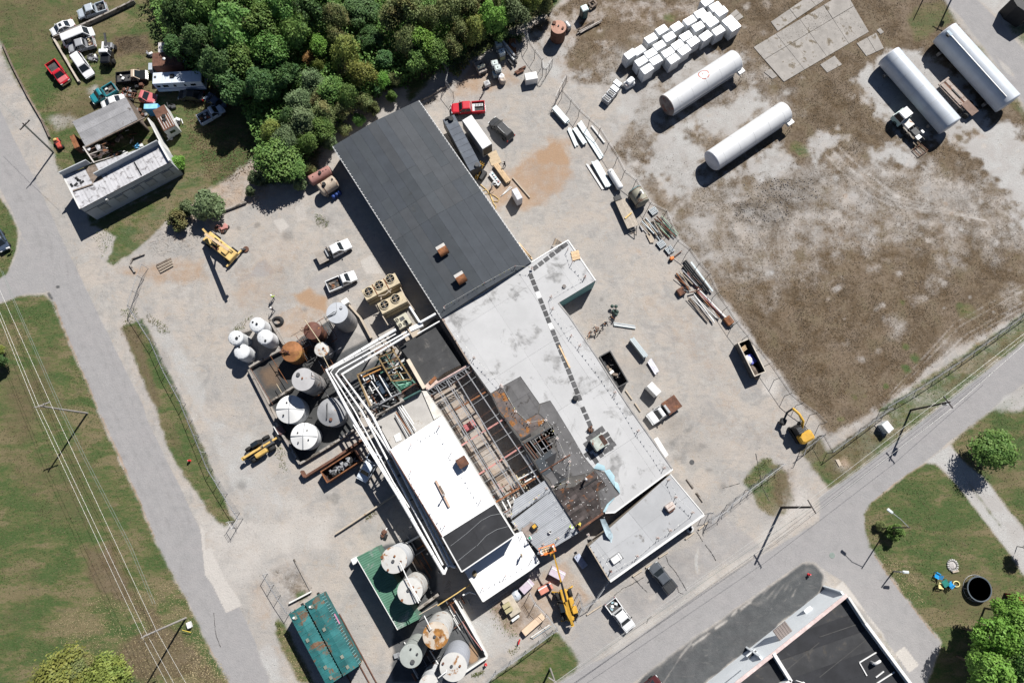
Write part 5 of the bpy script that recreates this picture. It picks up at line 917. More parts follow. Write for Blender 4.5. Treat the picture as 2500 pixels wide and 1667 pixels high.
# ---- boxes on wheels, containers
def boxbody(tile,cs,h,z0,mat,label,name,cat,roof=None,n=0,along=True,walls_=None,wx=(),lip=.0,hw=1.1):
    pts = [P(tile,*p,h) if len(p) == 2 else P(p[0],p[1],p[2],h) for p in cs]; c = ctr(pts); d = (pts[1]-pts[0]) if along else (pts[2]-pts[1])
    L = ((pts[1]-pts[0]).length+(pts[2]-pts[3]).length)/2; B = ((pts[2]-pts[1]).length+(pts[3]-pts[0]).length)/2; a = math.atan2(pts[1].y-pts[0].y,pts[1].x-pts[0].x)
    o = thing(name,label,cat,c,a); MB().box((0,0,(z0+h)/2-.02),(L,B,h-z0-.04)).build('body',mat,o)
    k = max(1,n)
    for i in range(k): MB().box((-L/2+L*(i+.5)/k,0,h-.005),(L/k-.04,B-.04,.07)).build('roof_panel',roof or mat,o)
    if z0 > .4:
        MB().box((0,0,z0-.12),(L*.95,B*.5,.22)).build('chassis',BLACKM,o); wheels(o,[x*L for x in wx],B/2-.02,min(.48,z0*.52),.28)
    return o,L,B
o,L,B = boxbody('00',[(1748,840),(2282,812),(2325,945),(1752,950)],3.0,.6,PALE,'long white motorhome speckled by leaf shade','motorhome','motorhome',n=5,wx=(-.3,.32))
for i,(x,w) in enumerate(((-.42,.6),(-.27,.9),(-.08,.4),(.13,.3),(.3,.9))): MB().box((x*L,-B/2-.01,2.2),(w,.04,.55)).build('window',DARKG,o)
MB().box((L/2+.01,0,2.1),(.04,B*.8,.9)).build('windscreen',DARKG,o); MB().box((-.1*L,.2,3.1),(.7,.7,.18)).build('roof_unit',BLACKM,o); MB().box((-L*.45,.2,3.05),(.4,.4,.1)).build('roof_vent',DGREY,o); MB().box((0,-B/2-.012,1.45),(L*.96,.02,.16)).build('blue_stripe',MAT('stripe_blue',(.15,.22,.4),.5),o)
o,L,B = boxbody('00',[(1740,612),(2100,588),(2068,745),(1750,760)],3.0,.5,MAT('brown_trailer_wall',(.16,.08,.06),.8,.2,1.5),'brown-roofed old house trailer between the rusty white one and the motorhome','house_trailer','trailer',RUSTD,4,wx=(-.1,.1)); MB().lathe([(.28,3.0),(.28,3.1),(0,3.18)],(-.1*L,0,0),12).build('roof_vent',WHITEP,o); MB().box((L/2+.02,0,1.8),(.05,B*.5,1.6)).build('door',PALE,o)
o,L,B = boxbody('00',[(1810,492),(2112,468),(2122,580),(1815,610)],2.8,.5,WHT,'white house trailer with rust-streaked roof in the tree shade','house_trailer','trailer',MAT('streaked_white',(.5,.48,.48),.6,.2,1,stain=(.25,.12,.08),sscale=1.2,samt=.5),4,wx=(-.1,.1)); MB().box((-.1*L,0,2.9),(1.0,.5,.2)).build('roof_unit',BLACKM,o)
o,L,B = boxbody('00',[(1648,1195),(1800,1190),(1812,1242),(1648,1255)],2.4,.1,MAT('bright_blue',(.08,.3,.6),.5),'bright blue cargo box by the rusty camper','container','container',MAT('light_blue_lid',(.25,.55,.75),.5),1)
o,L,B = boxbody('00',[(1740,1272),(1872,1205),(2028,1448),(1882,1490)],2.7,.5,WHT,'camper trailer with a rusty brown roof carrying two tyres','camper_trailer','trailer',RUSTD,1,wx=(0,))
for x,y in ((.1,.3),(-.1,-.4)): MB().lathe([(.18,2.75),(.3,2.73),(.36,2.82),(.3,2.92),(.18,2.9)],(x,y,0),14).build('spare_tyre',RUBBER,o)
for i in range(5): MB().bar((-L*.4+i*L*.2,-B*.45,2.77),(-L*.4+i*L*.2,B*.1,2.77),.07,.03).build('roof_streak_batten',WHITEP,o)
MB().box((0,-B/2-.02,1.7),(.9,.04,.6)).build('window',DARKG,o)
o,L,B = boxbody('01',[(780,5),(835,-20),(925,105),(870,130)],2.2,.4,RUSTD,'small rusty covered trailer tucked beside the open shed','cargo_trailer','trailer',RUST,2,wx=(0,))
o,L,B = boxbody('00',[(1700,725),(1740,722),(1742,800),(1698,805)],1.5,.05,SILV,'small silver box against the end of the brown house trailer','crate','crate')
o,L,B = boxbody('20',[(345,1392),(482,1330),('21',850,312),('21',730,388)],3.6,1.0,BLACKM,'black semi-trailer with a dark panelled roof against the warehouse','semi_trailer','trailer',MAT('dark_blue_grey_panel',(.085,.1,.125),.45,.15,.8,stain=(.16,.18,.2),sscale=.6,samt=.58,objrand=.12),1,wx=())
for i in range(9): MB().box((0,-B/2+B*(i+.5)/9 if False else -B/2+B*(i+.5)/9,3.64),(L-.1,B/9-.07,.05)).build('roof_panel',MAT('dark_blue_grey_panel',(0,0,0)),o)
MB().cyl((.1*L,B*.44,3.8),(.1*L,B*.44,4.1),.42).build('roof_exhaust',BLACKM,o); MB().cyl((L*.2,-B*.46,3.7),(L*.2,-B*.46,4.0),.38).build('roof_drum',DGREY,o); MB().box((-.1*L,B*.5-.2,3.8),(.8,.3,.3)).build('roof_rail',BLACKM,o)
wheels(o,(-.2,.2),1.2,.45,.28)
o,L,B = boxbody('20',[(588,1392),(692,1330),('21',962,68),('21',850,138)],3.7,1.0,PAINT('trailer_grey',(.5,.52,.52),.5),'white-roofed semi-trailer open at the back beside the black one','semi_trailer','trailer',WHITEP,1,wx=())
for i in range(7): MB().box((0,-B/2+B*(i+.5)/7,3.74),(L-.1,B/7-.05,.05)).build('roof_panel',WHITEP,o)
MB().box((0,-B/2+.02 if B < L else -B/2-.005,2.35),(L*.9,.05,2.3)).build('open_rear',BLACKM,o); wheels(o,(-.2,.2),1.2,.45,.28)
# yellow lift frame by the black trailer
f = PL('21 755,480 850,350',1.0); o = thing('loader_forks','yellow fork frame standing against the rear of the black semi-trailer','lift',ctr(f),math.atan2(f[1].y-f[0].y,f[1].x-f[0].x)); L = (f[1]-f[0]).length
for y in (-.25,.1,.45): MB().bar((-L/2,y,.9),(L/2,y+.1,2.6),.12,.18).build('mast_rail',YEL,o)
for x in (-.35,.05,.4): MB().bar((x*L,-.3,1.7+x*1.3),(x*L,.6,1.7+x*1.3),.1).build('cross_bar',YEL,o)
MB().box((0,-.5,.55),(1.6,.9,1.0)).build('base',BLACKM,o); wheels(o,(-.5,.5),.9,.3,.2)
# dumpsters
def skip(tile,cs,h,mat,label,n,inner,loads=(),group=None):
    pts = [P(tile,*p,h) if len(p) == 2 else P(p[0],p[1],p[2],h) for p in cs]; c = ctr(pts); a = math.atan2(pts[1].y-pts[0].y,pts[1].x-pts[0].x); L = (pts[1]-pts[0]).length; B = (pts[2]-pts[1]).length
    o = thing('dumpster',label,'dumpster',c,a); MB().box((0,0,.2),(L-.2,B-.2,.2)).build('floor',inner,o)
    for s in (-1,1): MB().box((0,s*(B/2-.05),h/2+.05),(L,.08,h-.1)).build('side',mat,o); MB().box((s*(L/2-.05),0,h/2+.05),(.08,B-.2,h-.12)).build('end',mat,o); MB().box((0,s*(B/2-.05),h),(L+.04,.16,.12)).build('rim',loads[0] if loads else mat,o); MB().box((s*(L/2-.05),0,h+.002),(.16,B-.2,.12)).build('rim',loads[0] if loads else mat,o)
    for i in range(n):
        d = Vector((RND.uniform(-1,1),RND.uniform(-.6,.6),RND.uniform(-.15,.15)))*RND.uniform(.5,1.3); p = Vector((RND.uniform(-L*.36,L*.36),RND.uniform(-B*.28,B*.28),RND.uniform(.4,h*.75))); m = RND.choice(inner if isinstance(inner,list) else loads[1:] or [inner])
        if i % 3: MB().bar(p-d*.5,p+d*.5,RND.uniform(.06,.16)).build('scrap_bar',m,o)
        else: MB().bevbox(p,(RND.uniform(.4,.9),RND.uniform(.3,.7),RND.uniform(.2,.5)),RND.random()*3,.06).build('scrap_lump',m,o)
    return o,L,B
skip('13',[(1325,712),(1712,462),(1790,590),(1402,825)],1.9,RUSTD,'rust-brown dumpster heaped with scrap metal by the pipe rack',60,BLACKM,(RUST,GALV,STEEL,DGREY,GALV,BLACKM))
skip('22',[(2150,955),(2275,888),('32',178,1222),('32',68,1312)],1.8,BLACKM,'black dumpster alongside the pale-roofed building with white debris at one end',12,BLACKM,(DGREY,WHITEP,OLDWOOD,WALLT,BLACKM))
o,L,B = skip('32',[(1410,795),(1542,740),(1740,1120),(1612,1180)],2.0,DGREY,'dark dumpster with a pale rim holding blue sheeting and pallets near the fence',0,BLACKM,(MAT('tan_rim',(.5,.45,.38),.7),RUSTD))
yl = lambda t: -B/2+B*t
MB().bevbox((.2,-.2,.9),(1.1,1.6,.5),.2,.1).build('blue_sheeting',MAT('royal_blue',(.12,.14,.5),.6),o); MB().blob((-.3,-.2,.9),(.7,.9,.4),8,5,.25).build('white_debris',WHITEP,o); MB().blob((-.1,-2.2,.6),(.7,1.3,.5),9,5,.25).build('rubble',OLDWOOD,o)
for i in range(5): MB().bar((-.75,yl(.8)+.16*i-.4,1.5),(.1,yl(.8)+.16*i-.2,1.5),.1,.04).build('pallet_slat',WOOD,o)
MB().blob((.1,2.0,.5),(.6,.5,.3),8,5,.3).build('black_bag',BLACKM,o)
# flatbed trailer with tongue
o,L,B = boxbody('31',[(0,752),(120,708),(292,1000),(165,1055)],.9,.75,OLDWOOD,'wooden-deck flatbed trailer with a yellow strap across it near the fence','flatbed_trailer','trailer',None,0)
for ch in list(o.children): bpy.data.objects.remove(ch)
PLK = MAT('pale_deck_plank',(.42,.37,.31),.85,.12,2,objrand=.1)
for i in range(8): MB().box((-L/2+L*(i+.5)/8,0,.92),(L/8-.02,B,.06)).build('deck_plank',PLK,o)
for s in (-1,1): MB().bar((s*L*.5,-B/2,.84),(s*L*.5,B/2,.84),.1,.14).build('side_rail',BLACKM,o); MB().bar((s*L*.35,-B/2,.7),(0,-B/2-1.5,.55),.1).build('tongue',BLACKM,o)
MB().bar((-L*.3,-B/2-.35,.6),(L*.3,-B/2-.35,.6),.1).build('tongue',BLACKM,o); MB().bar((-L*.36,-B*.1-.25,1.05),(L*.36,-B*.1+.3,1.05),.24,.16).build('yellow_beam',OLDYEL,o); wheels(o,(-.55,.55),0.4,.35,.22); MB().box((-.4,B/2+.5,.8),(1.2,.8,.5)).build('ramp',BLACKM,o); MB().bar((-.9,B/2+.05,.9),(-.3,B/2+1.1,.9),.15).build('ramp_bar',DGREY,o)
# white chassis truck and lowboy by the big tanks, frame
c,l,a = place('40',(905,1275),(1180,1568),1.6); o = thing('cab_chassis_truck','white cab truck with a bare chassis and tanks beside the long cylinder','truck',(c.x,c.y,0),a)
cab(o,l/2-2.0,l/2-.1,l/2-1.9,l/2-.3,1.2,1.5,2.6,WHT,split=False); MB().box((l/2-1.05,0,1.0),(2.0,2.4,1.0)).build('cab_base',PAINT('pale_green_cab',(.5,.68,.64)),o)
for k in range(4): MB().box((l/2-1.75+k*.4,0,2.67),(.34,1.75,.04)).build('roof_panel',WHITEP,o)
for s in (-.45,.45): MB().bar((-l/2-.6,s,.95),(l/2-2.0,s,.95),.12,.25).build('chassis_rail',BLACKM,o)
MB().bevbox((.3,0,1.25),(1.6,1.5,.4),0,.05).build('white_box',MAT('white_rusty_box',(.7,.66,.62),.7,.1,1,stain=(.4,.22,.12),sscale=1.2,samt=.56),o); MB().bevbox((-1.6,.1,1.25),(1.3,1.2,.45),0,.05).build('hose_tray',DGREY,o); MB().box((-2.3,-.9,1.2),(.6,.4,.5)).build('side_tank',WHITEP,o); MB().box((-2.6,.3,1.2),(.8,.9,.3)).build('deck_plate',GALV,o); wheels(o,(l/2-1.2,-.3,-1.3),1.2,.5,.3)
f = PL('41 1075,145 1165,85 1245,155 1150,222',.3); o = thing('welded_rack','dark welded square frame lying on the ground behind the chassis truck','rack',ctr(f))
for i in range(4): p,q = f[i]-o.location,f[(i+1) % 4]-o.location; MB().bar(p,q,.09).build('rail',RUSTD,o)
p = f[3].lerp(f[2],.5)-o.location; MB().bar(p,f[0].lerp(f[1],.5)-o.location,.08).build('rail',RUSTD,o); p,q = PL('41 1130,60 1165,25',.6); MB().bar(p-o.location,f[1]-o.location,.09).build('rail',RUSTD,o)
c,l,a = place('40',(1420,925),(1790,1310),1.0); o = thing('lowboy_trailer','empty grey lowboy trailer with rusty twin axles between the two long cylinders','trailer',(c.x,c.y,0),a); LB = MAT('lowboy_deck',(.34,.29,.26),.85,.15,1.2,stain=(.2,.13,.1),sscale=1,samt=.55)
for y in (-.55,.55): MB().box((l*.12,y,.95),(l*.7,.7,.1)).build('deck_beam',LB,o)
MB().box((l*.1,0,.9),(l*.72,.5,.06)).build('centre_plate',RUSTD,o); MB().box((-l*.32,0,1.05),(l*.34,1.6,.14)).build('rear_deck',MAT('brown_deck',(.2,.14,.115),.85,.2),o); MB().box((l*.1,-.1,1.0),(l*.26,.22,.14)).build('hydraulic_ram',BLACKM,o)
for i in range(7): x = -l*.2+i*l*.11; MB().bar((x,-1.2,.88),(x,1.2,.88),.1,.12).build('outrigger',RUSTD,o)
for s in (-1,1): MB().bar((-l*.2,s*1.2,.9),(l*.45,s*1.2,.9),.07,.1).build('side_rail',LB,o)
MB().bar((l*.48,-1.2,1.0),(l*.48,1.2,1.0),.3,.2).build('gooseneck',LB,o); wheels(o,(-l*.25,-l*.4),1.35,.5,.34)
# machines --------------------------------------------------------------
def telehandler(tile,fr,re,paint,label,lengths,lift,basket=False):
    c,l,a = place(tile,fr,re,1.5); o = thing('telehandler',label,'telehandler',(c.x,c.y,0),a)
    MB().bevbox((0,0,.95),(4.6,1.0,.55),0,.1).build('chassis',DGREY if paint is not YEL else YEL,o); wheels(o,(1.5,-1.5),1.25,.62,.5)
    MB().bevbox((-.1,-.78,1.25),(2.0,.7,.7),0,.1).build('engine_cover',paint,o)
    b = MB(); b.loft([[(-.7,.4,.8),(.9,.4,.8),(.9,1.2,.8),(-.7,1.2,.8)],[(-.6,.45,2.3),(.5,.45,2.3),(.5,1.15,2.3),(-.6,1.15,2.3)]]); b.build('cab',BLACKM,o); MB().box((-.05,.8,2.32),(1.1,.66,.03)).build('cab_roof',DARKG,o)
    x0 = -2.6; r = [.36,.3,.24,.18]; z0 = 1.75
    for k,L_ in enumerate(lengths): MB().bar((x0,0,z0),(x0+L_,0,z0+lift*(L_/sum(lengths))),r[k],r[k]).build('boom_section',paint if (k != 1 or not basket) else BLACKM,o); x0 += L_*.96; z0 += lift*(L_/sum(lengths))*.96
    MB().bar((-.6,.0,1.0),(.8,0,1.7),.14).build('lift_ram',GALV,o); MB().bar((-2.7,-.25,1.4),(-2.7,.25,1.4),.5,.6).build('counterweight',paint,o); return o,x0,z0
o,x,z_ = telehandler('13',(840,300),(395,590),MAT('ochre_machine',(.5,.33,.1),.55,.15,1.5),'ochre telehandler with its boom lowered beside the tank yard wall',(3.6,2.4),-.9)
MB().box((x+.1,0,.8),(.2,1.3,.9)).build('fork_carriage',BLACKM,o)
for s in (-.4,.4): MB().bar((x+.2,s,.4),(x+1.2,s,.4),.12,.06).build('fork',BLACKM,o)
MB().bevbox((x+.9,.7,.75),(1.0,1.4,.7),0,.08).build('tipping_hopper',MAT('maroon_hopper',(.12,.07,.07),.7),o); MB().box((x+.35,1.0,1.0),(.1,1.5,.5)).build('white_plate',WHITEP,o)
c1,c2 = P('24',1870,930,1.6),P('24',1780,620,1.6); d = (c2-c1).normalized(); a = math.atan2(d.y,d.x)
o,x,z_ = telehandler('24',(1750,480),(1860,880),YEL,'yellow telehandler reaching its long boom to the roof edge',(3.4,3.1,3.0,2.6),3.6,True)
BX = P('24',1600,60,5.0); ld = (o.matrix_basis.inverted() @ BX); MB().bar((x-.1,0,z_),(ld.x-.6,ld.y,5.0),.16).build('boom_tip',YEL,o)
for s in (-1,1): MB().tube([(1.8,0,.8),(2.0,s*.9,.7),(2.2,s*1.6,.15)],.13,6).build('outrigger',YEL,o); MB().tube([(-1.9,0,.8),(-2.0,s*.9,.7),(-2.1,s*1.4,.15)],.12,6).build('outrigger',YEL,o)
MB().bevbox((-.9,-.9,1.3),(1.0,.8,.7),0,.08).build('side_box',YEL,o)
f = PL('24 1510,20 1600,-10 1650,50 1545,85',5.0); wp = thing('work_basket','orange railed work basket with a wooden floor held at the roof edge by the boom','work platform',ctr(f,4.6),a)
for i in range(5): MB().bar((-.45,-1.0+.4*i,.05),(.45,-1.0+.4*i,.05),.3,.05).build('floor_board',WOOD,wp)
for s in (-.5,.5):
    for zz in (.55,1.05): MB().bar((s,-1.15,zz),(s,1.15,zz),.06).build('rail',ORANGE,wp)
for s in (-1.15,1.15):
    for zz in (.55,1.05): MB().bar((-.5,s,zz),(.5,s,zz),.06).build('rail',ORANGE,wp)
    for x in (-.5,.5): MB().bar((x,s,0),(x,s,1.1),.06).build('rail_post',ORANGE,wp)
MB().bar((-.55,-.6,.3),(-.55,.6,.3),.3).build('mounting',ORANGE,wp)
# old crane, upper left yard
c,l,a = place('11',(330,1380),(0,1120),1.6); o = thing('truck_crane','faded yellow carry-deck crane with stabiliser arms and a raised boom','crane',(c.x,c.y,0),a)
MB().bevbox((0,0,1.1),(l*.95,1.9,.7),0,.1).build('deck',OLDYEL,o); MB().bevbox((-l*.12,.25,1.75),(1.5,1.1,.7),0,.08).build('cab',OLDYEL,o); MB().box((-l*.12,.25,2.115),(.9,.8,.03)).build('cab_glass',DARKG,o); MB().bevbox((l*.22,.1,1.6),(1.1,1.3,.4),0,.08).build('engine_cover',OLDYEL,o)
MAT('pinkish_boom',(.6,.45,.3),.6,.1,1.5); MB().bar((-l*.45,.3,1.5),(-l*.62,.5,1.9),.3).build('counterweight',OLDYEL,o); MB().bar((l*.45,-1.9,.6),(l*.45,1.7,.6),.25,.3).build('stabiliser',OLDYEL,o); MB().bar((l*.42,1.6,.5),(l*.48,2.3,.3),.3).build('stabiliser_foot',BLACKM,o)
MB().cyl((l*.48,2.3,.1),(l*.48,2.3,.22),.5).build('pad',RUSTD,o); MB().box((-.3,-.6,1.5),(1.2,.5,.12)).build('walkway',RUSTD,o); wheels(o,(l*.3,-l*.3),1.25,.6,.4)
bt = o.matrix_basis.inverted() @ P('11',285,1305,7.2); MB().bar((-l*.42,.1,2.2),bt,.42,.46).build('boom',MAT('pinkish_boom',(0,0,0)),o); MB().bar(Vector((-l*.42,.1,2.2)).lerp(bt,.8),bt+(bt-Vector((-l*.42,.1,2.2)))*.06,.3).build('boom_tip',OLDYEL,o); MB().box(bt-Z*.3,(.5,.5,.6)).build('boom_head',DGREY,o); MB().bar((-l*.1,.1,1.5),Vector((-l*.42,.1,2.2)).lerp(bt,.45),.2).build('boom_ram',GALV,o)
# excavator
c = P('33',2130,260,.8); o = thing('excavator','yellow excavator with its bucket arm stretched forward, by the field fence','excavator',(c.x,c.y,0),rad(118))
for s in (-.95,.95): MB().bevbox((.0,s,.4),(3.0,.5,.75),0,.2).build('track',BLACKM,o)
MB().bevbox((-.9,-.1,1.5),(1.6,2.3,1.0),0,.25).build('engine_housing',YEL,o); MB().box((.2,0,1.0),(1.6,1.9,.3)).build('turntable',DGREY,o)
b = MB(); b.loft([[(-.1,.1,1.1),(1.4,.1,1.1),(1.4,1.05,1.1),(-.1,1.05,1.1)],[(0,.15,2.7),(1.1,.15,2.7),(1.1,1.0,2.7),(0,1.0,2.7)]]); b.build('cab',BLACKM,o)
for k in range(3): MB().box((.2+.3*k,.57,2.72),(.22,.78,.03)).build('cab_roof_bar',DGREY,o)
MB().tube([(.6,-.3,1.6),(1.6,-.3,3.4),(2.8,-.2,3.7),(3.9,-.1,3.0)],.22,6).build('boom',MAT('worn_yellow',(.55,.33,.05),.6,.15,1.5),o); MB().tube([(3.9,-.1,3.1),(3.7,.5,1.8),(3.0,1.2,1.2)],.17,6).build('dipper_arm',DGREY,o); MB().bevbox((2.7,1.5,.9),(.9,1.0,.7),.6,.1).build('bucket',BLACKM,o); MB().bar((1.2,-.3,2.2),(2.6,-.25,3.4),.12).build('boom_ram',GALV,o)
# red garden tractor / riding mower by the road
c,l,a = place('01',(700,140),(630,20),.5); o = thing('riding_mower','old red riding mower parked by the utility pole','mower',(c.x,c.y,0),a); MB().bevbox((l*.2,0,.6),(l*.45,.7,.5),0,.12).build('hood',MAT('dull_red',(.42,.07,.05),.55,.2),o); MB().bevbox((-l*.2,0,.5),(l*.5,.9,.35),0,.08).build('body',MAT('dull_red',(0,0,0)),o); MB().bevbox((-l*.28,0,.85),(.4,.5,.4),0,.08).build('seat',OLDYEL,o); MB().bar((-l*.05,-.3,.75),(-l*.05,.3,.75),.2,.1).build('dash',BLACKM,o); wheels(o,(l*.32,-l*.3),.55,.27,.22)
# ---------------------------------------------------------------- upright tanks
def solve_h(t,top,t2,base):
    b = P(t2,*base); best = min((((P(t,*top,k/10)-b).xy).length,k/10) for k in range(15,110)); return best[1]
TW = MAT('white_poly_tank',(.6,.615,.63),.45,.05,1,stain=(.48,.47,.45),sscale=.6,samt=.6,bump=.03); TGR = MAT('tank_grey_paint',(.29,.28,.275),.6,.1,.8,stain=(.3,.14,.07),sscale=.8,samt=.6)
TWR = MAT('tank_white_rust',(.5,.495,.475),.6,.07,.8,stain=(.33,.16,.06),sscale=.7,samt=.55); TRUST = MAT('tank_orange_rust',(.27,.12,.05),.8,.3,.9,stain=(.33,.17,.055),sscale=.8,samt=.5); TBRN = MAT('tank_brown_rust',(.13,.06,.045),.75,.3,1,stain=(.34,.15,.06),sscale=1.1,samt=.58)
TGA = MAT('tank_galvanised',(.27,.275,.285),.55,.12,.8,stain=(.36,.22,.12),sscale=.7,samt=.62); TGG = MAT('tank_green_grey',(.33,.355,.335),.6,.1,.8,stain=(.43,.44,.41),sscale=.5,samt=.55)
def tank(t,top,t2,base,rz_,side,roof,label,style='flat',hh=None,lids=(),group='upright storage tanks',spokes=False):
    h = hh or min(9.2,max(2.5,solve_h(t,top,t2,base))); c = (P(t,*top,h)); c.z = 0; r = (P(t,top[0]+rz_,top[1],h)-P(t,*top,h)).length
    o = thing('storage_tank',label,'tank',c,RND.random()*6,group); hs = h if style == 'flat' else h-.28*r
    b = MB(); b.lathe([(r,.05),(r,hs-.06)],n=32); b.build('shell',side,o)
    if style == 'flat': b = MB(); b.lathe([(r+.03,hs-.06),(r+.03,hs),(r*.6,hs+.05),(0,hs+.1)],n=32,smooth=False); rf = b.build('tank_roof',roof,o)
    elif style == 'cone': b = MB(); b.lathe([(r+.05,hs-.08),(r+.05,hs),(r*.15,h+.05),(0,h+.08)],n=32,smooth=False); rf = b.build('tank_roof',roof,o)
    else:
        b = MB(); b.lathe([(r,hs-.06),(r*.97,hs+.12*r),(r*.8,hs+.2*r),(r*.4,hs+.3*r),(0,hs+.32*r)],n=32); rf = b.build('tank_roof',roof,o)
    for k in range(1,int(hs/1.4)): b = MB(); b.lathe([(r+.004,k*1.4-.03),(r+.025,k*1.4),(r+.004,k*1.4+.03)],n=32); b.build('seam_band',side,o)
    zt = lambda rr: (hs+.06) if style == 'flat' else hs+(h-hs)*(1-rr/r)*.95+.06
    for (a,f,rr,m) in lids:
        x,y = r*f*math.cos(a),r*f*math.sin(a); l = MB(); l.cyl((x,y,zt(r*f)-.1),(x,y,zt(r*f)+.16),rr); l.cyl((x,y,zt(r*f)+.16),(x,y,zt(r*f)+.2),rr*1.15); l.build('manhole_lid',m,o)
    if spokes:
        for k in range(4): a = k*math.pi/2; MB().bar((0,0,h+.1),(r*math.cos(a),r*math.sin(a),hs+.1),.14,.1).build('roof_rib',GALV,o)
    if style == 'dome':
        for k in range(10): a = k*math.pi/5; MB().bar((r*.5*math.cos(a),r*.5*math.sin(a),hs+.28*r),(r*.95*math.cos(a),r*.95*math.sin(a),hs+.13*r),.1,.05).build('moulded_rib',side,o)
    o.rotation_euler = (0,0,0); return o,r,h
bl = BLACKM; PO = 'white plastic storage tank '
tank('12',(590,580),'12',(690,650),88,TW,TW,PO+'nearest the coiled black hose','dome',lids=((2.6,.55,.14,bl),(.3,.1,.16,bl)))
tank('12',(345,730),'12',(455,800),86,TW,TW,PO+'standing farthest from the tank-yard buildings, at the outer corner','dome',lids=((-.4,.3,.2,bl),(.3,.6,.1,bl)))
tank('12',(680,722),'12',(770,790),90,TW,TW,PO+'pinkish-lidded beside the low dividing wall','dome',lids=((-1.2,.55,.16,bl),))
tank('12',(415,890),'12',(510,935),90,TW,TW,PO+'casting its shadow out over the gravel, beside the outer yard wall','dome',lids=((2.0,.6,.15,bl),))
o,r,h = tank('12',(1225,645),'12',(1310,712),100,TBRN,TBRN,'dark brown rusted tank with a pipe crossing over its top','cone'); 
for k in range(8): MB().bar((RND.uniform(-r,0),RND.uniform(-.6,.6),h-.1),(RND.uniform(-r*1.3,0),RND.uniform(-.5,.9),h+.5),.08).build('top_pipework',RUSTD,o)
o,r,h = tank('12',(985,885),'12',(1050,950),118,TRUST,TRUST,'orange rusted tank with tangled pipework on its top','cone')
for k in range(8): MB().bar((RND.uniform(-r,0),RND.uniform(-.6,.6),h-.1),(RND.uniform(-r*1.2,0),RND.uniform(-.9,.5),h+.5),.09).build('top_pipework',TBRN,o)
tank('12',(1340,868),'12',(1400,920),82,TGR,TWR,'small tank with a rust-mottled white top between the rusty tanks','flat',lids=((.5,.3,.15,RUST),))
o,r,h = tank('12',(1517,447),'12',(1630,575),122,TGR,MAT('pale_blue_grey_top',(.42,.44,.47),.5,.06,1),'tall grey tank with a pale flat top and a looped rail','flat',lids=((.9,.6,.2,GALV),)); MB().tube([(-r*1.05,-r*.5,h),(-.4,0,h+.4),(0,.15,h+.35),(-.2,-.2,h+.3),(-r*1.1,-r*.65,h-.1)],.05,6).build('hand_rail',BLACKM,o); MB().bar((0,0,h+.12),(-.2,r,h+.05),.05).build('roof_seam',GALV,o)
o,r,h = tank('12',(1128,1210),'12',(1257,1292),130,TGR,MAT('grey_white_top',(.39,.385,.39),.55,.06,1,stain=(.35,.14,.07),sscale=.6,samt=.63),'grey tank streaked with rust, its flat pale top bearing a round lid','flat',lids=((2.4,.6,.26,DGREY),(2.2,.1,.12,RUST))); MB().tube([(r*.7,r*.6,h),(r*.8,r*.3,h+.5),(r*1.5,-.2,h-.1)],.05).build('vent_pipe',DGREY,o)
tank('13',(965,-10),'13',(985,60),160,TW,WHITEP,'white cone-topped tank with rust-free ribs, the upper of the ribbed pair','cone',3.6,spokes=True,lids=((2.0,.5,.12,bl),(-2.3,.6,.12,bl)))
o,r,h = tank('13',(1440,20),'13',(1490,80),162,TGA,TGA,'stained grey galvanised tank with a dark hatch in its cone','cone',lids=((-1.5,.55,.22,RUSTD),)); MB().bar((-.6,r*.6,h),(-.5,-r*.5,h),.16,.1).build('ladder_rail',DGREY,o)
tank('13',(1125,300),'13',(1150,310),152,TW,WHITEP,'white cone-topped tank at the tank-yard corner nearest the ochre telehandler','cone',3.4,spokes=True,lids=((1.0,.5,.1,bl),(2.6,.5,.1,bl),(-.6,.5,.1,bl),(-2.2,.6,.1,bl)))
def pipe_on(o,pts,r_=.07,m=WHITEP): MB().tube(pts,r_,6).build('top_pipe',m,o)
o,r,h = tank('r',(800,520),'r',(975,430),246,TW,TWR,'pale rust-specked tank standing at the head of the green lean-to','flat',lids=((1.4,.3,.14,RUST),(-.2,.55,.14,RUST),(2.9,.95,.2,RUST),(-2.1,.85,.14,RUST),(-2.2,.1,.2,DGREY)))
o,r,h = tank('r',(1105,1115),'r',(1250,965),240,TWR,TWR,'pale tank with orange rust on one side, second beside the green lean-to','flat',lids=((.9,.4,.14,RUST),(-2.3,.9,.16,RUST),(2.6,.15,.2,DGREY),(-.1,.5,.14,RUST)))
f = PL('r 905,555 1270,1345',8.7); solo(MB().cyl(f[0],f[1],.08,n=8),'vent_line',WHITEP,'straight white vent pipe spanning the two pale tanks beside the green lean-to','pipe'); f = PL('r 1110,985 1300,1310',8.6); solo(MB().cyl(f[0],f[1],.06,n=8),'vent_line',WHITEP,'short white vent pipe on the second pale tank by the lean-to','pipe')
o,r,h = tank('24',(300,1020),'24',(378,885),148,TWR,MAT('orange_rust_top',(.48,.42,.35),.65,.1,.8,stain=(.38,.18,.05),sscale=.5,samt=.47),'pale tank whose top is washed with orange rust','flat',lids=((-2.4,.1,.18,DGREY),(-.1,.4,.13,RUST))); pipe_on(o,[(-r*.3,r*.5,h+.1),(-r*.35,r*.5,h+.6),(-r*.9,r*1.5,h+.6)],.08)
o,r,h = tank('24',(502,1382),'24',(528,1215),155,MAT('grey_blue_tank',(.36,.38,.42),.5,.05,.8),TWR,'tall pale tank with a bluish side at the bottom corner of the lower tank yard','flat',lids=((2.6,.15,.18,DGREY),(.2,.5,.14,RUST),(2.8,.8,.14,RUSTD))); pipe_on(o,[(-r*.5,-r*.2,h+.1),(-r*.5,-r*.25,h+.5),(-r*1.1,-r*.7,h+.4)],.07)
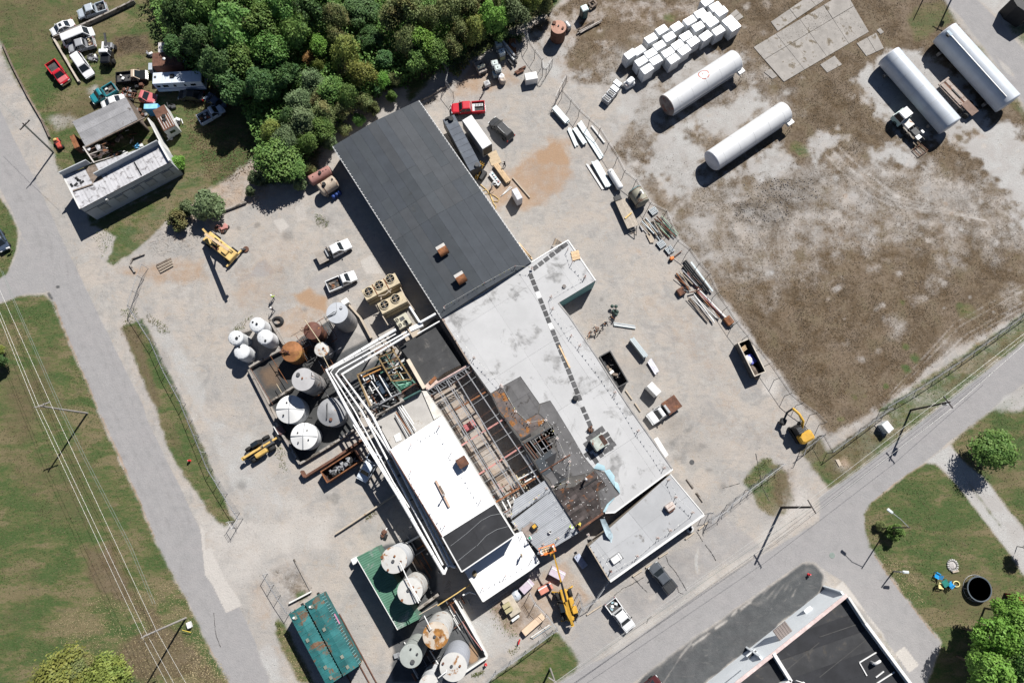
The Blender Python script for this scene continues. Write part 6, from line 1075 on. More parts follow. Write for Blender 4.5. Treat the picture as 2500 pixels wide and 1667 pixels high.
o,r,h = tank('24',(15,1255),'24',(45,1150),128,TGG,TGG,'green-grey tank with one sunlit side, nearest the teal railcars','flat',7.0,lids=((-1.2,.5,.28,DGREY),(1.6,.6,.12,bl),(.3,.6,.14,DGREY)))
tank('24',(225,1600),'24',(290,1500),120,TW,TWR,'grey-white tank cut off by the bottom edge of the photo','flat',6.5)
c = P('20',1708,312,2.6); o,r,h = tank('20',(1708,312),'20',(1702,395),86,RUSTD,MAT('pink_rust_top',(.42,.24,.18),.75,.12,1,stain=(.26,.12,.08),sscale=1,samt=.55),'squat pinkish rusty tank standing alone near the tree line','flat',3.0,lids=((2.4,.8,.3,RUSTD),(-.4,.6,.18,RUSTD),(1.8,.1,.12,bl)),group='rusty vessels')
# ---------------------------------------------------------------- vessels lying down
def lying(t,a,t2,b_,rz_,mat,label,name='long_tank',h=None,endm=None,lids=(),saddle=True,straps=(),group=None,cat='tank',zc=None,dome=.3):
    h = h or 3.4; p,q = P(t,*a,h),P(t2,*b_,h); r = (P(t,a[0]+rz_,a[1],h)-P(t,*a,h)).length; zc = zc or r+.35; p,q = P(t,*a,zc),P(t2,*b_,zc); L = (q-p).length; an = math.atan2(q.y-p.y,q.x-p.x); c = (p+q)/2; c.z = 0
    o = thing(name,label,cat,c,an,group); ax = Vector((1,0,0)); b = MB(); b.lathe([(r,-L/2+dome*.3),(r,L/2-dome*.3)],(0,0,zc),32,axis=ax); b.build('shell',mat,o)
    for s in (-1,1): b = MB(); b.lathe([(r+.012,L/2-dome*.3-.12),(r+.01,L/2-dome*.3),(r*.9,L/2+dome*.1),(r*.5,L/2+dome*.55),(0,L/2+dome*.65)] if s > 0 else [(0,-L/2-dome*.65),(r*.5,-L/2-dome*.55),(r*.9,-L/2-dome*.1),(r+.01,-L/2+dome*.3),(r+.012,-L/2+dome*.3+.12)],(0,0,zc),32,axis=ax); b.build('end_cap',(endm or mat) if s < 0 else mat,o)
    if saddle:
        for x in (-.36,.36): MB().box((x*L,0,(zc-r*.8)/2+.05),(.5,r*1.7,zc-r*.75)).build('saddle',CONCW,o)
    for (x,rr,hh) in lids: m = MB(); m.cyl((x*L,0,zc+r-.1),(x*L,0,zc+r+hh),rr); m.build('manhole',bl,o)
    for x in straps: b = MB(); b.lathe([(r+.003,-.06),(r+.03,-.05),(r+.03,.05),(r+.003,.06)],(x*L,0,zc),32,axis=ax); b.build('strap',RUSTD,o)
    return o,r,L,zc
LW = MAT('long_tank_white',(.64,.65,.66),.32,.04,.6,stain=(.46,.36,.28),sscale=.5,samt=.64,spec=.5); LWG = MAT('long_tank_greying',(.5,.54,.59),.3,.06,.6,stain=(.38,.37,.37),sscale=.6,samt=.66,spec=.5); ENDD = MAT('stained_end_plate',(.2,.17,.16),.8,.3,1.2,stain=(.26,.1,.07),sscale=1,samt=.55)
ENDP = MAT('pale_end_plate',(.55,.56,.6),.7,.1,1.2,stain=(.2,.17,.15),sscale=1.2,samt=.6)
def extras(o,r,L,zc,sgn=1,side=-1,box=WHITEP):
    MB().bar((-L*.47,side*r*.93,zc-r*.55),(L*.42,side*r*.93,zc-r*.55),.14,.2).build('side_pipe',WHITEP,o)
    b = MB().box((sgn*L*.47,side*(r+.3),zc-.2),(1.2,.8,.5)).build('valve_box',box,o); MB().tube([(sgn*L*.48,side*(r+.5),zc-.6),(sgn*L*.48,side*(r+.9),zc-.7),(sgn*L*.52,side*(r+.9),.2)],.04).build('ladder_rail',BLACKM,o); MB().tube([(sgn*L*.45,side*(r+.9),zc-.7),(sgn*L*.45,side*(r+.9),.2)],.04).build('ladder_rail',BLACKM,o)
    for k in range(5): x = -L*.4+k*L*.2; b = MB(); b.lathe([(r+.002,-.03),(r+.012,0),(r+.002,.03)],(x,0,zc),32,axis=Vector((1,0,0))); b.build('weld_seam',MAT('weld_grey',(.45,.46,.47),.5),o)
o,r,L,zc = lying('30',(590,1215),'30',(1385,695),128,LW,'long white cylinder tank with a red ring emblem and a stained dark end',endm=ENDD,group='long white cylinder tanks'); extras(o,r,L,zc)
RING = MAT('faded_red_ring',(.45,.2,.17),.6); rg = MB(); n = 40; x0,a0 = -.02*L+.6,rad(78)
for k in range(n):
    for j,rr in enumerate((.75,.92)): pass
vs = []
for k in range(n+1):
    t = 2*math.pi*k/n
    for rr in (.78,.98):
        ang = a0+rr*math.sin(t)/r; vs.append((x0+rr*math.cos(t),(r+.012)*math.cos(ang),zc+(r+.012)*math.sin(ang)))
rg.add(vs,[(2*k,2*k+1,2*k+3,2*k+2) for k in range(n) if k not in (9,10)]); rg.build('ring_emblem',RING,o)
rg = MB()
for (u0,u1) in (((-.3,.25),(.0,-.3)),((.0,-.3),(.12,-.1))):
    q = []
    for (dx,dy) in (u0,u1):
        for e in (-.05,.05): ang = a0+(dy+e)/r; q.append((x0+dx+e,(r+.013)*math.cos(ang),zc+(r+.013)*math.sin(ang)))
    rg.add(q,[(0,1,3,2)])
rg.build('emblem_mark',RING,o)
o,r,L,zc = lying('31',(1110,280),'30',(1950,1280),125,LW,'long white cylinder tank nearest the bare rubble patch, clean and unmarked',endm=ENDP,group='long white cylinder tanks'); extras(o,r,L,zc)
o,r,L,zc = lying('40',(790,640),'40',(1500,1450),128,LWG,'long greying white cylinder tank beside the cab-chassis truck',endm=ENDP,group='long white cylinder tanks'); extras(o,r,L,zc,-1,1,MAT('blue_grey_box',(.3,.38,.45),.5))
o,r,L,zc = lying('40',(1430,375),'40',(2165,1190),138,LWG,'longest greying cylinder tank nearest the road, with a pipe along its top',endm=ENDP,group='long white cylinder tanks'); MB().bar((-L*.46,-r*.55,zc+r*.86),(L*.44,-r*.55,zc+r*.86),.13,.13).build('top_pipe',GALV,o); MB().box((-L*.44,-r*.35,zc+r*.86),(1.1,1.3,.22)).build('top_platform',MAT('blue_grey_box',(0,0,0)),o); MB().box((-L*.43,-r*.62,zc+r*.8),(.5,.7,.4)).build('valve_box',BLACKM,o)
lying('11',(1210,510),'11',(1440,385),62,MAT('pink_rust_vessel',(.33,.17,.15),.75,.15,1,stain=(.45,.3,.25),sscale=.9,samt=.6),'pinkish rust-red lying tank with a row of bolt holes, beside the warehouse','lying_tank',lids=((.05,.26,.25),(-.3,.08,.1),(.2,.08,.1),(.35,.08,.1)),group='lying tanks by the warehouse',h=2)
o,r,L,zc = lying('11',(1330,620),'11',(1500,510),78,MAT('tan_rust_vessel',(.42,.35,.28),.6,.15,1,stain=(.25,.12,.07),sscale=.8,samt=.55),'rusty tan lying tank with a black manhole, beside the pinkish one','lying_tank',lids=((-.15,.3,.4),(.38,.15,.15)),straps=(-.28,),group='lying tanks by the warehouse',h=2.2)
for k in range(3): c = P('11',1470+k*35,680-k*25,.9); b = MB(); b.lathe([(.28,0),(.3,.3),(.3,.6),(.28,.88),(0,.9)],c-Z*.9,14); solo(b,'drum',MAT('blue_drum',(.02,.05,.2),.5),('left','middle','right')[k]+' blue plastic drum of three in the shade below the tan lying tank','drum','blue drums')
o,r,L,zc = lying('31',(225,610),'31',(330,765),85,MAT('khaki_vessel',(.25,.24,.19),.6,.15,1,stain=(.16,.1,.07),sscale=.9,samt=.56),'khaki lying vessel with a black flue and open hatch, by the fence','lying_vessel',lids=((.0,.24,.5),),straps=(-.4,.4),h=2.6,endm=MAT('teal_end',(.12,.2,.2),.6)); MB().box((-.05*L,.5,zc+r*.88),(.9,.35,.14)).build('hatch_frame',WHITEP,o); MB().cyl((-.45*L,.3,zc+r*.8),(-.45*L,.3,zc+r*1.0),.1).build('nozzle',bl,o)
lying('31',(-55,390),'31',(70,590),38,LW,'slim white cylinder tank with a dark lower side near the flatbed trailer','gas_cylinder',h=1.2,lids=((-.4,.08,.15),))
lying('20',(1785,262),'20',(1830,320),30,GALV,'small pale propane cylinder leaning by the squat pinkish tank','gas_cylinder',h=1.5)
# ---------------------------------------------------------------- containment walls
def low_wall(s,label,h=.9,w=.32,mat=None,cat='wall',name='containment_wall'):
    f = PL(s,h); o = thing(name,label,cat,ctr(f))
    for i,(a,b_) in enumerate(zip(f[:-1],f[1:])): d = (b_-a).normalized(); MB().bar(a-Z*(h/2)+d*.01,b_-Z*(h/2)-d*.01,w+.004*i,h+.006*i).bo('wall_section',mat or CONCW,o)
    return o
low_wall('12 500,1095 740,1568 13 870,255 1085,618 1450,400 1720,220','low concrete containment wall along the outer side of the upper tank yard')
low_wall('12 505,1070 690,960 900,855','dark containment wall between the white plastic tanks and the rusty tanks'); low_wall('12 735,520 820,670 905,815','pale dividing wall beside the pinkish-lidded white tank'); low_wall('12 430,670 520,640','short wall stub behind the outer white plastic tank'); low_wall('12 1640,345 1780,500 1905,735','narrow yellowish wall beside the tall grey tank',.8,.3,WALLT); low_wall('12 740,1465 900,1370 1010,1295','cross wall between the streaked grey tank and the ribbed white tank')
low_wall('13 1100,700 1140,770 1480,560 1830,325','long rusty-topped wall beside the rust-brown dumpster',1.2,.35,RUSTD); low_wall('24 -80,-10 130,-130','white pipe-topped wall at the head of the lower tank yard',1.0,.3,WALLW); low_wall('24 500,590 700,900 890,1270 620,1450 480,1568','pale containment wall around the bottom corner of the lower tank yard',1.0,.3,WALLW); low_wall('24 330,550 30,770','pipe-lined wall crossing the lower tank yard',1.2,.4,CONCW)
for s,z_,r_,m,lab in (('24 320,680 540,540 700,430',2.6,.09,OLDYEL,'yellow pipe crossing above the lower tank yard'),('24 80,800 320,660',2.2,.07,WALLT,'tan pipe continuing the yellow one in the lower yard'),('24 610,560 690,520 760,545',1.6,.14,WHITEP,'bent white duct by the corner of the white annex'),('24 560,700 760,1050 860,1210',1.3,.1,WHITEP,'white pipe along the lower containment wall'),('24 600,860 700,1020 830,1190',1.5,.06,PINK,'pinkish pipe along the lower containment wall'),('24 230,1190 330,1350',.8,.09,WHITEP,'white pipe pair member by the green-grey tank'),('12 1340,905 1430,1090',6.0,.06,CREAM,'cream pipe slanting from the small mottled tank'),('12 1145,530 1330,800',6.4,.07,CREAM,'cream pipe slung over the dark brown tank'),('12 750,940 870,1130 950,1260',1.2,.05,RUST,'thin rusty pipe across the tank-yard floor'),('12 820,1260 880,1360',1.2,.05,CREAM,'short thin pipe beside the cross wall'),('12 520,1080 780,1500',1.2,.05,RUSTD,'dark pipe along the outer containment wall'),('13 1500,1420 1700,1290 2180,970',.5,.16,WALLT,'long tan pipe lying on the gravel under the pipe rack')):
    solo(MB().tube(PL(s,z_),r_,7),'pipe',m,lab,'pipe')
yard_pipes = thing('yard_pipework','tangle of thin black pipework among the rusty tanks','pipework',P('12',1200,900))
for i in range(120):
    x,y = RND.choice(((RND.uniform(1000,1450),RND.uniform(650,1000)),(RND.uniform(1250,1700),RND.uniform(1000,1500)),(RND.uniform(1300,1500),RND.uniform(500,900)),(RND.uniform(1080,1300),RND.uniform(740,860)))); p = P('12',x,y,RND.uniform(.4,2.2)); d = (dM if RND.random() < .5 else dX)*RND.uniform(.5,2.4)
    MB().bar(p-d/2,p+d/2,RND.uniform(.04,.1)).bo('pipe',RND.choice([BLACKM,DGREY,RUSTD,STEEL,RUST]),yard_pipes)
yp2 = thing('yard_pipework','rusty and white pipe bundles on the floor of the lower tank yard','pipework',P('24',150,100))
for i in range(46):
    t,x,y = RND.choice((('r',RND.uniform(850,1450),RND.uniform(150,750)),('24',RND.uniform(-50,300),RND.uniform(1150,1500)),('24',RND.uniform(450,700),RND.uniform(600,900)))); p = P(t,x,y,RND.uniform(.2,.9)); d = (dM if RND.random() < .75 else dX)*RND.uniform(.8,3.5)
    MB().cyl(p-d/2,p+d/2,RND.uniform(.05,.15),n=6).bo('pipe',RND.choice([RUST,RUST,RUSTD,STEEL,BLACKM,WHITEP]),yp2)
for k in range(9): f = PL(f'r {1880-k*0},{1130-k*22} {1740+k*12},{1130-k*30}',2.2); MB().bar(f[0],f[1],.04).bo('grate_bar',BLACKM,yp2)
# ---------------------------------------------------------------- chillers with fans
def chiller(cs,h,fans,label,mat=CREAM,dark=None):
    f = [P('12',*p,h) for p in cs]; c = ctr(f); an = math.atan2(f[1].y-f[0].y,f[1].x-f[0].x); L = (f[1]-f[0]).length; B = (f[2]-f[1]).length; o = thing('chiller',label,'air conditioner',c,an)
    MB().bevbox((0,0,h/2+.1),(L,B,h-.2),0,.05).build('housing',mat,o); MB().bar((-L/2,-B/2-.03,h*.55),(L/2,-B/2-.03,h*.55),.06,.08).build('panel_seam',RUSTD,o)
    inv = o.matrix_basis.inverted()
    for (x,y,r) in fans:
        p = P('12',x,y,h); p = inv @ p; rr = (P('12',x+r,y,h)-P('12',x,y,h)).length; p.z = h
        b = MB(); b.lathe([(rr*.86,0),(rr*.86,.16),(rr,.16),(rr*1.04,-.02)],p,24); fo = b.build('fan_ring',mat,o); b = MB(); b.lathe([(0,.015),(rr*.87,.015)],p,24); b.build('fan_well',BLACKM,fo)
        for k in range(6): a = k*math.pi/3; MB().bar(p+Vector((.05*math.cos(a),.05*math.sin(a),.06)),p+Vector((rr*.8*math.cos(a),rr*.8*math.sin(a),.07)),rr*.22,.02).build('fan_blade',DGREY,fo)
        MB().cyl(p,p+Z*.12,rr*.2).build('fan_hub',RUST,fo)
        for k in range(2): MB().bar(p+Vector((-rr if k == 0 else 0,0 if k == 0 else -rr,.17)),p+Vector((rr if k == 0 else 0,0 if k == 0 else rr,.17+.004*k)),.05,.03).build('fan_strut',mat,fo)
    return o,L,B
o,L,B = chiller(((1792,190),(2178,-12),(2235,108),(1850,312)),3.2,((1880,207,56),(2000,133,56),(2125,60,56)),'cream chiller with three large fans in a row')
for x in (-.17,.17): MB().bar((x*L,-B*.5,3.24),(x*L,B*.5,3.24),.12,.06).build('rust_seam',RUST,o)
o,L,B = chiller(((1970,345),(2255,198),(2318,318),(2035,468)),3.4,((2060,358,56),(2187,287,56)),'cream chiller with two large fans, below the three-fan one')
o,L,B = chiller(((2160,520),(2300,440),(2375,560),(2232,645)),2.8,((2203,533,24),(2240,592,24),(2298,557,26)),'small cream chiller with three little fans and a dark grille',MAT('pale_cream_enamel',(.47,.45,.36),.55,.06,2)); MB().box((.1,.35,2.82),(.75,.6,.05)).build('dark_grille',DGREY,o)
b = MB(); cp = thing('chiller_piping','pale pipework strung between the two large chillers','pipework',P('12',2100,250))
for s in ('12 1990,260 2070,240 2140,180','12 2240,160 2290,260 2400,420','12 2050,150 2130,220','12 2020,270 2020,300','12 1960,360 2100,590'): MB().tube(PL(s,3.0),.1,6).bo('pipe',RND.choice([CREAM,WALLT,WALLT]),cp)
f = PL('12 1560,310 1610,275 1650,330 1600,360',1.5); b = MB(); b.bevbox((ctr(f).x,ctr(f).y,.75),(1.1,.9,1.5),.6,.05); solo(b,'electric_cabinet',WHITEP,'white electric cabinet behind the tall grey tank','cabinet')
f = PL('14 1675,150 1725,125 1758,180 1705,212',1.2); b = MB(); b.bevbox((ctr(f).x,ctr(f).y,.6),(.95,.9,1.2),.5,.05); solo(b,'pump_cabinet',WHITEP,'white pump cabinet at the outer corner of the green lean-to','cabinet')
# ---------------------------------------------------------------- railcars
def railcar(cs,h,label,nP):
    f = [P('14',*p,h) for p in cs]; c = ctr(f); an = math.atan2(f[3].y-f[0].y,f[3].x-f[0].x); L = (f[3]-f[0]).length; B = (f[1]-f[0]).length; o = thing('railcar',label,'railcar',c,an,'teal boxcars at the siding')
    MB().box((0,0,(h+1.0)/2),(L-.1,B-.12,h-1.1)).build('body',TEALP,o)
    for i in range(nP):
        x = -L/2+L*(i+.5)/nP; w = L/nP-.05; b = MB(); b.add([(x-w/2,-B/2,h),(x+w/2,-B/2,h),(x+w/2,0,h+.16),(x-w/2,0,h+.16),(x+w/2,B/2,h),(x-w/2,B/2,h),(x-w/2,-B/2,h-.08),(x+w/2,-B/2,h-.08),(x+w/2,B/2,h-.08),(x-w/2,B/2,h-.08)],[(0,1,2,3),(3,2,4,5),(6,7,1,0),(4,8,9,5),(6,0,3,5,9),(7,8,4,2,1)]); b.build('roof_panel',TEALP,o)
    for i in range(nP+1): x = -L/2+L*i/nP; MB().bar((x,-B/2,h+.03),(x,0,h+.19),.07,.05).build('roof_rib',MAT('teal_rib',(.03,.17,.17),.6,.15,2),o); MB().bar((x,0,h+.19),(x,B/2,h+.03),.07,.05).build('roof_rib',MAT('teal_rib',(0,0,0)),o)
    for i in range(nP*2): x = -L/2+L*(i+.5)/(nP*2); MB().box((x,B/2-.05,h-1.0),(.08,.1,1.7)).build('side_post',MAT('pale_teal_post',(.2,.4,.42),.6),o)
    for x in (-.42,-.1,.3,.44): MB().box((x*L,-.5+.4*(x > 0),h+.2),(.5,.4,.12)).build('roof_hatch',MAT('rust_teal_hatch',(.2,.22,.18),.7,.2,2),o)
    MB().cyl((-L*.43,-B*.3,h+.1),(-L*.43,-B*.3,h+.3),.16).build('roof_vent',WHITEP,o)
    for x in (-.33,.33):
        t = MB().box((x*L,0,.75),(2.4,B*.75,.4)).build('bogie',BLACKM,o)
        for dx in (-.8,.8): MB().cyl((x*L+dx,-B*.35,.5),(x*L+dx,B*.35,.5),.45).build('wheelset',RUSTD,t)
    MB().bar((-L/2-.4,0,1.0),(L/2+.5,0,1.0),.35,.3).build('coupler',BLACKM,o); MB().bar((L/2+.05,-B*.4,1.6),(L/2+.05,B*.4,1.6),.14,.2).build('end_beam',CREAM,o)
    for k in range(5): MB().bar((L/2+.06,B*.28,1.2+.5*k),(L/2+.06,B*.45,1.2+.5*k),.05).build('ladder_rung',CREAM,o)
    return o,L,B
o,L,B = railcar(((1148,655),(1322,545),(1755,1368),(1588,1480)),4.4,'teal boxcar with heavy rust patches, the one nearer the tanks',13); MB().box((-.12*L,B/2+.01,2.9),(1.6,.03,.5)).build('pink_lettering',MAT('pink_graffiti',(.6,.25,.4),.7),o)
o,L,B = railcar(((958,772),(1132,680),(1570,1500),(1395,1590)),4.4,'teal boxcar with pale rust stains, the one nearer the road',13)
for s,lab in (('14 1030,720 1560,1700','left siding rail, mostly hidden under the boxcar nearer the road'),('14 1180,640 1760,1720','inner siding rail between the two boxcars'),('14 1330,560 1950,1680','siding rail along the boxcar nearer the tanks'),('14 1540,770 2010,1640','free rusty rail beside the boxcars, closest to the tanks')):
    f = PL(s,.1); solo(MB().bar(f[0],f[1],.12,.14),'rail',RUSTD,lab,'rail','siding rails')
f = PL('14 965,650 1215,520',.55); b = MB(); b.bar(f[0]-Z*.2,f[1]-Z*.2,.22,.5); solo(b,'buffer_wall',WALLW,'low white stop wall at the end of the boxcar siding','wall'); solo(MB().bar(P('14',1020,145,.1),P('14',1220,525,.1),.14,.2),'kerb_strip',CONCW,'thin kerb running from the gate to the boxcar siding','kerb')
# ---------------------------------------------------------------- wrapped bales
def bale_mesh(seed):
    r_ = random.Random(seed); b = MB(); x,y,z_ = 1.14,.72,1.25; rg = []
    for (zz,i) in ((0,.05),(.08,0),(.6,-.02),(1.15,0),(z_,.07)):
        rg.append([Vector(((x-i-.06)*sx*(1 if k else 1)+r_.uniform(-.03,.03),(y-i)*sy+r_.uniform(-.03,.03),zz+r_.uniform(-.01,.01))) for k,(sx,sy) in enumerate(((-1,-.9),(-.93,-1),(.93,-1),(1,-.9),(1,.9),(.93,1),(-.93,1),(-1,.9)))])
    b.loft(rg); return b.mesh('bale')
WRAP = MAT('white_stretch_wrap',(.66,.68,.7),.35,.03,2.5,stain=(.62,.6,.58),sscale=1.5,samt=.66,bump=.3,spec=.5); bms = [bale_mesh(s) for s in range(4)]
for m in bms: m.materials.append(WRAP)
BL = [(1065,15),(1160,75),(1225,130),(985,150),(1310,235),(1375,300),(865,235),(1060,200),(1120,255),(960,305),(545,340),(715,305),(420,440),(1195,350),(630,420),(820,415),(1045,410),(515,520),(905,475),(725,515),(185,620),(285,578),(415,610),(800,575),(615,600),(310,700),(475,690),(675,675),(375,790)]
BL = sorted(BL,key=lambda q: (-q[1]-.64*q[0])); rows = {0: [],1: [],2: []}
for x,y in BL: p = (x*.55+y*.84); rows[0 if y+.62*x > 1010 else 1 if y+.62*x > 835 else 2].append((x,y))
ORD = ['first','second','third','fourth','fifth','sixth','seventh','eighth','ninth','tenth','eleventh','twelfth','thirteenth','fourteenth','fifteenth','sixteenth','seventeenth','eighteenth','nineteenth','twentieth']
for rw,nm in enumerate(('row nearest the tanks','middle row','row nearest the trees')):
    for i,(x,y) in enumerate(sorted(rows[rw])):
        p = P('30',x,y,2.5)
        for lv in (0,1):
            o = bpy.data.objects.new('wrapped_bale',bms[(i+lv*2) % 4]); COL.objects.link(o); o.location = (p.x+RND.uniform(-.03,.03),p.y+RND.uniform(-.03,.03),1.255*lv); o.rotation_euler = (0,0,rad(34)+RND.uniform(-.05,.05))
            tag(o,f"white wrapped bale, {'upper' if lv else 'lower'} of the {ORD[i]} pile from the left, {nm}",'bale','white wrapped bales')
c = P('30',180,925,1.4); o = thing('burst_bale','torn white bale sagging at the near end of the bale rows','bale',(c.x,c.y,0),rad(30)); MB().bevbox((0,0,.45),(1.9,1.25,.85),0,.15).build('lower_bale',WRAP,o); MB().bevbox((.1,.05,1.2),(1.5,1.0,.6),.2,.18).build('upper_bale',WRAP,o); MB().blob((-.7,-.2,.9),(.4,.5,.25),8,5,.3).build('torn_wrap',MAT('wrap_pinkish',(.7,.62,.58),.6),o)
# ---------------------------------------------------------------- boxes, crates, totes
def box_on(tile,cs,h,mat,label,name,cat,group=None,lid=None,bev=.05,z0=0.0,foot=True):
    f = [P(tile,*p,h) for p in cs]; c = ctr(f); an = math.atan2(f[1].y-f[0].y,f[1].x-f[0].x); L = ((f[1]-f[0]).length+(f[2]-f[3]).length)/2; B = ((f[2]-f[1]).length+(f[3]-f[0]).length)/2
    o = thing(name,label,cat,(c.x,c.y,z0),an,group); MB().bevbox((0,0,(h-z0)/2+.04),(L,B,h-z0-.08),0,bev).build('body',mat,o)
    if foot:
        for s in (-1,1): MB().box((s*L*.35,0,.05),(.12,B*.95,.1)).build('skid',OLDWOOD,o)
    if lid: MB().box((0,0,h-z0+.005),(L*.9,B*.9,.03)).build('lid',lid,o)
    return o,L,B
box_on('21',((1160,612),(1218,584),(1305,692),(1242,727)),2.4,MAT('grey_white_box',(.5,.5,.53),.55,.04,1),'tall white crate standing alone on the tan dirt by the warehouse','crate','crate',lid=MAT('grey_white_lid',(.55,.56,.6),.5))
box_on('32',((380,1285),(440,1228),(535,1360),(470,1410)),2.0,WHITEP,'white cabinet-sized crate near the black dumpster','crate','crate',lid=WHITEP)
box_on('20',((1318,842),(1455,818),(1468,905),(1328,920)),1.6,WHITEP,'wide low white crate just inside the upper gate','crate','crate')
for i,(x,y,an) in enumerate(((2260,1125,.2),(2310,1065,.2),(2352,1010,.2),(2385,950,.2))):
    p = P('20',x,y,1.2); o = thing('metal_crate',('dark-lidded grey metal crate, outermost of the short row by the bales','second grey metal crate of the short row by the bales','third metal crate of the short row, pale rim','metal crate of the short row nearest the torn bale')[i],'crate',(p.x,p.y,0),rad(-42)); MB().bevbox((0,0,.6),(1.45,.95,1.1),0,.05).build('body',MAT('crate_steel',(.4,.42,.45),.4,.1,2,metal=.4),o); MB().box((0,0,1.16),(1.25,.75,.03)).build('lid',DGREY if i < 2 else GALV,o); MB().bar((-.7,0,1.18),(.7,0,1.18),.06,.05).build('lid_strap',WHITEP,o)
TOTE = MAT('tote_plastic',(.5,.57,.55),.4,.05,2)
def tote(x,y,levels,label,mats=(TOTE,TOTE),z=None):
    h = 1.15*levels; p = P('20',x,y,h)
    for k in range(levels):
        o = thing('liquid_tote',label[k],'tote',(p.x,p.y,1.15*k),rad(20+RND.uniform(-6,6)),'white liquid totes'); MB().bevbox((0,0,.62),(1.05,.95,.95),0,.1).build('bottle',mats[k],o); MB().cyl((0,0,1.07),(0,0,1.13),.12).build('cap',BLACKM,o); MB().box((0,0,.07),(1.15,1.02,.13)).build('pallet',OLDWOOD,o)
        for s in (-1,1):
            for zz in (.3,.65,1.0): MB().bar((-.56,s*.5,zz),(.56,s*.5,zz),.03).build('cage_bar',GALV,o); MB().bar((s*.56,-.5,zz),(s*.56,.5,zz),.03).build('cage_bar',GALV,o)
tote(1018,490,2,('lower tote of the stack closest to the trees','bright white tote on top of the stack closest to the trees')); tote(1056,580,2,('yellow-stained tote under the blue-rimmed one','blue-rimmed tote beside the white pipes'),(MAT('yellow_tote',(.5,.48,.25),.5),MAT('bluish_tote',(.5,.6,.66),.4)))
tote(975,715,2,('lower pale green tote of the middle stack, nearer the trees','pale green tote on top of the middle stack, nearer the trees')); tote(1010,770,2,('lower pale green tote of the middle stack, nearer the gate','pale green tote on top of the middle stack, nearer the gate')); tote(985,830,1,('single tote at the foot of the pale green stack',))
c = P('20',885,950,.8); o = thing('open_tote','small open white tote full of scraps at the edge of the shade','tote',(c.x,c.y,0),rad(25)); MB().bevbox((0,0,.4),(1.0,.9,.8),0,.06).build('body',WHITEP,o); MB().box((0,0,.81),(.75,.65,.03)).build('contents',MAT('grey_scraps',(.35,.35,.36),.8,.4,4),o); MB().box((0,0,.03),(1.1,1,.06)).build('pallet',OLDWOOD,o)
for i,(x,y,m,lab) in enumerate(((1050,870,WRAP,'bulging white sack at the end of the tote row'),(1065,905,MAT('brown_sack',(.45,.38,.32),.8,.2,3),'open brown bulk sack in front of the white one'))): c = P('20',x,y,1.1); b = MB(); b.lathe([(.5,0),(.6,.3),(.58,.9),(.45,1.15),(.25,1.1),(0,.95)],(c.x,c.y,0),14); solo(b,'bulk_sack',m,lab,'sack')
f = PL('20 1050,455 1205,640',1.0); solo(MB().cyl(f[0],f[1],.22,n=12),'white_pipe_length',WHITEP,'long thick white pipe beside the totes, the one nearer the rusty sheet','pipe',None); f = PL('20 1040,480 1195,690',.7); solo(MB().cyl(f[0],f[1],.2,n=12),'white_pipe_length',WHITEP,'long thick white pipe beside the totes, the one nearer the totes','pipe')
for s,lab in (('20 1195,640 1225,730','right'),('20 1130,690 1185,755','left')): f = PL(s,.5); solo(MB().bar(f[0],f[1],.25,.5),'trestle',BLACKM,lab+' dark trestle under the end of the thick white pipes','trestle','pipe trestles')
box_on('20',((1090,455),(1175,450),(1255,590),(1195,615)),.7,RUST,'flat rusty steel box beside the thick white pipes','steel_box','box'); f = PL('20 1170,500 1215,540',.76); solo(MB().bar(f[0],f[1],.6,.05),'grey_plate',STEEL,'grey plate lying on the flat rusty steel box','plate')
o,L,B = box_on('20',((735,720),(830,680),(880,800),(800,850)),.8,MAT('dusty_deck',(.33,.29,.26),.9,.2,2),'old dusty utility trailer holding a cream tank, by the totes','utility_trailer','trailer',foot=False); MB().cyl((-.7,-.3,1.1),(.7,-.3,1.1),.33).build('cream_tank',MAT('cream_tank',(.6,.6,.48),.5),o); wheels(o,(-.2,),B/2+.2,.33,.2); MB().bar((0,.3,.9),(.6,.6,.9),.12).build('black_bar',BLACKM,o)
for x,y,lab in ((1240,815,'left'),(1285,785,'upper'),(1262,830,'lower')): f = PL(f'20 {x-35},{y+20} {x+45},{y-20}',.25); solo(MB().bar(f[0],f[1],.3,.3),'steel_section',RUSTD,lab+' one of three short dark steel sections by the low white crate','steel section','steel sections by the crate')
c = P('20',2005,95,2.2); o = thing('portable_toilet','dark portable toilet with a white roof by the tree line','portable toilet',(c.x,c.y,0),rad(25)); MB().bevbox((0,0,1.1),(1.15,1.15,2.1),0,.05).build('cabin',MAT('black_green',(.03,.05,.05),.5),o); MB().bevbox((0,0,2.2),(1.22,1.22,.22),0,.1).build('roof',MAT('pale_teal_roof',(.6,.72,.7),.5),o); MB().box((.0,-.58,1.05),(.8,.04,1.8)).build('door',MAT('dark_teal_door',(.04,.12,.12),.5),o)
f = PL('20 2050,40 2105,0 2145,50 2085,90',.5); o = thing('timber_curb','empty square timber frame on the ground near the portable toilet','curb',ctr(f))
for i in range(4): MB().bar(f[i]-o.location,f[(i+1) % 4]-o.location,.3,.4).build('side',OLDWOOD,o)
pp_ = thing('pole_pile','pile of long weathered poles near the squat pinkish tank','pole pile',P('20',2060,310))
for i in range(16): a_,b_ = P('20',1925+RND.uniform(-10,40),375+RND.uniform(-40,25),.1+.1*(i % 4)),P('20',2150+RND.uniform(-40,60),245+RND.uniform(-30,25),.1+.1*(i % 4)); MB().cyl(a_,b_,.08,.06,7).bo('pole',RND.choice([MAT('grey_pole',(.33,.3,.27),.9,.2,2),OLDWOOD,MAT('pale_pole',(.5,.46,.42),.9,.2,2)]),pp_)
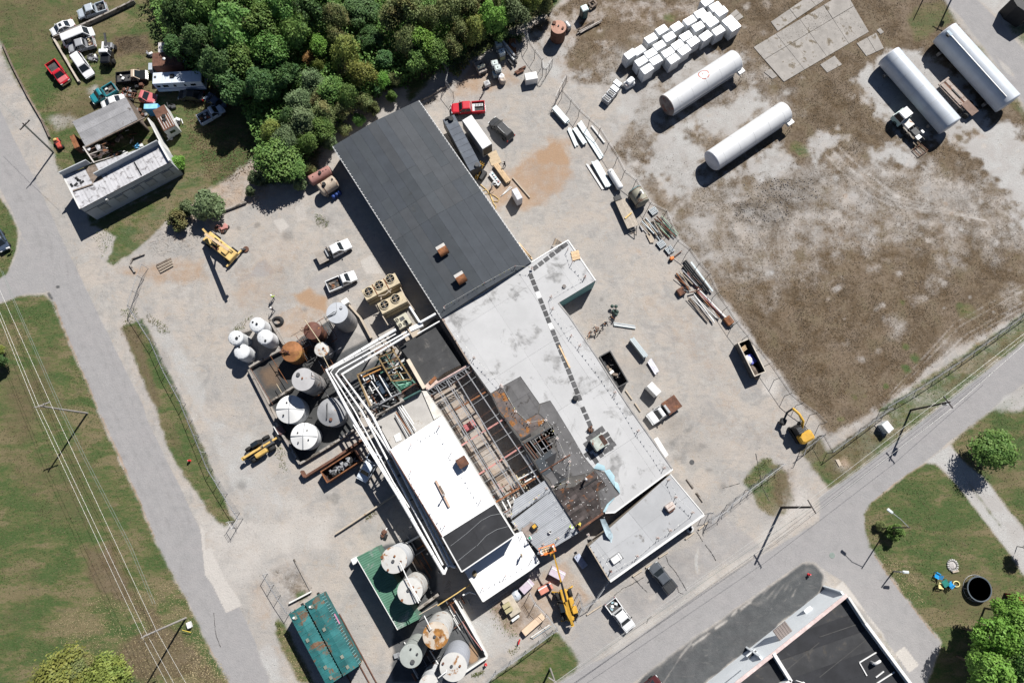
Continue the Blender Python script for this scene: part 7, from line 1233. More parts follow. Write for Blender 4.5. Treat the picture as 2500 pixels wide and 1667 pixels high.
# ---------------------------------------------------------------- building materials
DUCT = MAT('pale_steel_section',(.4,.45,.47),.4,.06,2,metal=.2); DUCTD = MAT('dull_steel_section',(.4,.45,.48),.5,.1,2,metal=.2)
def stack(s,n,w,h,mat,label,name='steel_section_bundle',piece='section',gap=.0,z=.1,levels=1,cat='bundle',group=None):
    f = PL(s,z+h*levels); d = (f[1]-f[0]).normalized(); nn = Vector((-d.y,d.x,0)); o = thing(name,label,cat,ctr(f),0,group)
    for l in range(levels):
        for i in range(n):
            off = nn*((i-(n-1)/2)*(w+gap)); j = d*RND.uniform(-.12,.12); zz = Z*(z+h*(l+.5)-f[0].z); MB().bar(f[0]+off+j+zz,f[1]+off+j+zz,w-.02,h-.015).bo(piece,mat if not isinstance(mat,(list,tuple)) else mat[i % len(mat)],o)
    for t in (.15,.85): p = f[0].lerp(f[1],t); MB().bar(p-nn*(n*(w+gap)*.6)+Z*(z/2-f[0].z),p+nn*(n*(w+gap)*.6)+Z*(z/2-f[0].z),.1,z).bo('bearer',OLDWOOD,o)
    return o
stack('20 1660,1225 1810,1395',3,.33,.3,DUCT,'short thick bundle of pale steel sections nearest the gate',z=.35,levels=2)
stack('20 1825,1470 21 1915,105',3,.22,.18,DUCT,'leftmost of the three pale section bundles laid side by side'); stack('20 1890,1465 21 2010,75',3,.26,.25,DUCT,'middle of the three pale section bundles laid side by side',levels=2); stack('20 1945,1400 21 2205,240',4,.24,.22,DUCT,'longest pale section bundle, running close to the fence',levels=1); stack('20 2085,1440 21 2235,65',2,.14,.2,WHITEP,'slim white tube pair under the fence line')
stack('21 2030,310 2215,600',3,.12,.06,WHITEP,'three thin white strips lying side by side on the gravel'); stack('21 2120,275 2285,565',5,.24,.22,DUCT,'broad bundle of ribbed pale sections beside the thin white strips',levels=2)
f = PL('31 -265,305 80,590',.3)
stack('32 200,740 365,950',3,.26,.3,DUCT,'tall bundle of pale sections on the yard near the white crate',z=.3,levels=3); stack('32 400,990 490,1135',3,.3,.12,MAT('lilac_sheet',(.6,.6,.66),.5),'small bundle of lilac-grey sheets beside the tall pale bundle',z=.3); stack('32 -10,575 240,612',4,.14,.14,(DUCT,WHITEP,STEEL),'loose bundle of white lengths by the scrap heap')
stack('21 985,310 1135,515',3,.3,.14,WOOD,'neat stack of new lumber beside the white semi-trailer','lumber_stack','plank',levels=4,cat='lumber'); o = stack('21 925,410 1030,545',2,.42,.3,GALV,'bundle of pale steel boxes with coloured straps by the lumber',z=.2)
for i in range(5): p = P('21',955+i*16,425+i*22,.62); MB().box((p.x,p.y,.6),(.28,.24,.12),RND.random()).bo('coupling',RND.choice([PINK,WHITEP,BLUEM,DGREY]),o)
stack('21 905,265 1020,225',4,.62,.02,MAT('tan_plywood',(.48,.38,.26),.85,.08,2),'tan plywood sheets lying flat behind the white semi-trailer','plywood','sheet',gap=.0,z=.06,cat='plywood'); stack('21 1180,465 1380,695',1,.2,.16,WALLT,'single long pale post on cross battens, right of the white crate','post','post')
for s,lab in (('21 1045,685 1155,570','left'),('21 1050,680 1175,578','right')): f = PL(s,.1); solo(MB().bar(f[0],f[1],.1,.08),'batten',WHITEP,lab+' white batten of a narrow V on the tan dirt','batten','white battens')
for s,lab in (('32 130,1335 205,1440','short pale beam nearest the white crate by the roof edge'),('32 235,1480 300,1575','short pale beam beside the white service truck'),('33 830,790 905,895','dark beam on the pale yard, upper of two in line'),('33 940,945 1015,1050','dark beam on the pale yard, lower of two in line'),('33 965,1372 1070,1290','pale parking bumper nearest the chain-link gate'),('33 815,1480 915,1405','pale parking bumper beside the stacked tyres'),('34 510,130 615,65','pale parking bumper in front of the empty bay'),('34 210,345 315,275','pale parking bumper in front of the white pickup bay'),('34 360,245 430,200','pale parking bumper at the nose of the slate pickup'),('24 2030,785 2200,675','pale parking bumper near the telehandler fence')):
    f = PL(s,.15); solo(MB().bar(f[0],f[1],.2,.16),'beam' if 'beam' in lab else 'parking_bumper',CONCW if 'dark' in lab else WALLT,lab,'beam' if 'beam' in lab else 'parking bumper')
for s,lab in (('32 -10,1200 180,1568','outer'),('32 -20,1250 150,1568','inner')): f = PL(s,.12); solo(MB().bar(f[0],f[1],.08,.08),'conduit',STEEL,lab+' thin conduit of two lying along the plant wall','conduit','conduits along the wall')
# long pipe and rail racks on the fence side
def bundle(tile,x0,y0,x1,y1,n,spread,mats,label,rr=(.05,.13),z=(.1,.5),skew=25,name='pipe_bundle',cat='pipes',short=.25):
    o = thing(name,label,cat,P(tile,(x0+x1)/2,(y0+y1)/2))
    for i in range(n):
        t = (i+.5)/n-.5; a_ = P(tile,x0+t*spread+RND.uniform(-6,6),y0-t*spread*.5+RND.uniform(0,short)*(y1-y0),RND.uniform(*z)); b_ = P(tile,x1+t*spread+RND.uniform(-skew,skew),y1-t*spread*.5-RND.uniform(0,short)*(y1-y0),RND.uniform(*z)); MB().cyl(a_,b_,RND.uniform(*rr),n=7).bo('pipe',RND.choice(mats),o)
    return o
bundle('31',480,900,690,1180,8,120,[GREENP,RUSTD,RUSTD,RUST,MAT('pale_green_steel',(.3,.42,.3),.6),MAT('pale_green_steel',(0,0,0))],'rack of green and rust-red pipes tight against the fence'); bundle('31',330,940,460,1150,6,70,[DUCTD,STEEL,WALLT],'loose grey pipe lengths nearest the flatbed trailer'); bundle('31',430,970,560,1190,5,60,[DUCTD,DGREY,WALLT],'loose grey pipe lengths between the trailer and the green rack'); stack('31 390,1110 440,1210',4,.2,.12,WALLT,'short stack of pale slats beside the loose pipes','slat_stack','slat',cat='slats')
stack('31 300,1020 330,1075',1,.22,.2,STEEL,'short grey beam at the tongue of the flatbed trailer','beam','beam')
f = PL('31 790,1370 32 1110,215',.5); d = (f[1]-f[0]).normalized(); nn = Vector((-d.y,d.x,0)); o = thing('pipe_bundle','row of thick black pipes lying along the fence','pipes',ctr(f))
for i in range(4): MB().cyl(f[0]-nn*(.34*i)-Z*.25+d*RND.uniform(0,1.5),f[1]-nn*(.34*i)-Z*.25-d*RND.uniform(0,1.5),.16,n=9).bo('pipe',BLACKM if i else MAT('black_pipe_gloss',(.03,.032,.036),.4),o)
MB().bar(f[0]+nn*.4+d*1.5,f[1]+nn*.3,.3,.2).bo('white_channel',DUCT,o)
bundle('32',740,-40,900,190,7,110,[RUSTD,WALLT,STEEL,RUST,DGREY],'mixed rusty and pale lengths left of the black pipes'); bundle('32',830,-30,960,180,5,60,[RUSTD,PINK,STEEL,RUST],'reddish lengths close beside the black pipes'); o = bundle('32',950,180,1240,510,6,60,[WHITEP,PINK,RUST,PINK,RUSTD,MAT('pinkish_bar',(.5,.3,.25),.7)],'long pink and white bars lying towards the rusty table',(.06,.14),short=.05); bundle('32',875,240,1110,555,5,90,[RUSTD,WHITEP,STEEL,OLDWOOD],'splayed bars left of the long pink ones',(.05,.1),short=.1); f = PL('32 860,218 1000,180',.55); solo(MB().bar(f[0],f[1],.14,.2),'cross_beam',RUSTD,'rusty cross beam lying over the bar stacks','beam'); f = PL('32 910,235 1145,560',.45); solo(MB().cyl(f[0],f[1],.1,n=8),'white_pipe_length',WHITEP,'long thin white pipe on top of the splayed bars','pipe')
for (t,x,y,lab) in (('31',540,1225,'grey plastic pallet leaning by the loose pipes'),('31',635,1290,'dark square grating near the orange tool'),('31',450,845,'pale pallet on the dark crate behind the khaki vessel')):
    p = P(t,x,y,.5); o = thing('pallet',lab,'pallet',(p.x,p.y,0),rad(35)); MB().box((0,0,.15),(1.3,1.2,.3)).build('base',BLACKM,o)
    for k in range(6): MB().box((-.55+.22*k,0,.34),(.1,1.25,.06)).build('slat',DUCTD,o)
    for k in range(3): MB().box((0,-.5+.5*k,.38),(1.25,.1,.04)).build('slat',STEEL,o)
f = PL('31 660,1390 780,1300',.5); o = thing('post_auger','orange-headed auger lying across the fence foot','tool',ctr(f)); MB().bar(f[0]-Z*.2,f[1]-Z*.2,.12).bo('shaft',RUSTD,o); MB().bevbox((f[0].x,f[0].y,.35),(.7,.5,.5),.5,.1).bo('motor',ORANGE,o); MB().lathe([(.1,.2),(.25,.3),(0,.5)],(f[0].x-.3,f[0].y-.4,0),10).bo('reel',BLACKM,o)
o,L,B = box_on('32',((712,185),(785,142),(830,215),(755,255)),.7,RUSTD,'rusty plate table with tangled metal beside the bar stacks','work_table','table',foot=False)
for i in range(9): MB().bar((RND.uniform(0,.8),RND.uniform(-.7,.3),.7),(RND.uniform(.2,1.0),RND.uniform(-.8,.5),1.0),.06).build('scrap_bar',RND.choice([BLACKM,STEEL]),o)
o,L,B = box_on('32',((1250,520),(1310,478),(1385,545),(1320,598)),.75,RUST,'flat rusty steel table at the end of the long bars','work_table','table',foot=False); MB().bar((-.5,-B/2-.2,.4),(.4,-B/2-.25,.2),.2).build('bracket',BLACKM,o)
# scrap, machine remains by the teal wall
o = thing('scrap_heap','twisted heap of scrap steel below the teal wall','scrap heap',P('22',2120,700))
for i in range(40):
    t = RND.random(); p = P('22',2010+t*330+RND.uniform(-40,40),740-t*250+RND.uniform(-40,40),RND.uniform(.1,.7)); d = Vector((RND.uniform(-1,1),RND.uniform(-1,1),RND.uniform(-.3,.3)))*RND.uniform(.3,.9); MB().bar(p-d/2,p+d/2,RND.uniform(.06,.2)).bo('scrap_bar',RND.choice([RUSTD,OLDWOOD,WALLT,BLACKM,DGREY,RUST]),o)
o = thing('valve_assembly','dark green valve assembly standing on the yard by the scrap heap','machine',P('32',10,420))
for i in range(7): p = P('32',RND.uniform(-30,50),RND.uniform(370,470),RND.uniform(.2,.9)); MB().lathe([(0,-.2),(.25,-.15),(.3,.1),(0,.25)],p,10).bo('valve_body',MAT('dark_green_iron',(.05,.08,.07),.5),o)
p = P('32',10,420,.5); MB().cyl((p.x,p.y,0),(p.x,p.y,1.2),.12).bo('stem',BLACKM,o)
# courtyard at the bottom
def wrapstack(cs,h,mat,label,top=None,cat='pallet load',strap=True):
    o,L,B = box_on('24',cs,h,mat,label,'pallet_load',cat,lid=top)
    if strap: MB().bar((-L*.5,B*.3,h+.02),(L*.5,B*.3,h+.02),.16,.03).build('strap',WHITEP,o)
    return o,L,B
LIL = MAT('lilac_insulation',(.5,.43,.5),.6,.1,2,stain=(.62,.58,.62),sscale=2,samt=.55); wrapstack(((1640,228),(1795,312),(1742,415),(1592,312)),1.1,LIL,'lilac wrapped insulation load crossed by the telehandler boom'); wrapstack(((1372,372),(1425,432),(1322,562),(1250,488)),1.1,LIL,'lilac wrapped insulation load next to the white annex'); wrapstack(((1465,492),(1612,408),(1645,478),(1512,572)),1.1,MAT('salmon_board',(.55,.22,.16),.6,.1,2),'salmon-red pallet load left of the telehandler')
wrapstack(((1878,130),(1942,80),(2042,212),(1985,265)),.5,MAT('blue_grey_board',(.4,.44,.55),.7),'flat blue-grey panel stack in the shade beside the office annex',strap=False)
o,L,B = wrapstack(((1065,620),(1165,556),(1282,742),(1150,830)),.7,MAT('dusty_table',(.42,.37,.3),.85),'dusty work table piled with boards beside the white annex',strap=False)
for i in range(2): MB().bevbox((-.55+i*.02,B*.1-.5+.75*i,1.05),(1.2,.6,.6),0,.03).build('board_stack',MAT('olive_board',(.38,.34,.2),.8,.1,2),o)
wrapstack(((1278,972),(1510,768),(1562,842),(1320,1022)),.9,MAT('raw_plywood',(.62,.47,.34),.8,.07,1.5),'long stack of raw plywood by the lower fence',strap=False); wrapstack(((1160,850),(1245,785),(1262,810),(1180,870)),.6,WHITEP,'short white panel bundle below the dusty table',strap=False)
c = P('24',1220,565,.4); solo(MB().blob((c.x,c.y,.3),(.75,.9,.45),10,6,.25),'foil_heap',MAT('crumpled_foil',(.6,.65,.7),.3,.2,4,metal=.3,bump=.6),'crumpled silvery foil heap beside the dusty work table','foil')
stack('24 1400,1050 1615,905',3,.14,.14,(DUCTD,WALLT,WHITEP),'pale pipes lying along the lower fence','pipe_bundle','pipe'); o = thing('ladder','long ladder lying in the shade of the white annex','ladder',P('24',990,600)); a_,b_ = PL('24 865,700 1140,520',.15); d = (b_-a_).normalized(); nn = Vector((-d.y,d.x,0)); L = (b_-a_).length
for s in (-.22,.22): MB().bar(a_+nn*s,b_+nn*s,.06).bo('stile',GALV,o)
for k in range(int(L/.33)): p = a_+d*(.2+.33*k); MB().bar(p-nn*.2,p+nn*.2,.045).bo('rung',GALV,o)
c = P('24',1255,1090,.5); solo(MB().tube([(c.x-.1,c.y-.4,.4),(c.x,c.y,.5),(c.x+.1,c.y+.3,.5)],.12,6),'red_hose_reel',REDP,'small red object lying on the pale gravel near the lower fence','tool')
# generator, sheets on the metal deck
c = P('23',1430,1345,hG+.8); o = thing('generator','yellow and black generator on the grey metal deck roof','generator',(c.x,c.y,hG+.09),rad(40)); MB().bevbox((0,0,.35),(.95,.8,.6),0,.08).build('frame',BLACKM,o); MB().bevbox((.05,.1,.72),(.6,.5,.16),0,.05).build('tank',YEL,o); stack('23 1310,1420 1440,1330',2,.75,.04,MAT('brown_board',(.24,.2,.18),.8),'brown boards lying under the generator on the metal deck','board_stack','board',z=hG+.1)
c = P('23',1608,1400,hG+.5); o = thing('bucket','black and white bucket with tools on the metal deck roof','bucket',(c.x,c.y,hG+.09)); MB().lathe([(.18,0),(.22,.4),(.17,.38),(0,.1)],n=12).build('pail',WHITEP,o); MB().bar((-.25,0,.2),(.2,.1,.5),.1).build('tool',BLACKM,o)
for t,x,y,r,lab in (('33',868,1368,40,'stack of pale truck tyres at the corner of the office annex'),): 
    p = P(t,x,y,.5)
    for k in range(2): b = MB(); b.lathe([(.28,-.12),(.5,-.13),(.58,0),(.5,.13),(.28,.12),(.25,0),(.28,-.12)],(p.x,p.y,.15+.27*k),18); solo(b,'spare_tyre',MAT('pale_tyre',(.5,.5,.5),.7),('lower' if not k else 'upper')+' pale truck tyre of the pair at the corner of the office annex','tyre')
p = P('12',830,545,.3); o = thing('hose_coil','big black hose coiled on the gravel by the white plastic tanks','hose',(p.x,p.y,0))
for k in range(3): MB().tube([((.95-.14*k)*math.cos(a),(.8-.12*k)*math.sin(a),.12+.12*k) for a in np.linspace(0,6.28,18)],.1,6).build('hose_loop',BLACKM,o)
p = P('21',925,640,.2); o = thing('yellow_hose','loose yellow hose looped on the dirt beside the warehouse','hose',(p.x,p.y,0)); MB().tube([q-o.location for q in PL('21 812,548 880,605 915,650 960,740 1010,745 1025,715 980,680 915,650 960,760 990,800 985,830',.1)],.07,6).build('hose',OLDYEL,o); MB().tube([q-o.location for q in PL('21 835,620 880,605 915,650 850,655 890,710',.1)],.06,6).build('hose',OLDYEL,o)
# trailer yard junk in the upper left
jk = [('00',1075,670,60,[DGREY,STEEL,WHITEP],14,'pile of grey engine parts beside the boom truck'),('00',1600,970,60,[BLACKM,DGREY,RUSTD],16,'heap of dark tyres and metal below the black pickup'),('00',1470,1080,90,[BLACKM,RUSTD,STEEL],18,'tangle of axles beside the bare truck chassis'),('00',1590,1320,90,[RUSTD,OLDWOOD,STEEL,WHITEP],26,'loose scrap strewn behind the open shed'),('00',2060,1400,50,[WHITEP,DGREY],8,'white and grey bits beside the rusty camper'),('01',1990,20,60,[WHITEP,WALLW],7,'white appliances dumped by the yard wall'),('00',1730,635,25,[STEEL,WHITEP],6,'small metal heap by the brown house trailer'),('00',1960,1220,50,[DGREY,BLACKM],8,'dark scraps in the shade below the motorhome'),('01',1450,130,300,[OLDWOOD,BLACKM,RUSTD,WALLW],44,'burnt timbers strewn inside the roofless shop yard'),('01',1590,115,30,[BLUEM,MAT('blue_tarp',(.1,.35,.6),.6)],5,'bright blue tarp bunched in the shop yard'),('11',200,1050,70,[RUSTD,OLDWOOD,PINK,BLACKM],20,'scrap heap at the fence by the old crane'),('13',1000,140,45,[WHITEP,BLACKM,STEEL],9,'pump and white brackets between the ribbed tanks'),('13',2070,1420,45,[BLACKM,WHITEP,RUSTD],9,'small pump set at the head of the lower tank yard'),('14',2240,1250,50,[WHITEP,GALV,STEEL],9,'white pump housing between the green lean-to and the tanks')]
for t,x,y,r,mats,n,lab in jk:
    o = thing('junk_pile',lab,'junk pile',P(t,x,y))
    for i in range(n):
        a = RND.random()*6.28; q = P(t,x+r*math.sqrt(RND.random())*math.cos(a),y+r*.7*math.sqrt(RND.random())*math.sin(a),0)-o.location; m = RND.choice(mats)
        if i % 3 == 0: MB().bevbox(q+Z*.3,(RND.uniform(.3,.9),RND.uniform(.3,.7),RND.uniform(.2,.6)),RND.random()*3,.05).build('scrap_box',m,o)
        elif i % 3 == 1: d = Vector((RND.uniform(-1,1),RND.uniform(-1,1),RND.uniform(0,.2))).normalized()*RND.uniform(.5,1.6); MB().bar(q+Z*.15-d/2,q+Z*.25+d/2,RND.uniform(.06,.15)).build('scrap_bar',m,o)
        else: MB().lathe([(.16,.02),(.3,.0),(.34,.1),(.3,.2),(.16,.18)],q+Z*.05,10).build('scrap_ring',m if m is not WHITEP else RUBBER,o)
low_wall('00 605,430 900,935','thin concrete kerb wall beside the red pickup',.55,.3,MAT('lit_kerb',(.45,.4,.34),.9)); low_wall('00 605,420 870,310 1190,165 1530,0','low dark wall running up past the silver pickup',.8,.3,CONCW); low_wall('00 20,500 130,750 300,1080 470,1370 560,1568','old pipe rail along the road by the junk-yard lawn',.5,.12,OLDWOOD,'rail','pipe_rail'); low_wall('20 10,1200 240,1090 470,950','low retaining kerb behind the warehouse',.4,.25,CONCW); low_wall('11 -60,930 250,830 470,745','low kerb wall under the shrubs',.5,.2,CONCW); low_wall('01 1650,1340 1520,1390 1480,1460 1540,1550','curved dark edging round an old planter near the gate',.35,.2,CONCW)
o = thing('timber_stack','small stack of weathered timbers by the old planter','timber stack',P('01',1890,1470))
for k in range(7): f = PL(f'01 {1790+k*8},{1470+k*14} {1960+k*4},{1390+k*14}',.2+.05*(k % 2)); MB().bar(f[0],f[1],.14,.14).bo('timber',RND.choice([OLDWOOD,WALLT]),o)
# pallets near the teal corner
o = thing('pallet_lean','broken tan pallets leaning at the roof corner of the pale building','pallet',P('21',1700,1210))
for k in range(9): f = PL(f'21 {1640+k*12},{1230-k*2} {1670+k*9},{1160+k*6}',1.2); MB().bar(f[0]-Z*.6,f[1],.1,.05).bo('slat',WOOD if k % 3 else OLDWOOD,o)
o = stack('21 1860,1370 1950,1345',3,.5,.04,WOOD,'new tan plywood square overhanging the pale roof edge','plywood','sheet',z=hM+.2)
c = P('33',540,440,2.3); f = PL('33 452,335 495,312 620,515 580,550',2.3); b = MB(); b.prism(f,2.2,2.32); solo(b,'white_canopy',WHITEP,'narrow white canopy leaf along the wall of the pale-roofed building','canopy'); 
# ---------------------------------------------------------------- chain-link fences
WIRE = MAT('fence_wire',(.36,.37,.38),.5,.1,3,metal=.4); POSTG = MAT('fence_post',(.5,.51,.53),.5,.1,3,metal=.3); POSTD = MAT('dark_fence_post',(.13,.125,.125),.7,.2,3)
def fence(s,label,post=POSTG,h=2.2,step=3.0,mesh=.32,rail=True,arm=True,name='chain_link_fence'):
    f = PL(s,0); o = thing(name,label,'fence',ctr(f)); wm_ = MB()
    for a,b_ in zip(f[:-1],f[1:]):
        L = (b_-a).length; d = (b_-a)/L; n = max(1,round(L/step)); nn = Vector((-d.y,d.x,0))
        for i in range(n+1):
            p = a+d*(L*i/n); b = MB(); b.cyl(p,p+Z*h,.045,n=6)
            if arm: b.cyl(p+Z*h,p+Z*(h+.3)+nn*.25,.03,n=5)
            b.bo('fence_post',post,o)
        if rail: MB().cyl(a+Z*(h-.03),b_+Z*(h-.03),.035,n=5).bo('top_rail',post,o)
        k = int(L/mesh)
        for i in range(k):
            for sgn in (0,1):
                x0 = i*mesh; x1 = min(L,x0+h*.8); p = a+d*x0; q = a+d*x1; hh = h*(x1-x0)/(h*.8)
                if sgn: p,q = Vector((p.x,p.y,h)),Vector((q.x,q.y,h-hh))
                else: q = Vector((q.x,q.y,hh))
                u = nn*.007; wm_.add([p-u,p+u,q+u,q-u],[(0,1,2,3)])
        for zz in ((h+.12,.1),(h+.26,.2)): u = nn*zz[1]; wm_.bar(a+u+Z*zz[0],b_+u+Z*zz[0],.02)
    wm_.build('wire_mesh',WIRE,o,o.location,kind='stuff'); return o
fence('02 1700,-60 1650,70 1590,240 1540,405','gate leaf section of the fence near the weathered timbers'); fence('02 1540,405 1790,800 1930,1120 2130,1490 13 90,680 260,960 400,1180','long pale chain-link fence between the left road and the tank yard')
fence('13 400,1180 440,1245 375,1350 330,1275','folded-back gate at the lower end of the pale road fence',step=1.5); fence('14 720,310 870,560 990,740','pale sliding gate section beside the teal boxcars',step=2); fence('20 330,700 450,880 420,1030 510,1150','small bent fence corner behind the warehouse end',POSTD); fence('20 330,690 560,580 870,420','fence under the trees behind the totes',POSTD)
fence('20 1310,340 1350,560 1430,680 1510,780 1520,880','dark chain-link fence right of the totes, ending at the upper gate',POSTD); fence('20 1520,880 1560,890 1630,770','open gate leaf swung out at the upper gate',POSTD,step=1.2); fence('20 1670,1200 1710,1110 1790,960','second open gate leaf at the upper gate',POSTD,step=1.5)
fence('20 1740,1130 1930,1350 2160,1560 31 10,310 90,470 220,570','fence between the steel sections and the dry field, upper run',POSTD); fence('31 220,570 380,830 560,920 690,1250 820,1350 930,1510 32 1040,60 1130,270 1240,430 1350,600 1470,750','fence between the pipe stacks and the dry field, middle run',POSTD); fence('32 1470,750 1720,1060 1830,1220 1950,1400 2080,1510 33 2240,60 2347,170','fence behind the blue-filled dumpster down to the excavator',POSTD)
fence('33 2110,530 2130,470 2220,400 2347,300','short twisted fence stub beside the excavator',POSTD,step=1.5); fence('43 -20,310 85,500 330,320 760,0 42 700,1560 1120,1310 1530,1040 1950,740 2347,450 2600,260','sagging dark fence between the dry field and the road',POSTD)
fence('33 1890,625 1660,800 1500,920','sliding gate parked along the weedy island',step=1.6); fence('33 1500,920 1290,1085 1240,1150 1090,1250','sliding gate section reaching towards the office annex',step=2.0); fence('33 1020,1190 1085,1180 1075,1290','gate post pair at the office annex corner',step=1.2)
fence('24 850,1568 990,1420 1330,1190 1640,960 1690,930','lower chain-link fence around the materials yard'); fence('24 1690,930 1570,770 1440,640 1380,530','dark inner fence beside the raw plywood',step=2.2); fence('24 1910,810 1960,700 2110,610 2260,390','fence behind the telehandler running to the office annex'); fence('24 1870,650 1930,530 1975,715','open gate leaf leaning behind the telehandler',step=1.4)
# ---------------------------------------------------------------- utility poles and wires
POLEW = MAT('grey_pole_wood',(.3,.28,.26),.85,.15,2); POLED = MAT('dark_pole_wood',(.06,.05,.048),.85,.2,2)
def pole(b,t,label,h=None,mat=POLED,arm=None,r=.16,cat='utility pole',name='utility_pole',trans=False,base=None):
    p = P(*b) if base is None else base
    if h is None: h = min((((P(*t,h=k/10)-p).xy).length,k/10) for k in range(20,140))[1]
    q = P(*t,h=h) if t else p+Z*h; o = thing(name,label,cat,p); top = q-p; MB().cyl((0,0,-.3),top,r,r*.7,10).build('post',mat,o)
    if arm:
        a_,b_ = (P(*arm[0],h=h-.5)-p,P(*arm[1],h=h-.5)-p) if isinstance(arm[0],tuple) else (top+Vector(arm)*1.1-Z*.5,top-Vector(arm)*1.1-Z*.5); MB().bar(a_,b_,.13).build('cross_arm',mat,o)
        for t_ in (.05,.35,.65,.95): c = a_.lerp(b_,t_); MB().cyl(c+Z*.06,c+Z*.3,.05,n=6).build('insulator',GALV,o)
    if trans: MB().cyl(top-Z*2.2+Vector((.4,0,0)),top-Z*1.2+Vector((.4,0,0)),.28).build('transformer',GALV,o)
    return o,h
pole(('03',1000,40),('02',450,1515),'pale utility pole on the left lawn beside the road, tallest shadow',mat=POLEW,arm=(('02',400,1535),('02',580,1468))); pole(('04',2130,820),('04',1650,1030),'pale utility pole at the bottom left by the small white cabinet',mat=POLEW,arm=(('04',1620,1050),('04',1800,960)))
pole(('33',1915,1120),('33',2260,1115),'dark utility pole with a cross-arm at the corner of the weedy island',arm=(('33',2215,1030),('33',2310,1190)),r=.2); pole(('43',1050,5),('42',1500,1470),'dark utility pole carrying a transformer beside the road verge',arm=(('42',1425,1405),('42',1530,1540)),trans=True); pole(('01',610,180),('00',260,1415),'leaning dark utility pole by the old red mower',arm=(.6,.8,0))
pole(('24',1610,1400),('24',1668,1560),'utility pole at the bottom edge beside the lower lawn',mat=POLEW,arm=(.8,-.5,0)); sd = Vector((math.cos(SUN_AZ),math.sin(SUN_AZ),0))
pole(None,None,'utility pole beyond the top edge whose shadow crosses the upper-right road',11,base=P('40',1350,350)+sd*10.0,arm=(.8,-.5,0),trans=True); pole(None,None,'slim pole beyond the top edge whose shadow falls on the weedy corner',9,base=P('40',1080,230)+sd*8.2,r=.12)
def wire(s,h,label,r=.02,mat=None,sag=.0):
    f = PL(s,h); pts = []
    for a,b_ in zip(f[:-1],f[1:]):
        for k in range(8): p = a.lerp(b_,k/8); pts.append(p-Z*sag*4*(k/8)*(1-k/8))
    pts.append(f[-1]); solo(MB().tube(pts,r,4),'power_line',mat or WIREC,label,'cable','overhead wires')
WIREC = MAT('pale_wire',(.6,.6,.57),.4,.05,3,metal=.3); WIREG = MAT('dark_cable',(.2,.24,.22),.6,.1,3)
wire('02 -60,370 415,1550 04 1635,1050 1950,1640',10.6,'outermost bright overhead wire on the left lawn'); wire('02 -60,300 450,1530 04 1685,1010 2030,1640',10.6,'second bright overhead wire on the left lawn'); wire('02 -60,60 580,1490 04 1790,960 2170,1640',10.6,'bright overhead wire nearest the left road')
wire('02 30,-30 160,290 720,1568 03 990,560 1500,1550 04 1780,660',7.2,'lower dark cable along the left lawn, nearer the road',.025,WIREG); wire('02 0,-60 140,290 690,1568 03 960,560 1470,1550 04 1750,660',7.2,'lower dark cable along the left lawn, further from the road',.02,WIREG)
wire('42 2600,490 1425,1408 33 2225,1040 24 1660,1565',9.4,'bright overhead wire following the verge of the right road'); wire('42 2600,590 1530,1535 33 2300,1180 24 1700,1600',9.4,'bright overhead wire following the middle of the right road'); wire('42 2600,560 1490,1470 33 2262,1115 24 1668,1580',7.0,'lower cable following the right road',.02,WIREG); wire('42 2600,530 1460,1450 33 2240,1090 24 1640,1570',8.2,'middle thin wire following the right road',.015)
wire('00 -60,1100 260,1415 01 620,180',8.0,'dark service wire at the leaning pole',.02,WIREG)
# street lamps, hydrants, cabinets
def lamp(b,t,head,label,h=None,mat=POLED):
    o,h = pole(b,t,label,h,mat,r=.12,cat='street lamp',name='street_lamp'); p = o.location; top = P(*t,h=h)-p; hd = P(*head,h=h)-p; MB().tube([top-Z*.3,top.lerp(hd,.5)+Z*.2,hd],.05,6).build('arm',GALV,o); d = (hd-top).normalized(); MB().bevbox(hd,(.9,.4,.22),math.atan2(d.y,d.x),.07).build('lamp_head',MAT('pale_lamp_head',(.6,.66,.66),.4),o)
lamp(('43',790,1352),('43',1040,1348),('43',812,1160),'street lamp with a long arm over the shrub on the right lawn',8.0); lamp(('44',857,290),('44',935,292),('44',992,296),'short lamp post on the edge of the right lawn',3.2,STEEL)
def hydrant(t,x,y,label): c = P(t,x,y); o = thing('fire_hydrant',label,'fire hydrant',c); MB().lathe([(.2,0),(.2,.08),(.14,.1),(.14,.55),(.18,.58),(.13,.75),(0,.82)],n=12).build('barrel',REDP,o); MB().cyl((-.25,0,.45),(.25,0,.45),.08).build('nozzle',REDP,o); MB().cyl((0,0,.8),(0,0,.9),.04).build('cap_nut',WHITEP,o)
hydrant('34',2222,322,'red fire hydrant at the tip of the dark parking lot'); hydrant('03',2178,585,'red fire hydrant on the grass strip by the pale road fence'); hydrant('24',872,1352,'small red hydrant at the corner of the lower containment wall')
c = P('43',765,200,1.0); o = thing('transformer_cabinet','white ground transformer cabinet with doors on the road verge','cabinet',(c.x,c.y,0),rad(-55)); MB().bevbox((0,0,.75),(1.6,1.15,1.5),0,.05).build('housing',MAT('cabinet_grey',(.6,.63,.64),.5),o); MB().box((0,.62,.9),(1.5,.1,1.1)).build('door',WHITEP,o); MB().box((.5,-.3,1.53),(.6,.5,.1)).build('lid',WHITEP,o); MB().box((0,0,.06),(2.0,1.6,.12)).build('pad',CONCW,o)
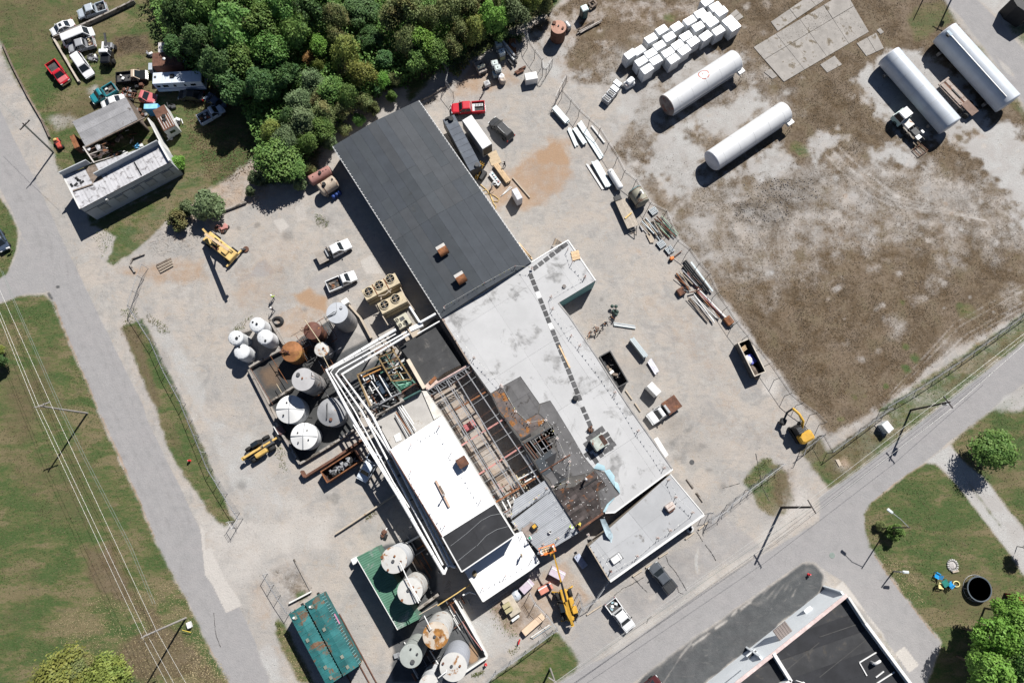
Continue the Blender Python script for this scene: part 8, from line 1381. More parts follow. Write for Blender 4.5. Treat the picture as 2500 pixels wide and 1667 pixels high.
c = P('04',2160,905,.6); b = MB(); b.bevbox((c.x,c.y,.35),(.55,.9,.7),.4,.06); solo(b,'white_cabinet',WHITEP,'small white cabinet on the grass by the bottom-left pole','cabinet'); b = MB(); b.tube(PL('04 2090,960 2190,985',.6),.05,5); solo(b,'guy_guard',MAT('yellow_guard',(.65,.5,.08),.6),'yellow guy-wire guard in the grass at the bottom-left pole','guard'); f = PL('43 185,570 225,565 260,635 230,650',.12); b = MB(); b.prism(f,0,.12); solo(b,'concrete_block',WALLT,'pale concrete block lying in the sandy patch by the road','concrete block'); c = P('01',95,1278,1.0); o = thing('mailbox','white mailbox on a post on the little grass island','mailbox',(c.x,c.y,0),.4); MB().box((0,0,.5),(.1,.1,1)).build('post',OLDWOOD,o); MB().bevbox((0,0,1.1),(.6,.25,.25),0,.06).build('box',WHITEP,o)
car('01',(15,1230),(-40,1130),PAINT('night_blue',(0,0,0)),'dark car nosing in at the left edge of the photo')
b = MB(); c = P('44',148,103); b.cyl(c+Z*.0,c+Z*.02,.42,n=18); solo(b,'manhole_cover',MAT('green_grey_cover',(.2,.24,.22),.8),'round manhole cover in the side street junction','manhole cover'); b = MB(); c = P('33',888,600); b.cyl(c,c+Z*.025,.38,n=18); solo(b,'manhole_cover',DGREY,'round dark manhole cover on the pale yard near the office annex','manhole cover')
# garden things
c = P('44',1840,490,.9); r = (P('44',1980,490,.9)-c).length; o = thing('trampoline','round black trampoline on the right lawn','trampoline',(c.x,c.y,0)); b = MB(); b.cyl((0,0,.82),(0,0,.87),r*.93,n=36,smooth=False); b.build('mat',MAT('jump_mat',(.05,.054,.058),.8,.1,2),o); b = MB(); b.lathe([(r*.92,.88),(r,.9),(r*1.02,.86),(r*.92,.82),(r*.92,.88)],n=36,smooth=False); b.build('rim',MAT('trampoline_pad',(.09,.11,.13),.6),o)
for k in range(8): a = k*math.pi/4; MB().cyl((r*math.cos(a),r*math.sin(a),0),(r*math.cos(a),r*math.sin(a),.86),.04,n=6).build('leg',GALV,o)
b = MB(); b.tube([(r*1.06*math.cos(a),r*1.06*math.sin(a),.06) for a in np.linspace(0,6.2832,33)],.03,5); b.build('base_ring',GALV,o)
BLU = MAT('blue_plastic',(.02,.3,.65),.4); YLP = MAT('pale_yellow_plastic',(.75,.66,.32),.5); GRT = MAT('green_plastic',(.02,.17,.14),.5)
def chair(x,y,a,m,label):
    c = P('44',x,y,.4); o = thing('garden_chair',label,'chair',(c.x,c.y,0),a)
    for k in range(5): MB().box((-.24+.12*k,0,.4),(.1,.62,.04)).build('seat_slat',m,o)
    for k in range(5): MB().bar((-.34,-.24+.12*k,.4),(-.6,-.26+.13*k,1.0),.1,.03).build('back_slat',m,o)
    for s in (-1,1):
        MB().box((0,s*.38,.6),(.7,.12,.04)).build('arm',m,o)
        for x_ in (-.3,.3): MB().box((x_,s*.34,.29),(.08,.06,.58)).build('leg',m,o)
chair(1350,335,rad(150),BLU,'bright blue garden chair standing alone near the fire pit'); chair(1510,440,rad(40),BLU,'blue garden chair between the green table and the yellow ring'); chair(1390,450,rad(-10),YLP,'pale yellow garden chair left of the green table')
c = P('44',1450,425,.7); o = thing('garden_table','small green garden table between the chairs','table',(c.x,c.y,0),.5); MB().bevbox((0,0,.68),(.95,.95,.05),0,.01).build('top',GRT,o)
for sx in (-1,1):
    for sy in (-1,1): MB().box((sx*.38,sy*.38,.33),(.07,.07,.66)).build('leg',GRT,o)
c = P('44',1570,432,.1); b = MB(); b.tube([(c.x+.48*math.cos(a),c.y+.4*math.sin(a),.15) for a in np.linspace(0,6.2832,20)],.08,6); solo(b,'play_ring',YLP,'pale yellow plastic ring on the lawn beside the blue chair','ring')
c = P('44',1525,218); o = thing('fire_pit','stone-ringed fire pit full of ash on the right lawn','fire pit',c); stn = MB().bevbox((0,0,.12),(.32,.24,.24),0,.06).mesh('stone'); stn.materials.append(MAT('grey_stone',(.4,.39,.38),.9,.3,3,objrand=.2))
for k in range(16): a = k*math.pi/8; share('stone',stn,None,o,(.72*math.cos(a),.78*math.sin(a),0),a+RND.uniform(-.3,.3))
MB().blob((0,0,.02),(.6,.65,.12),12,5,.2).build('ash',MAT('ash',(.42,.4,.39),.95,.3,5),o); f = MB().bar((-.2,-.95,.15),(.75,-.75,.15),.25,.2).build('log',WALLT,o)
f = PL('44 2260,560 2400,590 2400,680 2310,640',2.6); b = MB(); b.prism(f,.05,2.6); solo(b,'red_shed',MAT('dark_red_roof',(.25,.03,.03),.6),'dark red shed roof peeping out at the right edge beyond the big tree','shed')
f = PL('40 2215,-20 2270,70 2420,170 2600,60 2400,-160',3.5); b = MB(); b.prism(f,.05,3.5); solo(b,'dark_roofed_house',BLACKM,'dark roof corner at the upper right edge across the road','house')
# ---------------------------------------------------------------- warning lines with pennants
STN = MAT('stanchion_red',(.4,.15,.12),.7,.2,3); PEN = MAT('pennant_yellow',(.7,.6,.1),.6); PENW = MAT('pennant_white',(.75,.74,.7),.6)
def warn(pts,h,label,pen=PEN,plates=True):
    f = [P(*q,h=h) for q in pts]; o = thing('warning_line',label,'warning line',ctr(f,h+.06)); pb = MB()
    for i,p in enumerate(f):
        MB().cyl(p+Z*.08,p+Z*1.15,.045,n=6).bo('stanchion',STN,o)
        if plates: MB().box((p.x,p.y,h+.1),(.42,.34,.07),RND.random()).bo('base_plate',MAT('rust_white_plate',(.42,.38,.36),.7),o)
    for a,b_ in zip(f[:-1],f[1:]):
        n = max(2,int((b_-a).length/.75)); d = (b_-a).normalized(); MB().tube([a.lerp(b_,k/6)+Z*(1.08-.5*(k/6)*(1-k/6)) for k in range(7)],.012,4).bo('rope',PENW,o)
        for k in range(n): t = (k+.5)/n; p = a.lerp(b_,t)+Z*(1.07-.5*t*(1-t)); q = Vector((RND.uniform(-.12,.12),RND.uniform(-.12,.12),-.3)); pb.add([p-d*.12,p+d*.12,p+q],[(0,1,2)])
    pb.build('pennant',pen,o,o.location,kind='stuff')
warn((('22',405,392),('22',860,128),('21',1208,1502),('21',1400,1512)),hB,'pennant line along the dark warehouse roof edge'); warn((('22',2005,45),('22',1620,270),('22',1640,405),('22',1850,715),('22',1950,825),('32',5,1360),('33',272,240),('33',566,665)),hM,'pennant line along the outer edge of the pale roof',PENW); warn((('21',1810,1300),('21',1860,1450),('22',2010,45)),hM,'short pennant line at the upper corner of the pale roof',PENW,False); warn((('22',400,540),('22',740,965),('22',1045,1280)),hM,'pennant line along the pale roof beside the open frame',PENW)
warn((('22',1060,1300),('23',1215,20),('23',1360,150),('23',1560,120),('23',1690,330),('23',1780,540)),hM,'pennant line across the rusty stripped roof'); warn((('23',1832,595),('23',1812,828),('23',1640,880)),hM,'pennant line beside the charred planks'); warn((('23',1570,900),('23',1450,1010),('23',1145,1210),('23',1220,1330),('23',1290,1440)),hG,'pennant line on the grey metal deck, upper side'); warn((('23',1850,1345),('23',1700,1470),('23',1530,1540)),hG,'pennant line on the grey metal deck, lower side')
warn((('23',345,190),('23',20,400)),hT,'pennant line at the upper end of the bright hall roof',PENW,False); warn((('23',20,700),('23',120,960),('23',405,1325)),hT,'pennant line along the left edge of the bright hall roof',PENW,False); warn((('23',340,190),('23',480,490),('23',820,1030)),hT,'pennant line inside the bright hall roof',PENW,False); warn((('24',840,470),('24',1100,330),('24',1400,150)),hA,'pennant line on the white annex roof',PENW,False); warn((('33',620,800),('33',700,1000),('33',895,1175),('33',640,1380),('33',495,1465),('34',260,110),('24',2305,285)),hL,'pennant line round the office annex roof',PENW); warn((('23',2045,1430),('24',2300,280)),hL,'pennant line along the inner side of the office annex roof',PENW)
# ---------------------------------------------------------------- people
SKIN = MAT('skin',(.42,.25,.17),.6,.05,4); _body = {}
def body_mesh(pose):
    if pose in _body: return _body[pose]
    lean = .35 if pose == 'bend' else .0; st = .14 if pose != 'walk' else .3
    V = {'pelvis': (0,0,.95),'waist': (lean*.25,0,1.12),'chest': (lean*.7,0,1.34),'neck': (lean*1.0,0,1.5),'head': (lean*1.15+.02,0,1.64),'crown': (lean*1.2+.01,0,1.74)}
    E = [('pelvis','waist'),('waist','chest'),('chest','neck'),('neck','head'),('head','crown')]; Rr = {'pelvis': .15,'waist': .13,'chest': .16,'neck': .06,'head': .095,'crown': .07}
    for s,n in ((-1,'r'),(1,'l')):
        f = st*s*.5; arm = .25 if pose != 'stand' else .06
        V.update({'hip'+n: (0,s*.1,.9),'knee'+n: (f*.5+.02,s*.11,.5),'ank'+n: (f,s*.11,.09),'toe'+n: (f+.16,s*.12,.05),'sh'+n: (lean*.85,s*.19,1.42),'el'+n: (lean*.9+arm*.5,s*.27,1.15),'wr'+n: (lean+arm+.08,s*.25,.92 if pose == 'stand' else 1.05),'hd'+n: (lean+arm+.14,s*.24,.84 if pose == 'stand' else 1.0)})
        E += [('pelvis','hip'+n),('hip'+n,'knee'+n),('knee'+n,'ank'+n),('ank'+n,'toe'+n),('chest','sh'+n),('sh'+n,'el'+n),('el'+n,'wr'+n),('wr'+n,'hd'+n)]
        Rr.update({'hip'+n: .105,'knee'+n: .07,'ank'+n: .055,'toe'+n: .045,'sh'+n: .075,'el'+n: .05,'wr'+n: .036,'hd'+n: .04})
        for k in range(4): fn = f'fg{n}{k}'; hx,hy,hz = V['hd'+n]; V[fn] = (hx+.03+.01*(k % 2),hy-.03+.02*k,hz-.075+.008*abs(k-1)); E.append(('hd'+n,fn)); Rr[fn] = .009
        fn = f'th{n}'; V[fn] = (hx+.05,hy-s*.05,hz+.01); E.append(('hd'+n,fn)); Rr[fn] = .011
    V['nose'] = (V['head'][0]+.115,0,1.63); E.append(('head','nose')); Rr['nose'] = .018
    ks = list(V); me = bpy.data.meshes.new('body'); me.from_pydata([V[k] for k in ks],[(ks.index(a),ks.index(b_)) for a,b_ in E],[]); o = bpy.data.objects.new('body',me); COL.objects.link(o); m = o.modifiers.new('Skin','SKIN')
    for k,sv in zip(ks,me.skin_vertices[0].data): sv.radius = (Rr[k],Rr[k]); sv.use_root = (k == 'pelvis')
    o.modifiers.new('Sub','SUBSURF').levels = 1; dg = bpy.context.evaluated_depsgraph_get(); r_ = bpy.data.meshes.new_from_object(o.evaluated_get(dg)); bpy.data.objects.remove(o)
    r_.materials.clear()
    for m_ in (SKIN,DGREY,DGREY,BLACKM): r_.materials.append(m_)
    for p in r_.polygons:
        c = p.center; p.use_smooth = True; arm = abs(c.y) > .215
        p.material_index = 3 if c.z < .12 else 2 if c.z < .98 and not (arm and c.z > .75) else 0 if c.z > 1.5 or (arm and c.z < 1.05) else 1
    _body[pose] = r_; return r_
def person(t,x,y,z0,a,shirt,trousers,hat,label,pose='stand'):
    p = P(t,x,y,z0+1.2); o = thing('person',label,'person',(p.x,p.y,z0),a); b = bpy.data.objects.new('body',body_mesh(pose)); COL.objects.link(b); b.parent = o
    for i,m in ((1,shirt),(2,trousers)): b.material_slots[i].link = 'OBJECT'; b.material_slots[i].material = m
    hx = .4 if pose == 'bend' else .02
    if hat: h = MB(); h.lathe([(.155,1.69),(.15,1.7),(.125,1.79),(.07,1.845),(0,1.86)],(hx,0,0),14); h.cyl((hx+.06,0,1.69),(hx+.06,0,1.705),.15,n=14); h.build('hard_hat',hat,o)
    else: h = MB(); h.blob((hx-.01,0,1.7),(.11,.1,.085),10,5); h.build('hair',MAT('dark_hair',(.03,.022,.018),.7),o)
    return o
HIV = MAT('hi_vis',(.5,.75,.06),.6); DEN = MAT('denim',(.06,.08,.14),.85); WSH_ = MAT('white_shirt',(.7,.7,.7),.8); KHA = MAT('khaki',(.3,.25,.17),.85); GRH = MAT('green_hat',(.03,.4,.22),.4); REDS = MAT('red_shirt',(.5,.04,.04),.8); BLS = MAT('dark_shirt',(.03,.03,.04),.85)
person('12',767,262,0,1.2,HIV,DEN,WHITEP,'person in a hi-vis vest walking across the gravel towards the pickups','walk'); person('12',766,405,0,2.0,BLS,DEN,WHITEP,'person in dark clothes with a white hat by the coiled hose','walk'); person('20',847,1022,0,2.6,BLS,DEN,None,'person in dark clothes standing above the red crew-cab pickup'); person('21',938,548,0,.4,WSH_,DEN,WHITEP,'person in a white shirt bending beside the yellow hose','bend')
person('23',1400,1490,hG+.06,2.4,WSH_,DEN,GRH,'roofer with a green hard hat bending on the grey metal deck','bend'); person('23',2022,795,hM+.06,3.6,WSH_,KHA,WHITEP,'roofer with a white hard hat standing on the charred planks'); person('23',1850,1352,hG+.06,1.0,HIV,KHA,WHITEP,'roofer in a hi-vis vest at the lower corner of the metal deck','walk'); person('23',1958,1300,hM+.06,4.0,MAT('yellow_shirt',(.6,.5,.1),.8),KHA,None,'roofer in a yellow shirt at the lower end of the charred planks','bend'); person('24',1640,5,4.63,1.5,REDS,DEN,WHITEP,'worker in red standing in the orange boom basket'); person('24',1475,85,hA+.05,.2,WSH_,WSH_,WHITEP,'worker in white at the corner of the white annex','bend'); person('24',1285,105,hA+.05,3.4,MAT('tan_shirt',(.5,.4,.25),.8),GRT,None,'worker in tan on the white annex roof'); person('21',1088,305,0,2.6,BLS,BLS,None,'person in black beside the new lumber stack','walk')
c = P('24',745,315,hA+.2); b = MB(); b.blob((c.x,c.y,hA+.25),(.35,.5,.25),10,5,.2); solo(b,'brown_bag',MAT('brown_bag',(.2,.16,.1),.8),'brown bag lying in the shade on the white annex roof','bag')
# ---------------------------------------------------------------- trees and plants
def leaf_mat(name,c1,c2,c3=None):
    k = NT(name); oi = k.n('ShaderNodeObjectInfo').outputs['Random']; n1 = k.noise(.9,3,.6); n2 = k.noise(5,2,.6)
    c = k.mix(k.step(n1,.3,.7),tuple(x*1.4 for x in c1),tuple(x*1.4 for x in c2)); c = k.mix(k.math('MULTIPLY',k.step(n2,.4,.75),.5),c,tuple(x*.6 for x in c1))
    if c3: c = k.mix(k.step(k.noise(.45,3),.5,.62),c,c3)
    hs = k.n('ShaderNodeHueSaturation'); k.set(hs.inputs['Hue'],k.math('MULTIPLY_ADD',oi,.03,.487)); k.set(hs.inputs['Value'],k.math('MULTIPLY_ADD',oi,.3,.85)); k.set(hs.inputs['Color'],c)
    tr = k.n('ShaderNodeBsdfTranslucent'); k.set(tr.inputs[0],hs.outputs[0]); mx = k.n('ShaderNodeMixShader'); mx.inputs[0].default_value = .22
    k.set(k.b.inputs['Base Color'],hs.outputs[0]); k.b.inputs['Roughness'].default_value = .6; k.b.inputs['Specular IOR Level'].default_value = .25
    out = [n for n in k.t.nodes if n.type == 'OUTPUT_MATERIAL'][0]; k.t.links.new(k.b.outputs[0],mx.inputs[1]); k.t.links.new(tr.outputs[0],mx.inputs[2]); k.t.links.new(mx.outputs[0],out.inputs[0]); return k.m
LM = {'mid green': leaf_mat('leaf_mid',(.079,.158,.038),(.131,.210,.052)),'dark green': leaf_mat('leaf_dark',(.044,.096,.032),(.079,.140,.044)),'olive': leaf_mat('leaf_olive',(.149,.166,.061),(.105,.140,.052),(.193,.175,.070)),'lime green': leaf_mat('leaf_lime',(.114,.245,.038),(.149,.271,.052)),'yellowing': leaf_mat('leaf_yellow',(.2,.21,.05),(.14,.185,.048),(.17,.19,.045)),'grey-green': leaf_mat('leaf_greygreen',(.105,.149,.070),(.140,.184,.088)),'orange': leaf_mat('leaf_orange',(.300,.175,.061),(.280,.175,.061))}
TRUNK = MAT('bark',(.09,.07,.055),.95,.3,3,bump=.3)
def leaves_mesh(name,pts,nrm,size,rs,flat=.55):
    """leaf-sized folded diamonds at pts facing roughly along nrm"""
    n = len(pts); d = nrm*flat+rs.normal(size=(n,3))*(1-flat)*.9; d /= np.linalg.norm(d,axis=1)[:,None]+1e-9
    t = rs.normal(size=(n,3)); u = np.cross(d,t); u /= np.linalg.norm(u,axis=1)[:,None]+1e-9; w = np.cross(d,u); s = (size*rs.uniform(.6,1.35,n))[:,None]
    V = np.stack([pts-u*s,pts+w*s*.6+d*s*.15,pts+u*s,pts-w*s*.6+d*s*.15],1).reshape(-1,3); F = np.arange(n*4).reshape(n,4)
    me = bpy.data.meshes.new(name); me.vertices.add(n*4); me.vertices.foreach_set('co',V.astype(np.float32).ravel()); me.loops.add(n*4); me.loops.foreach_set('vertex_index',F.astype(np.int32).ravel()); me.polygons.add(n); me.polygons.foreach_set('loop_start',np.arange(0,n*4,4,dtype=np.int32)); me.polygons.foreach_set('loop_total',np.full(n,4,np.int32)); me.update(calc_edges=True); return me
def crown_mesh(seed,nb,per,tall,leaf,spread=.62,fuzzy=.12):
    rs = np.random.RandomState(seed); P_,N2 = [],[]
    for i in range(nb):
        a = rs.uniform(0,2*np.pi); e = np.arcsin(rs.uniform(-.35,1)); rr = spread*(.55+.5*rs.rand()); c = np.array([np.cos(a)*np.cos(e)*rr,np.sin(a)*np.cos(e)*rr,np.sin(e)*rr*tall]); r = rs.uniform(.16,.34)
        m = int(per*(r/.25)**2); v = rs.normal(size=(m,3)); v /= np.linalg.norm(v,axis=1)[:,None]; v[:,2] = np.where(v[:,2] < -.3,-v[:,2],v[:,2]); q = c+v*r*np.array([1,1,.8])*(1+rs.normal(size=(m,1))*fuzzy); P_.append(q); N2.append(v*.8+np.array([.25,.45,.75]))
    me = leaves_mesh('crown',np.concatenate(P_),np.concatenate(N2),leaf,rs,.66); me.materials.append(LM['mid green']); return me
CR = {'broad': [crown_mesh(s,44,190,.75,.05) for s in (1,2,3)],'round': [crown_mesh(s,30,210,.9,.055,.58) for s in (4,5)],'feather': [crown_mesh(s,36,170,1.0,.05,.6,.3) for s in (6,7)],'bush': [crown_mesh(s,22,170,.8,.07,.6,.22) for s in (8,9)]}
_tk = {}
def trunk_mesh(k):
    if k in _tk: return _tk[k]
    rs = random.Random(k); b = MB(); b.tube([(0,0,-.05),(.02,.01,.2),(-.01,.03,.45),(.02,0,.75)],.035,8)
    for i in range(6): a = i*1.05+rs.random(); z_ = rs.uniform(.3,.65); b.cyl((0,0,z_),(math.cos(a)*.42,math.sin(a)*.42,z_+rs.uniform(.15,.4)),.016,.006,5); b.cyl((math.cos(a)*.25,math.sin(a)*.25,z_+.12),(math.cos(a+.7)*.5,math.sin(a+.7)*.5,z_+.35),.009,.004,4)
    _tk[k] = b.mesh('trunk'); _tk[k].materials.append(TRUNK); return _tk[k]
def tree(x,y,r,h,kind,colr,label,name='tree',t='f',group=None,cat='tree',squash=1.0):
    """x, y, r: where the crown's middle shows and how wide it is there; h: top height in metres"""
    zc = h*.58 if name == 'tree' else h*.4; p = P(t,x,y,zc); R_ = (P(t,x+r,y,zc)-P(t,x,y,zc)).length; o = thing(name,label,cat,(p.x,p.y,0),RND.random()*6.28,group)
    c = share('crown',RND.choice(CR[kind]),LM[colr],o,(0,0,zc)); vz = (h-zc)/.8; c.scale = (R_*squash,R_,min(vz,R_*1.5) if name == 'tree' else vz); c.rotation_euler = (0,0,RND.random()*6.28)
    k = share('trunk',trunk_mesh(RND.randrange(4)),None,o); k.scale = (max(R_*1.3,h*.3),max(R_*1.3,h*.3),h*.9)
    return o
WD = [(415,40,50,11,'broad','dark green'),(470,25,50,12,'broad','mid green'),(455,95,46,11,'broad','dark green'),(535,75,68,14,'broad','mid green'),(505,150,52,12,'broad','dark green'),(560,150,50,12,'broad','mid green'),(600,60,58,13,'broad','mid green'),(550,15,55,13,'broad','mid green'),(625,125,52,12,'broad','mid green'),(540,205,48,10,'round','dark green'),(600,200,46,10,'broad','dark green'),(650,20,50,13,'broad','mid green'),(680,80,46,12,'round','mid green'),(655,180,42,9,'round','dark green'),(710,30,45,12,'broad','dark green'),(735,110,26,9,'feather','lime green'),(770,45,36,10,'feather','olive'),(775,90,30,8,'feather','olive'),(745,5,40,11,'broad','mid green'),(712,140,18,6,'feather','orange'),(732,152,20,6,'feather','yellowing'),(795,128,44,9,'feather','yellowing'),(830,175,42,8,'feather','yellowing'),(800,165,30,7,'feather','olive'),(830,30,50,7,'broad','dark green'),(850,90,40,6,'broad','dark green'),(885,140,30,6,'round','dark green'),(880,190,22,5,'feather','lime green'),(905,45,40,10,'feather','olive'),(945,30,45,11,'feather','olive'),(935,100,38,9,'feather','olive'),(985,50,38,10,'feather','olive'),(975,100,38,10,'round','lime green'),(962,145,34,8,'round','mid green'),(1005,125,34,8,'feather','mid green'),(1030,30,42,10,'feather','olive'),(1040,110,28,7,'feather','olive'),(1075,20,36,9,'feather','olive'),(1090,75,34,8,'feather','yellowing'),(1060,75,30,8,'feather','olive'),(1135,45,42,9,'round','lime green'),(1150,78,26,6,'round','mid green'),(1120,0,36,9,'feather','olive'),(1185,35,38,8,'feather','grey-green'),(1215,5,36,8,'feather','yellowing'),(1180,-10,36,9,'feather','yellowing'),(1250,10,26,6,'feather','olive'),(1270,-5,20,6,'bush','dark green'),(720,195,34,7,'feather','grey-green'),(765,215,38,7,'feather','mid green'),(800,225,32,7,'feather','mid green'),(735,235,26,6,'feather','olive'),(690,240,34,7,'feather','grey-green'),(745,265,34,6,'feather','olive'),(700,285,40,7,'feather','grey-green'),(665,275,30,7,'feather','dark green'),(790,255,28,5,'feather','olive'),(835,235,26,5,'feather','olive'),(745,300,34,6,'feather','mid green'),(625,305,32,6,'feather','yellowing'),(655,325,36,7,'feather','grey-green'),(710,330,32,6,'feather','mid green'),(640,368,58,7,'feather','mid green'),(675,395,34,5,'feather','mid green'),(865,205,20,4,'bush','dark green'),(905,180,22,4,'bush','olive'),(400,110,30,9,'broad','dark green'),(440,5,40,11,'broad','dark green')]
KD = {'broad': 'broad-leaved','round': 'round-crowned','feather': 'feathery','bush': 'low'}; seen = {}
for w in sorted(WD,key=lambda w: w[0]):
    k = (w[4],w[5]); seen[k] = seen.get(k,0)+1; tot = sum(1 for q in WD if (q[4],q[5]) == k)
    tree(*w,f'{w[5]} {KD[w[4]]} tree in the wood' + (f', {ORD[seen[k]-1]} of its kind from the left' if tot > 1 else ' at the top of the photo'),group='trees of the wood at the top')
tree(478,478,46,4.5,'bush','grey-green','pale green bush between the lawn and the old crane','shrub',cat='bush'); tree(410,505,30,3,'bush','olive','smaller olive bush left of the pale green one','shrub',cat='bush'); tree(430,478,24,3,'bush','grey-green','grey-green bush beside the pale green one, towards the road','shrub',cat='bush'); tree(575,440,15,2.0,'bush','grey-green','small sapling bush in the dead brush below the big feathery tree','shrub',cat='bush'); tree(408,375,22,3,'bush','lime green','vivid green bush growing at the end wall of the derelict shop','shrub',cat='bush')
tree(1990,470,290,6.0,'feather','mid green','rounded green tree casting a dark shadow on the right lawn beside the path',t='43'); tree(860,1400,110,3,'bush','mid green','dark scruffy shrub below the street lamp on the right lawn','shrub','43',cat='bush'); tree(700,1330,70,1.6,'bush','olive','low olive shrub left of the scruffy one under the street lamp','shrub','43',cat='bush')
tree(2000,1050,330,11,'broad','lime green','big bright green tree beside the trampoline',t='44'); tree(2250,800,290,11,'broad','lime green','bright green tree at the right edge, above the big ones',t='44'); tree(1950,1400,330,12,'broad','lime green','bright green tree overhanging the side street at the bottom right',t='44'); tree(2330,1300,330,13,'broad','mid green','green tree at the bottom right corner',t='44'); tree(2430,20,110,5,'broad','dark green','dark tree just outside the right edge shading the path',t='44')
tree(700,1560,380,8,'feather','yellowing','yellow-green tree at the bottom left edge, its largest crown',t='04',squash=1.2); tree(1250,1480,300,7,'feather','yellowing','yellow-green tree at the bottom left, nearest the utility pole',t='04'); tree(980,1400,200,6,'feather','olive','olive-yellow tree between the two yellow-green crowns at the bottom left',t='04'); tree(10,1010,110,4,'bush','dark green','dark bush at the left edge of the photo on the lawn','shrub','02',cat='bush'); tree(5,880,70,3,'bush','yellowing','yellowish bush at the left edge of the photo on the lawn','shrub','02',cat='bush')
for x,y,r,cl,lab in ((690,425,18,'grey-green','lowest of the ragged shrubs below the big feathery tree'),(712,392,17,'olive','ragged olive shrub between the feathery trees and the lying tanks'),(757,330,20,'grey-green','shrub at the wood edge nearest the warehouse corner'),(792,300,20,'olive','olive shrub at the wood edge above the warehouse corner'),(825,277,18,'mid green','green shrub at the wood edge along the warehouse end, left one'),(858,250,18,'olive','olive shrub at the wood edge along the warehouse end, middle one'),(900,222,17,'mid green','green shrub at the wood edge along the warehouse end, right one'),(590,410,22,'grey-green','pale shrub in the dead brush left of the big feathery tree')): tree(x,y,r,2.6,'bush',cl,lab,'shrub',cat='bush')
# undergrowth, dead brush, weeds and fallen leaves: uncountable, one object each
nrg = np.random.RandomState(11)
def scatter(name,poly,n,size,zr,mat,up=.3,amt=1.0,chan=None,jag=1.0):
    if poly:
        sl_,d = sdist(PL(poly),1); w = (d+NZ[sl_]*jag*3 > 0)*1.0; X,Y = gx[sl_],gy[sl_]; C_ = CH[(slice(None),)+sl_]
    else: w = np.ones(gx.shape); X,Y,C_ = gx,gy,CH
    if chan == 'bare': w = w*np.clip(1-C_[:4].sum(0)*2,0,1)
    elif chan is not None: w = w*np.clip(C_[chan],0,1)**2*(N_[2.3] if not poly else 1)
    w = w.ravel(); cs = np.cumsum(w); i = np.searchsorted(cs,nrg.rand(n)*cs[-1]); pts = np.stack([X.ravel()[i]+nrg.uniform(-.2,.2,n),Y.ravel()[i]+nrg.uniform(-.2,.2,n),nrg.uniform(*zr,n)],1)
    nr = nrg.normal(size=(n,3)); nr[:,2] = np.abs(nr[:,2])+up; me = leaves_mesh(name,pts,nr,size,nrg,.8); me.materials.append(mat); o = bpy.data.objects.new(name,me); COL.objects.link(o); o['kind'] = 'stuff'; return o
scatter('undergrowth','f 340,-20 1290,-20 1270,20 1100,100 1010,170 880,215 780,290 740,340 690,400 600,400 590,330 560,240 450,190 400,130',56000,.24,(.1,4.2),LM['mid green'],.7)
scatter('ground_litter','f 380,80 620,200 640,380 480,420 440,330 420,200',6000,.1,(.02,.08),MAT('leaf_litter',(.12,.08,.045),.9,.4,5),1)
scatter('undergrowth','20 700,480 900,430 1240,400 1350,300 1300,500 1050,440 900,560 760,640 560,900 400,760',3500,.16,(.02,.6),LM['olive'],.5)
DB = MAT('dead_brush',(.24,.19,.14),.95,.3,4); b = MB()
for i in range(900):
    t,x,y = RND.choice((('11',RND.uniform(150,640),RND.uniform(320,780)),('11',RND.uniform(1150,1380),RND.uniform(60,330)),('01',RND.uniform(1700,2200),RND.uniform(1000,1350)),('10',RND.uniform(1650,2000),RND.uniform(1100,1400)),('00',RND.uniform(1350,1700),RND.uniform(400,560)))); p = P(t,x,y,RND.uniform(.02,.7)); a = RND.random()*6.28; L = RND.uniform(.3,1.1); q = p+Vector((math.cos(a)*L,math.sin(a)*L,RND.uniform(-.1,.3))); b.add([p,q,q+Z*.03,p+Vector((.03,.03,.03))],[(0,1,2,3)])
b.build('dead_brush',DB,kind='stuff')
b = MB()
for i in range(260): 
    x = RND.uniform(1380,2000); y = RND.uniform(720,980) if i % 2 else RND.uniform(480,720); x = x if i % 2 else x+RND.uniform(100,420); p = P('31',x,y,.03); b.blob(p,(RND.uniform(.04,.15),RND.uniform(.04,.14),RND.uniform(.03,.1)),5,3,.35)
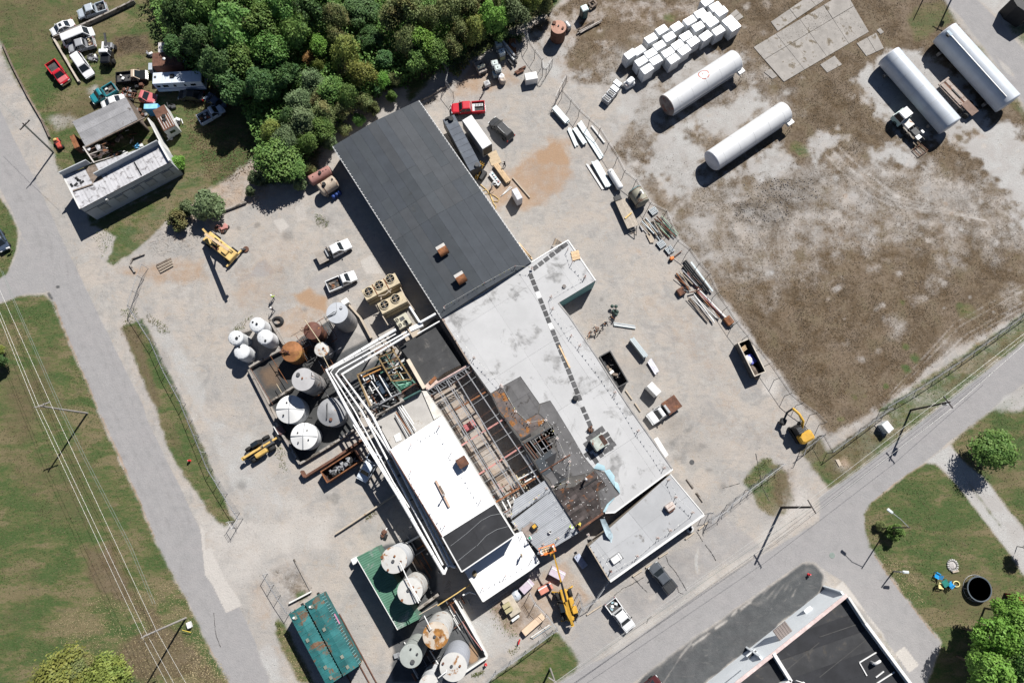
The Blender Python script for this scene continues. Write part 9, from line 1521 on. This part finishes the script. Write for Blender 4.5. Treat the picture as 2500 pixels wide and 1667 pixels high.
b.build('rubble',MAT('rubble_grey',(.2,.185,.18),.95,.35,3),kind='stuff')
scatter('grass',None,60000,.075,(.005,.05),leaf_mat('grass_blade',(.055,.085,.025),(.1,.1,.042),(.14,.115,.06)),1.2,chan=GRASS)
scatter('dry_weeds',None,50000,.075,(.005,.07),leaf_mat('dry_blade',(.11,.085,.055),(.075,.062,.034),(.17,.135,.1)),1.0,chan=DRY)
scatter('fallen_leaves','04 600,800 1500,450 2000,350 2347,1060 14 250,1568 04 1400,1700 1200,1250 700,1200',3200,.058,(.02,.05),MAT('yellow_leaf',(.4,.33,.19),.8,.3,6),3); scatter('fallen_leaves','14 -100,1000 30,1150 260,1568 100,1700 -300,1568',1000,.058,(.02,.05),MAT('yellow_leaf',(0,0,0)),3); scatter('fallen_leaves','14 800,820 930,900 1250,1568 1100,1568 880,1200',260,.058,(.02,.05),MAT('yellow_leaf',(0,0,0)),3); scatter('fallen_leaves','44 650,100 1000,100 1250,800 1000,560',300,.06,(.02,.05),MAT('yellow_leaf',(0,0,0)),3)
for s,n in (('02 1380,420 1560,400 1600,520 1420,640',500),('01 1020,1080 1300,1060 1340,1200 1200,1350',350),('02 1650,430 1880,560 1980,680 1900,700 1700,540',500),('33 1500,820 1720,560 1800,560 1700,800 1560,900',500),('24 940,770 1100,780 1180,1000 1000,920',350),('24 1140,1180 1220,1170 1210,1240 1150,1240',160),('24 670,1440 880,1400 860,1500 680,1540',400),('13 1830,1230 1960,1130 1990,1200 1850,1270',300),('14 780,800 900,880 860,1000 790,900',400),('13 840,470 930,640 960,720 900,640',300),('11 1290,900 1430,960 1400,1060 1300,1000',400),('12 300,640 540,470 520,560 380,680',300)): scatter('weeds',s,n//2,.08,(.01,.1),LM['olive'],.4)
scatter('gravel_stones',None,9000,.05,(-.01,.03),MAT('dark_stone',(.16,.15,.14),.95,.4,5),2,chan='bare'); scatter('gravel_stones',None,9000,.055,(-.01,.03),MAT('pale_stone',(.5,.48,.45),.95,.2,5),2,chan='bare')
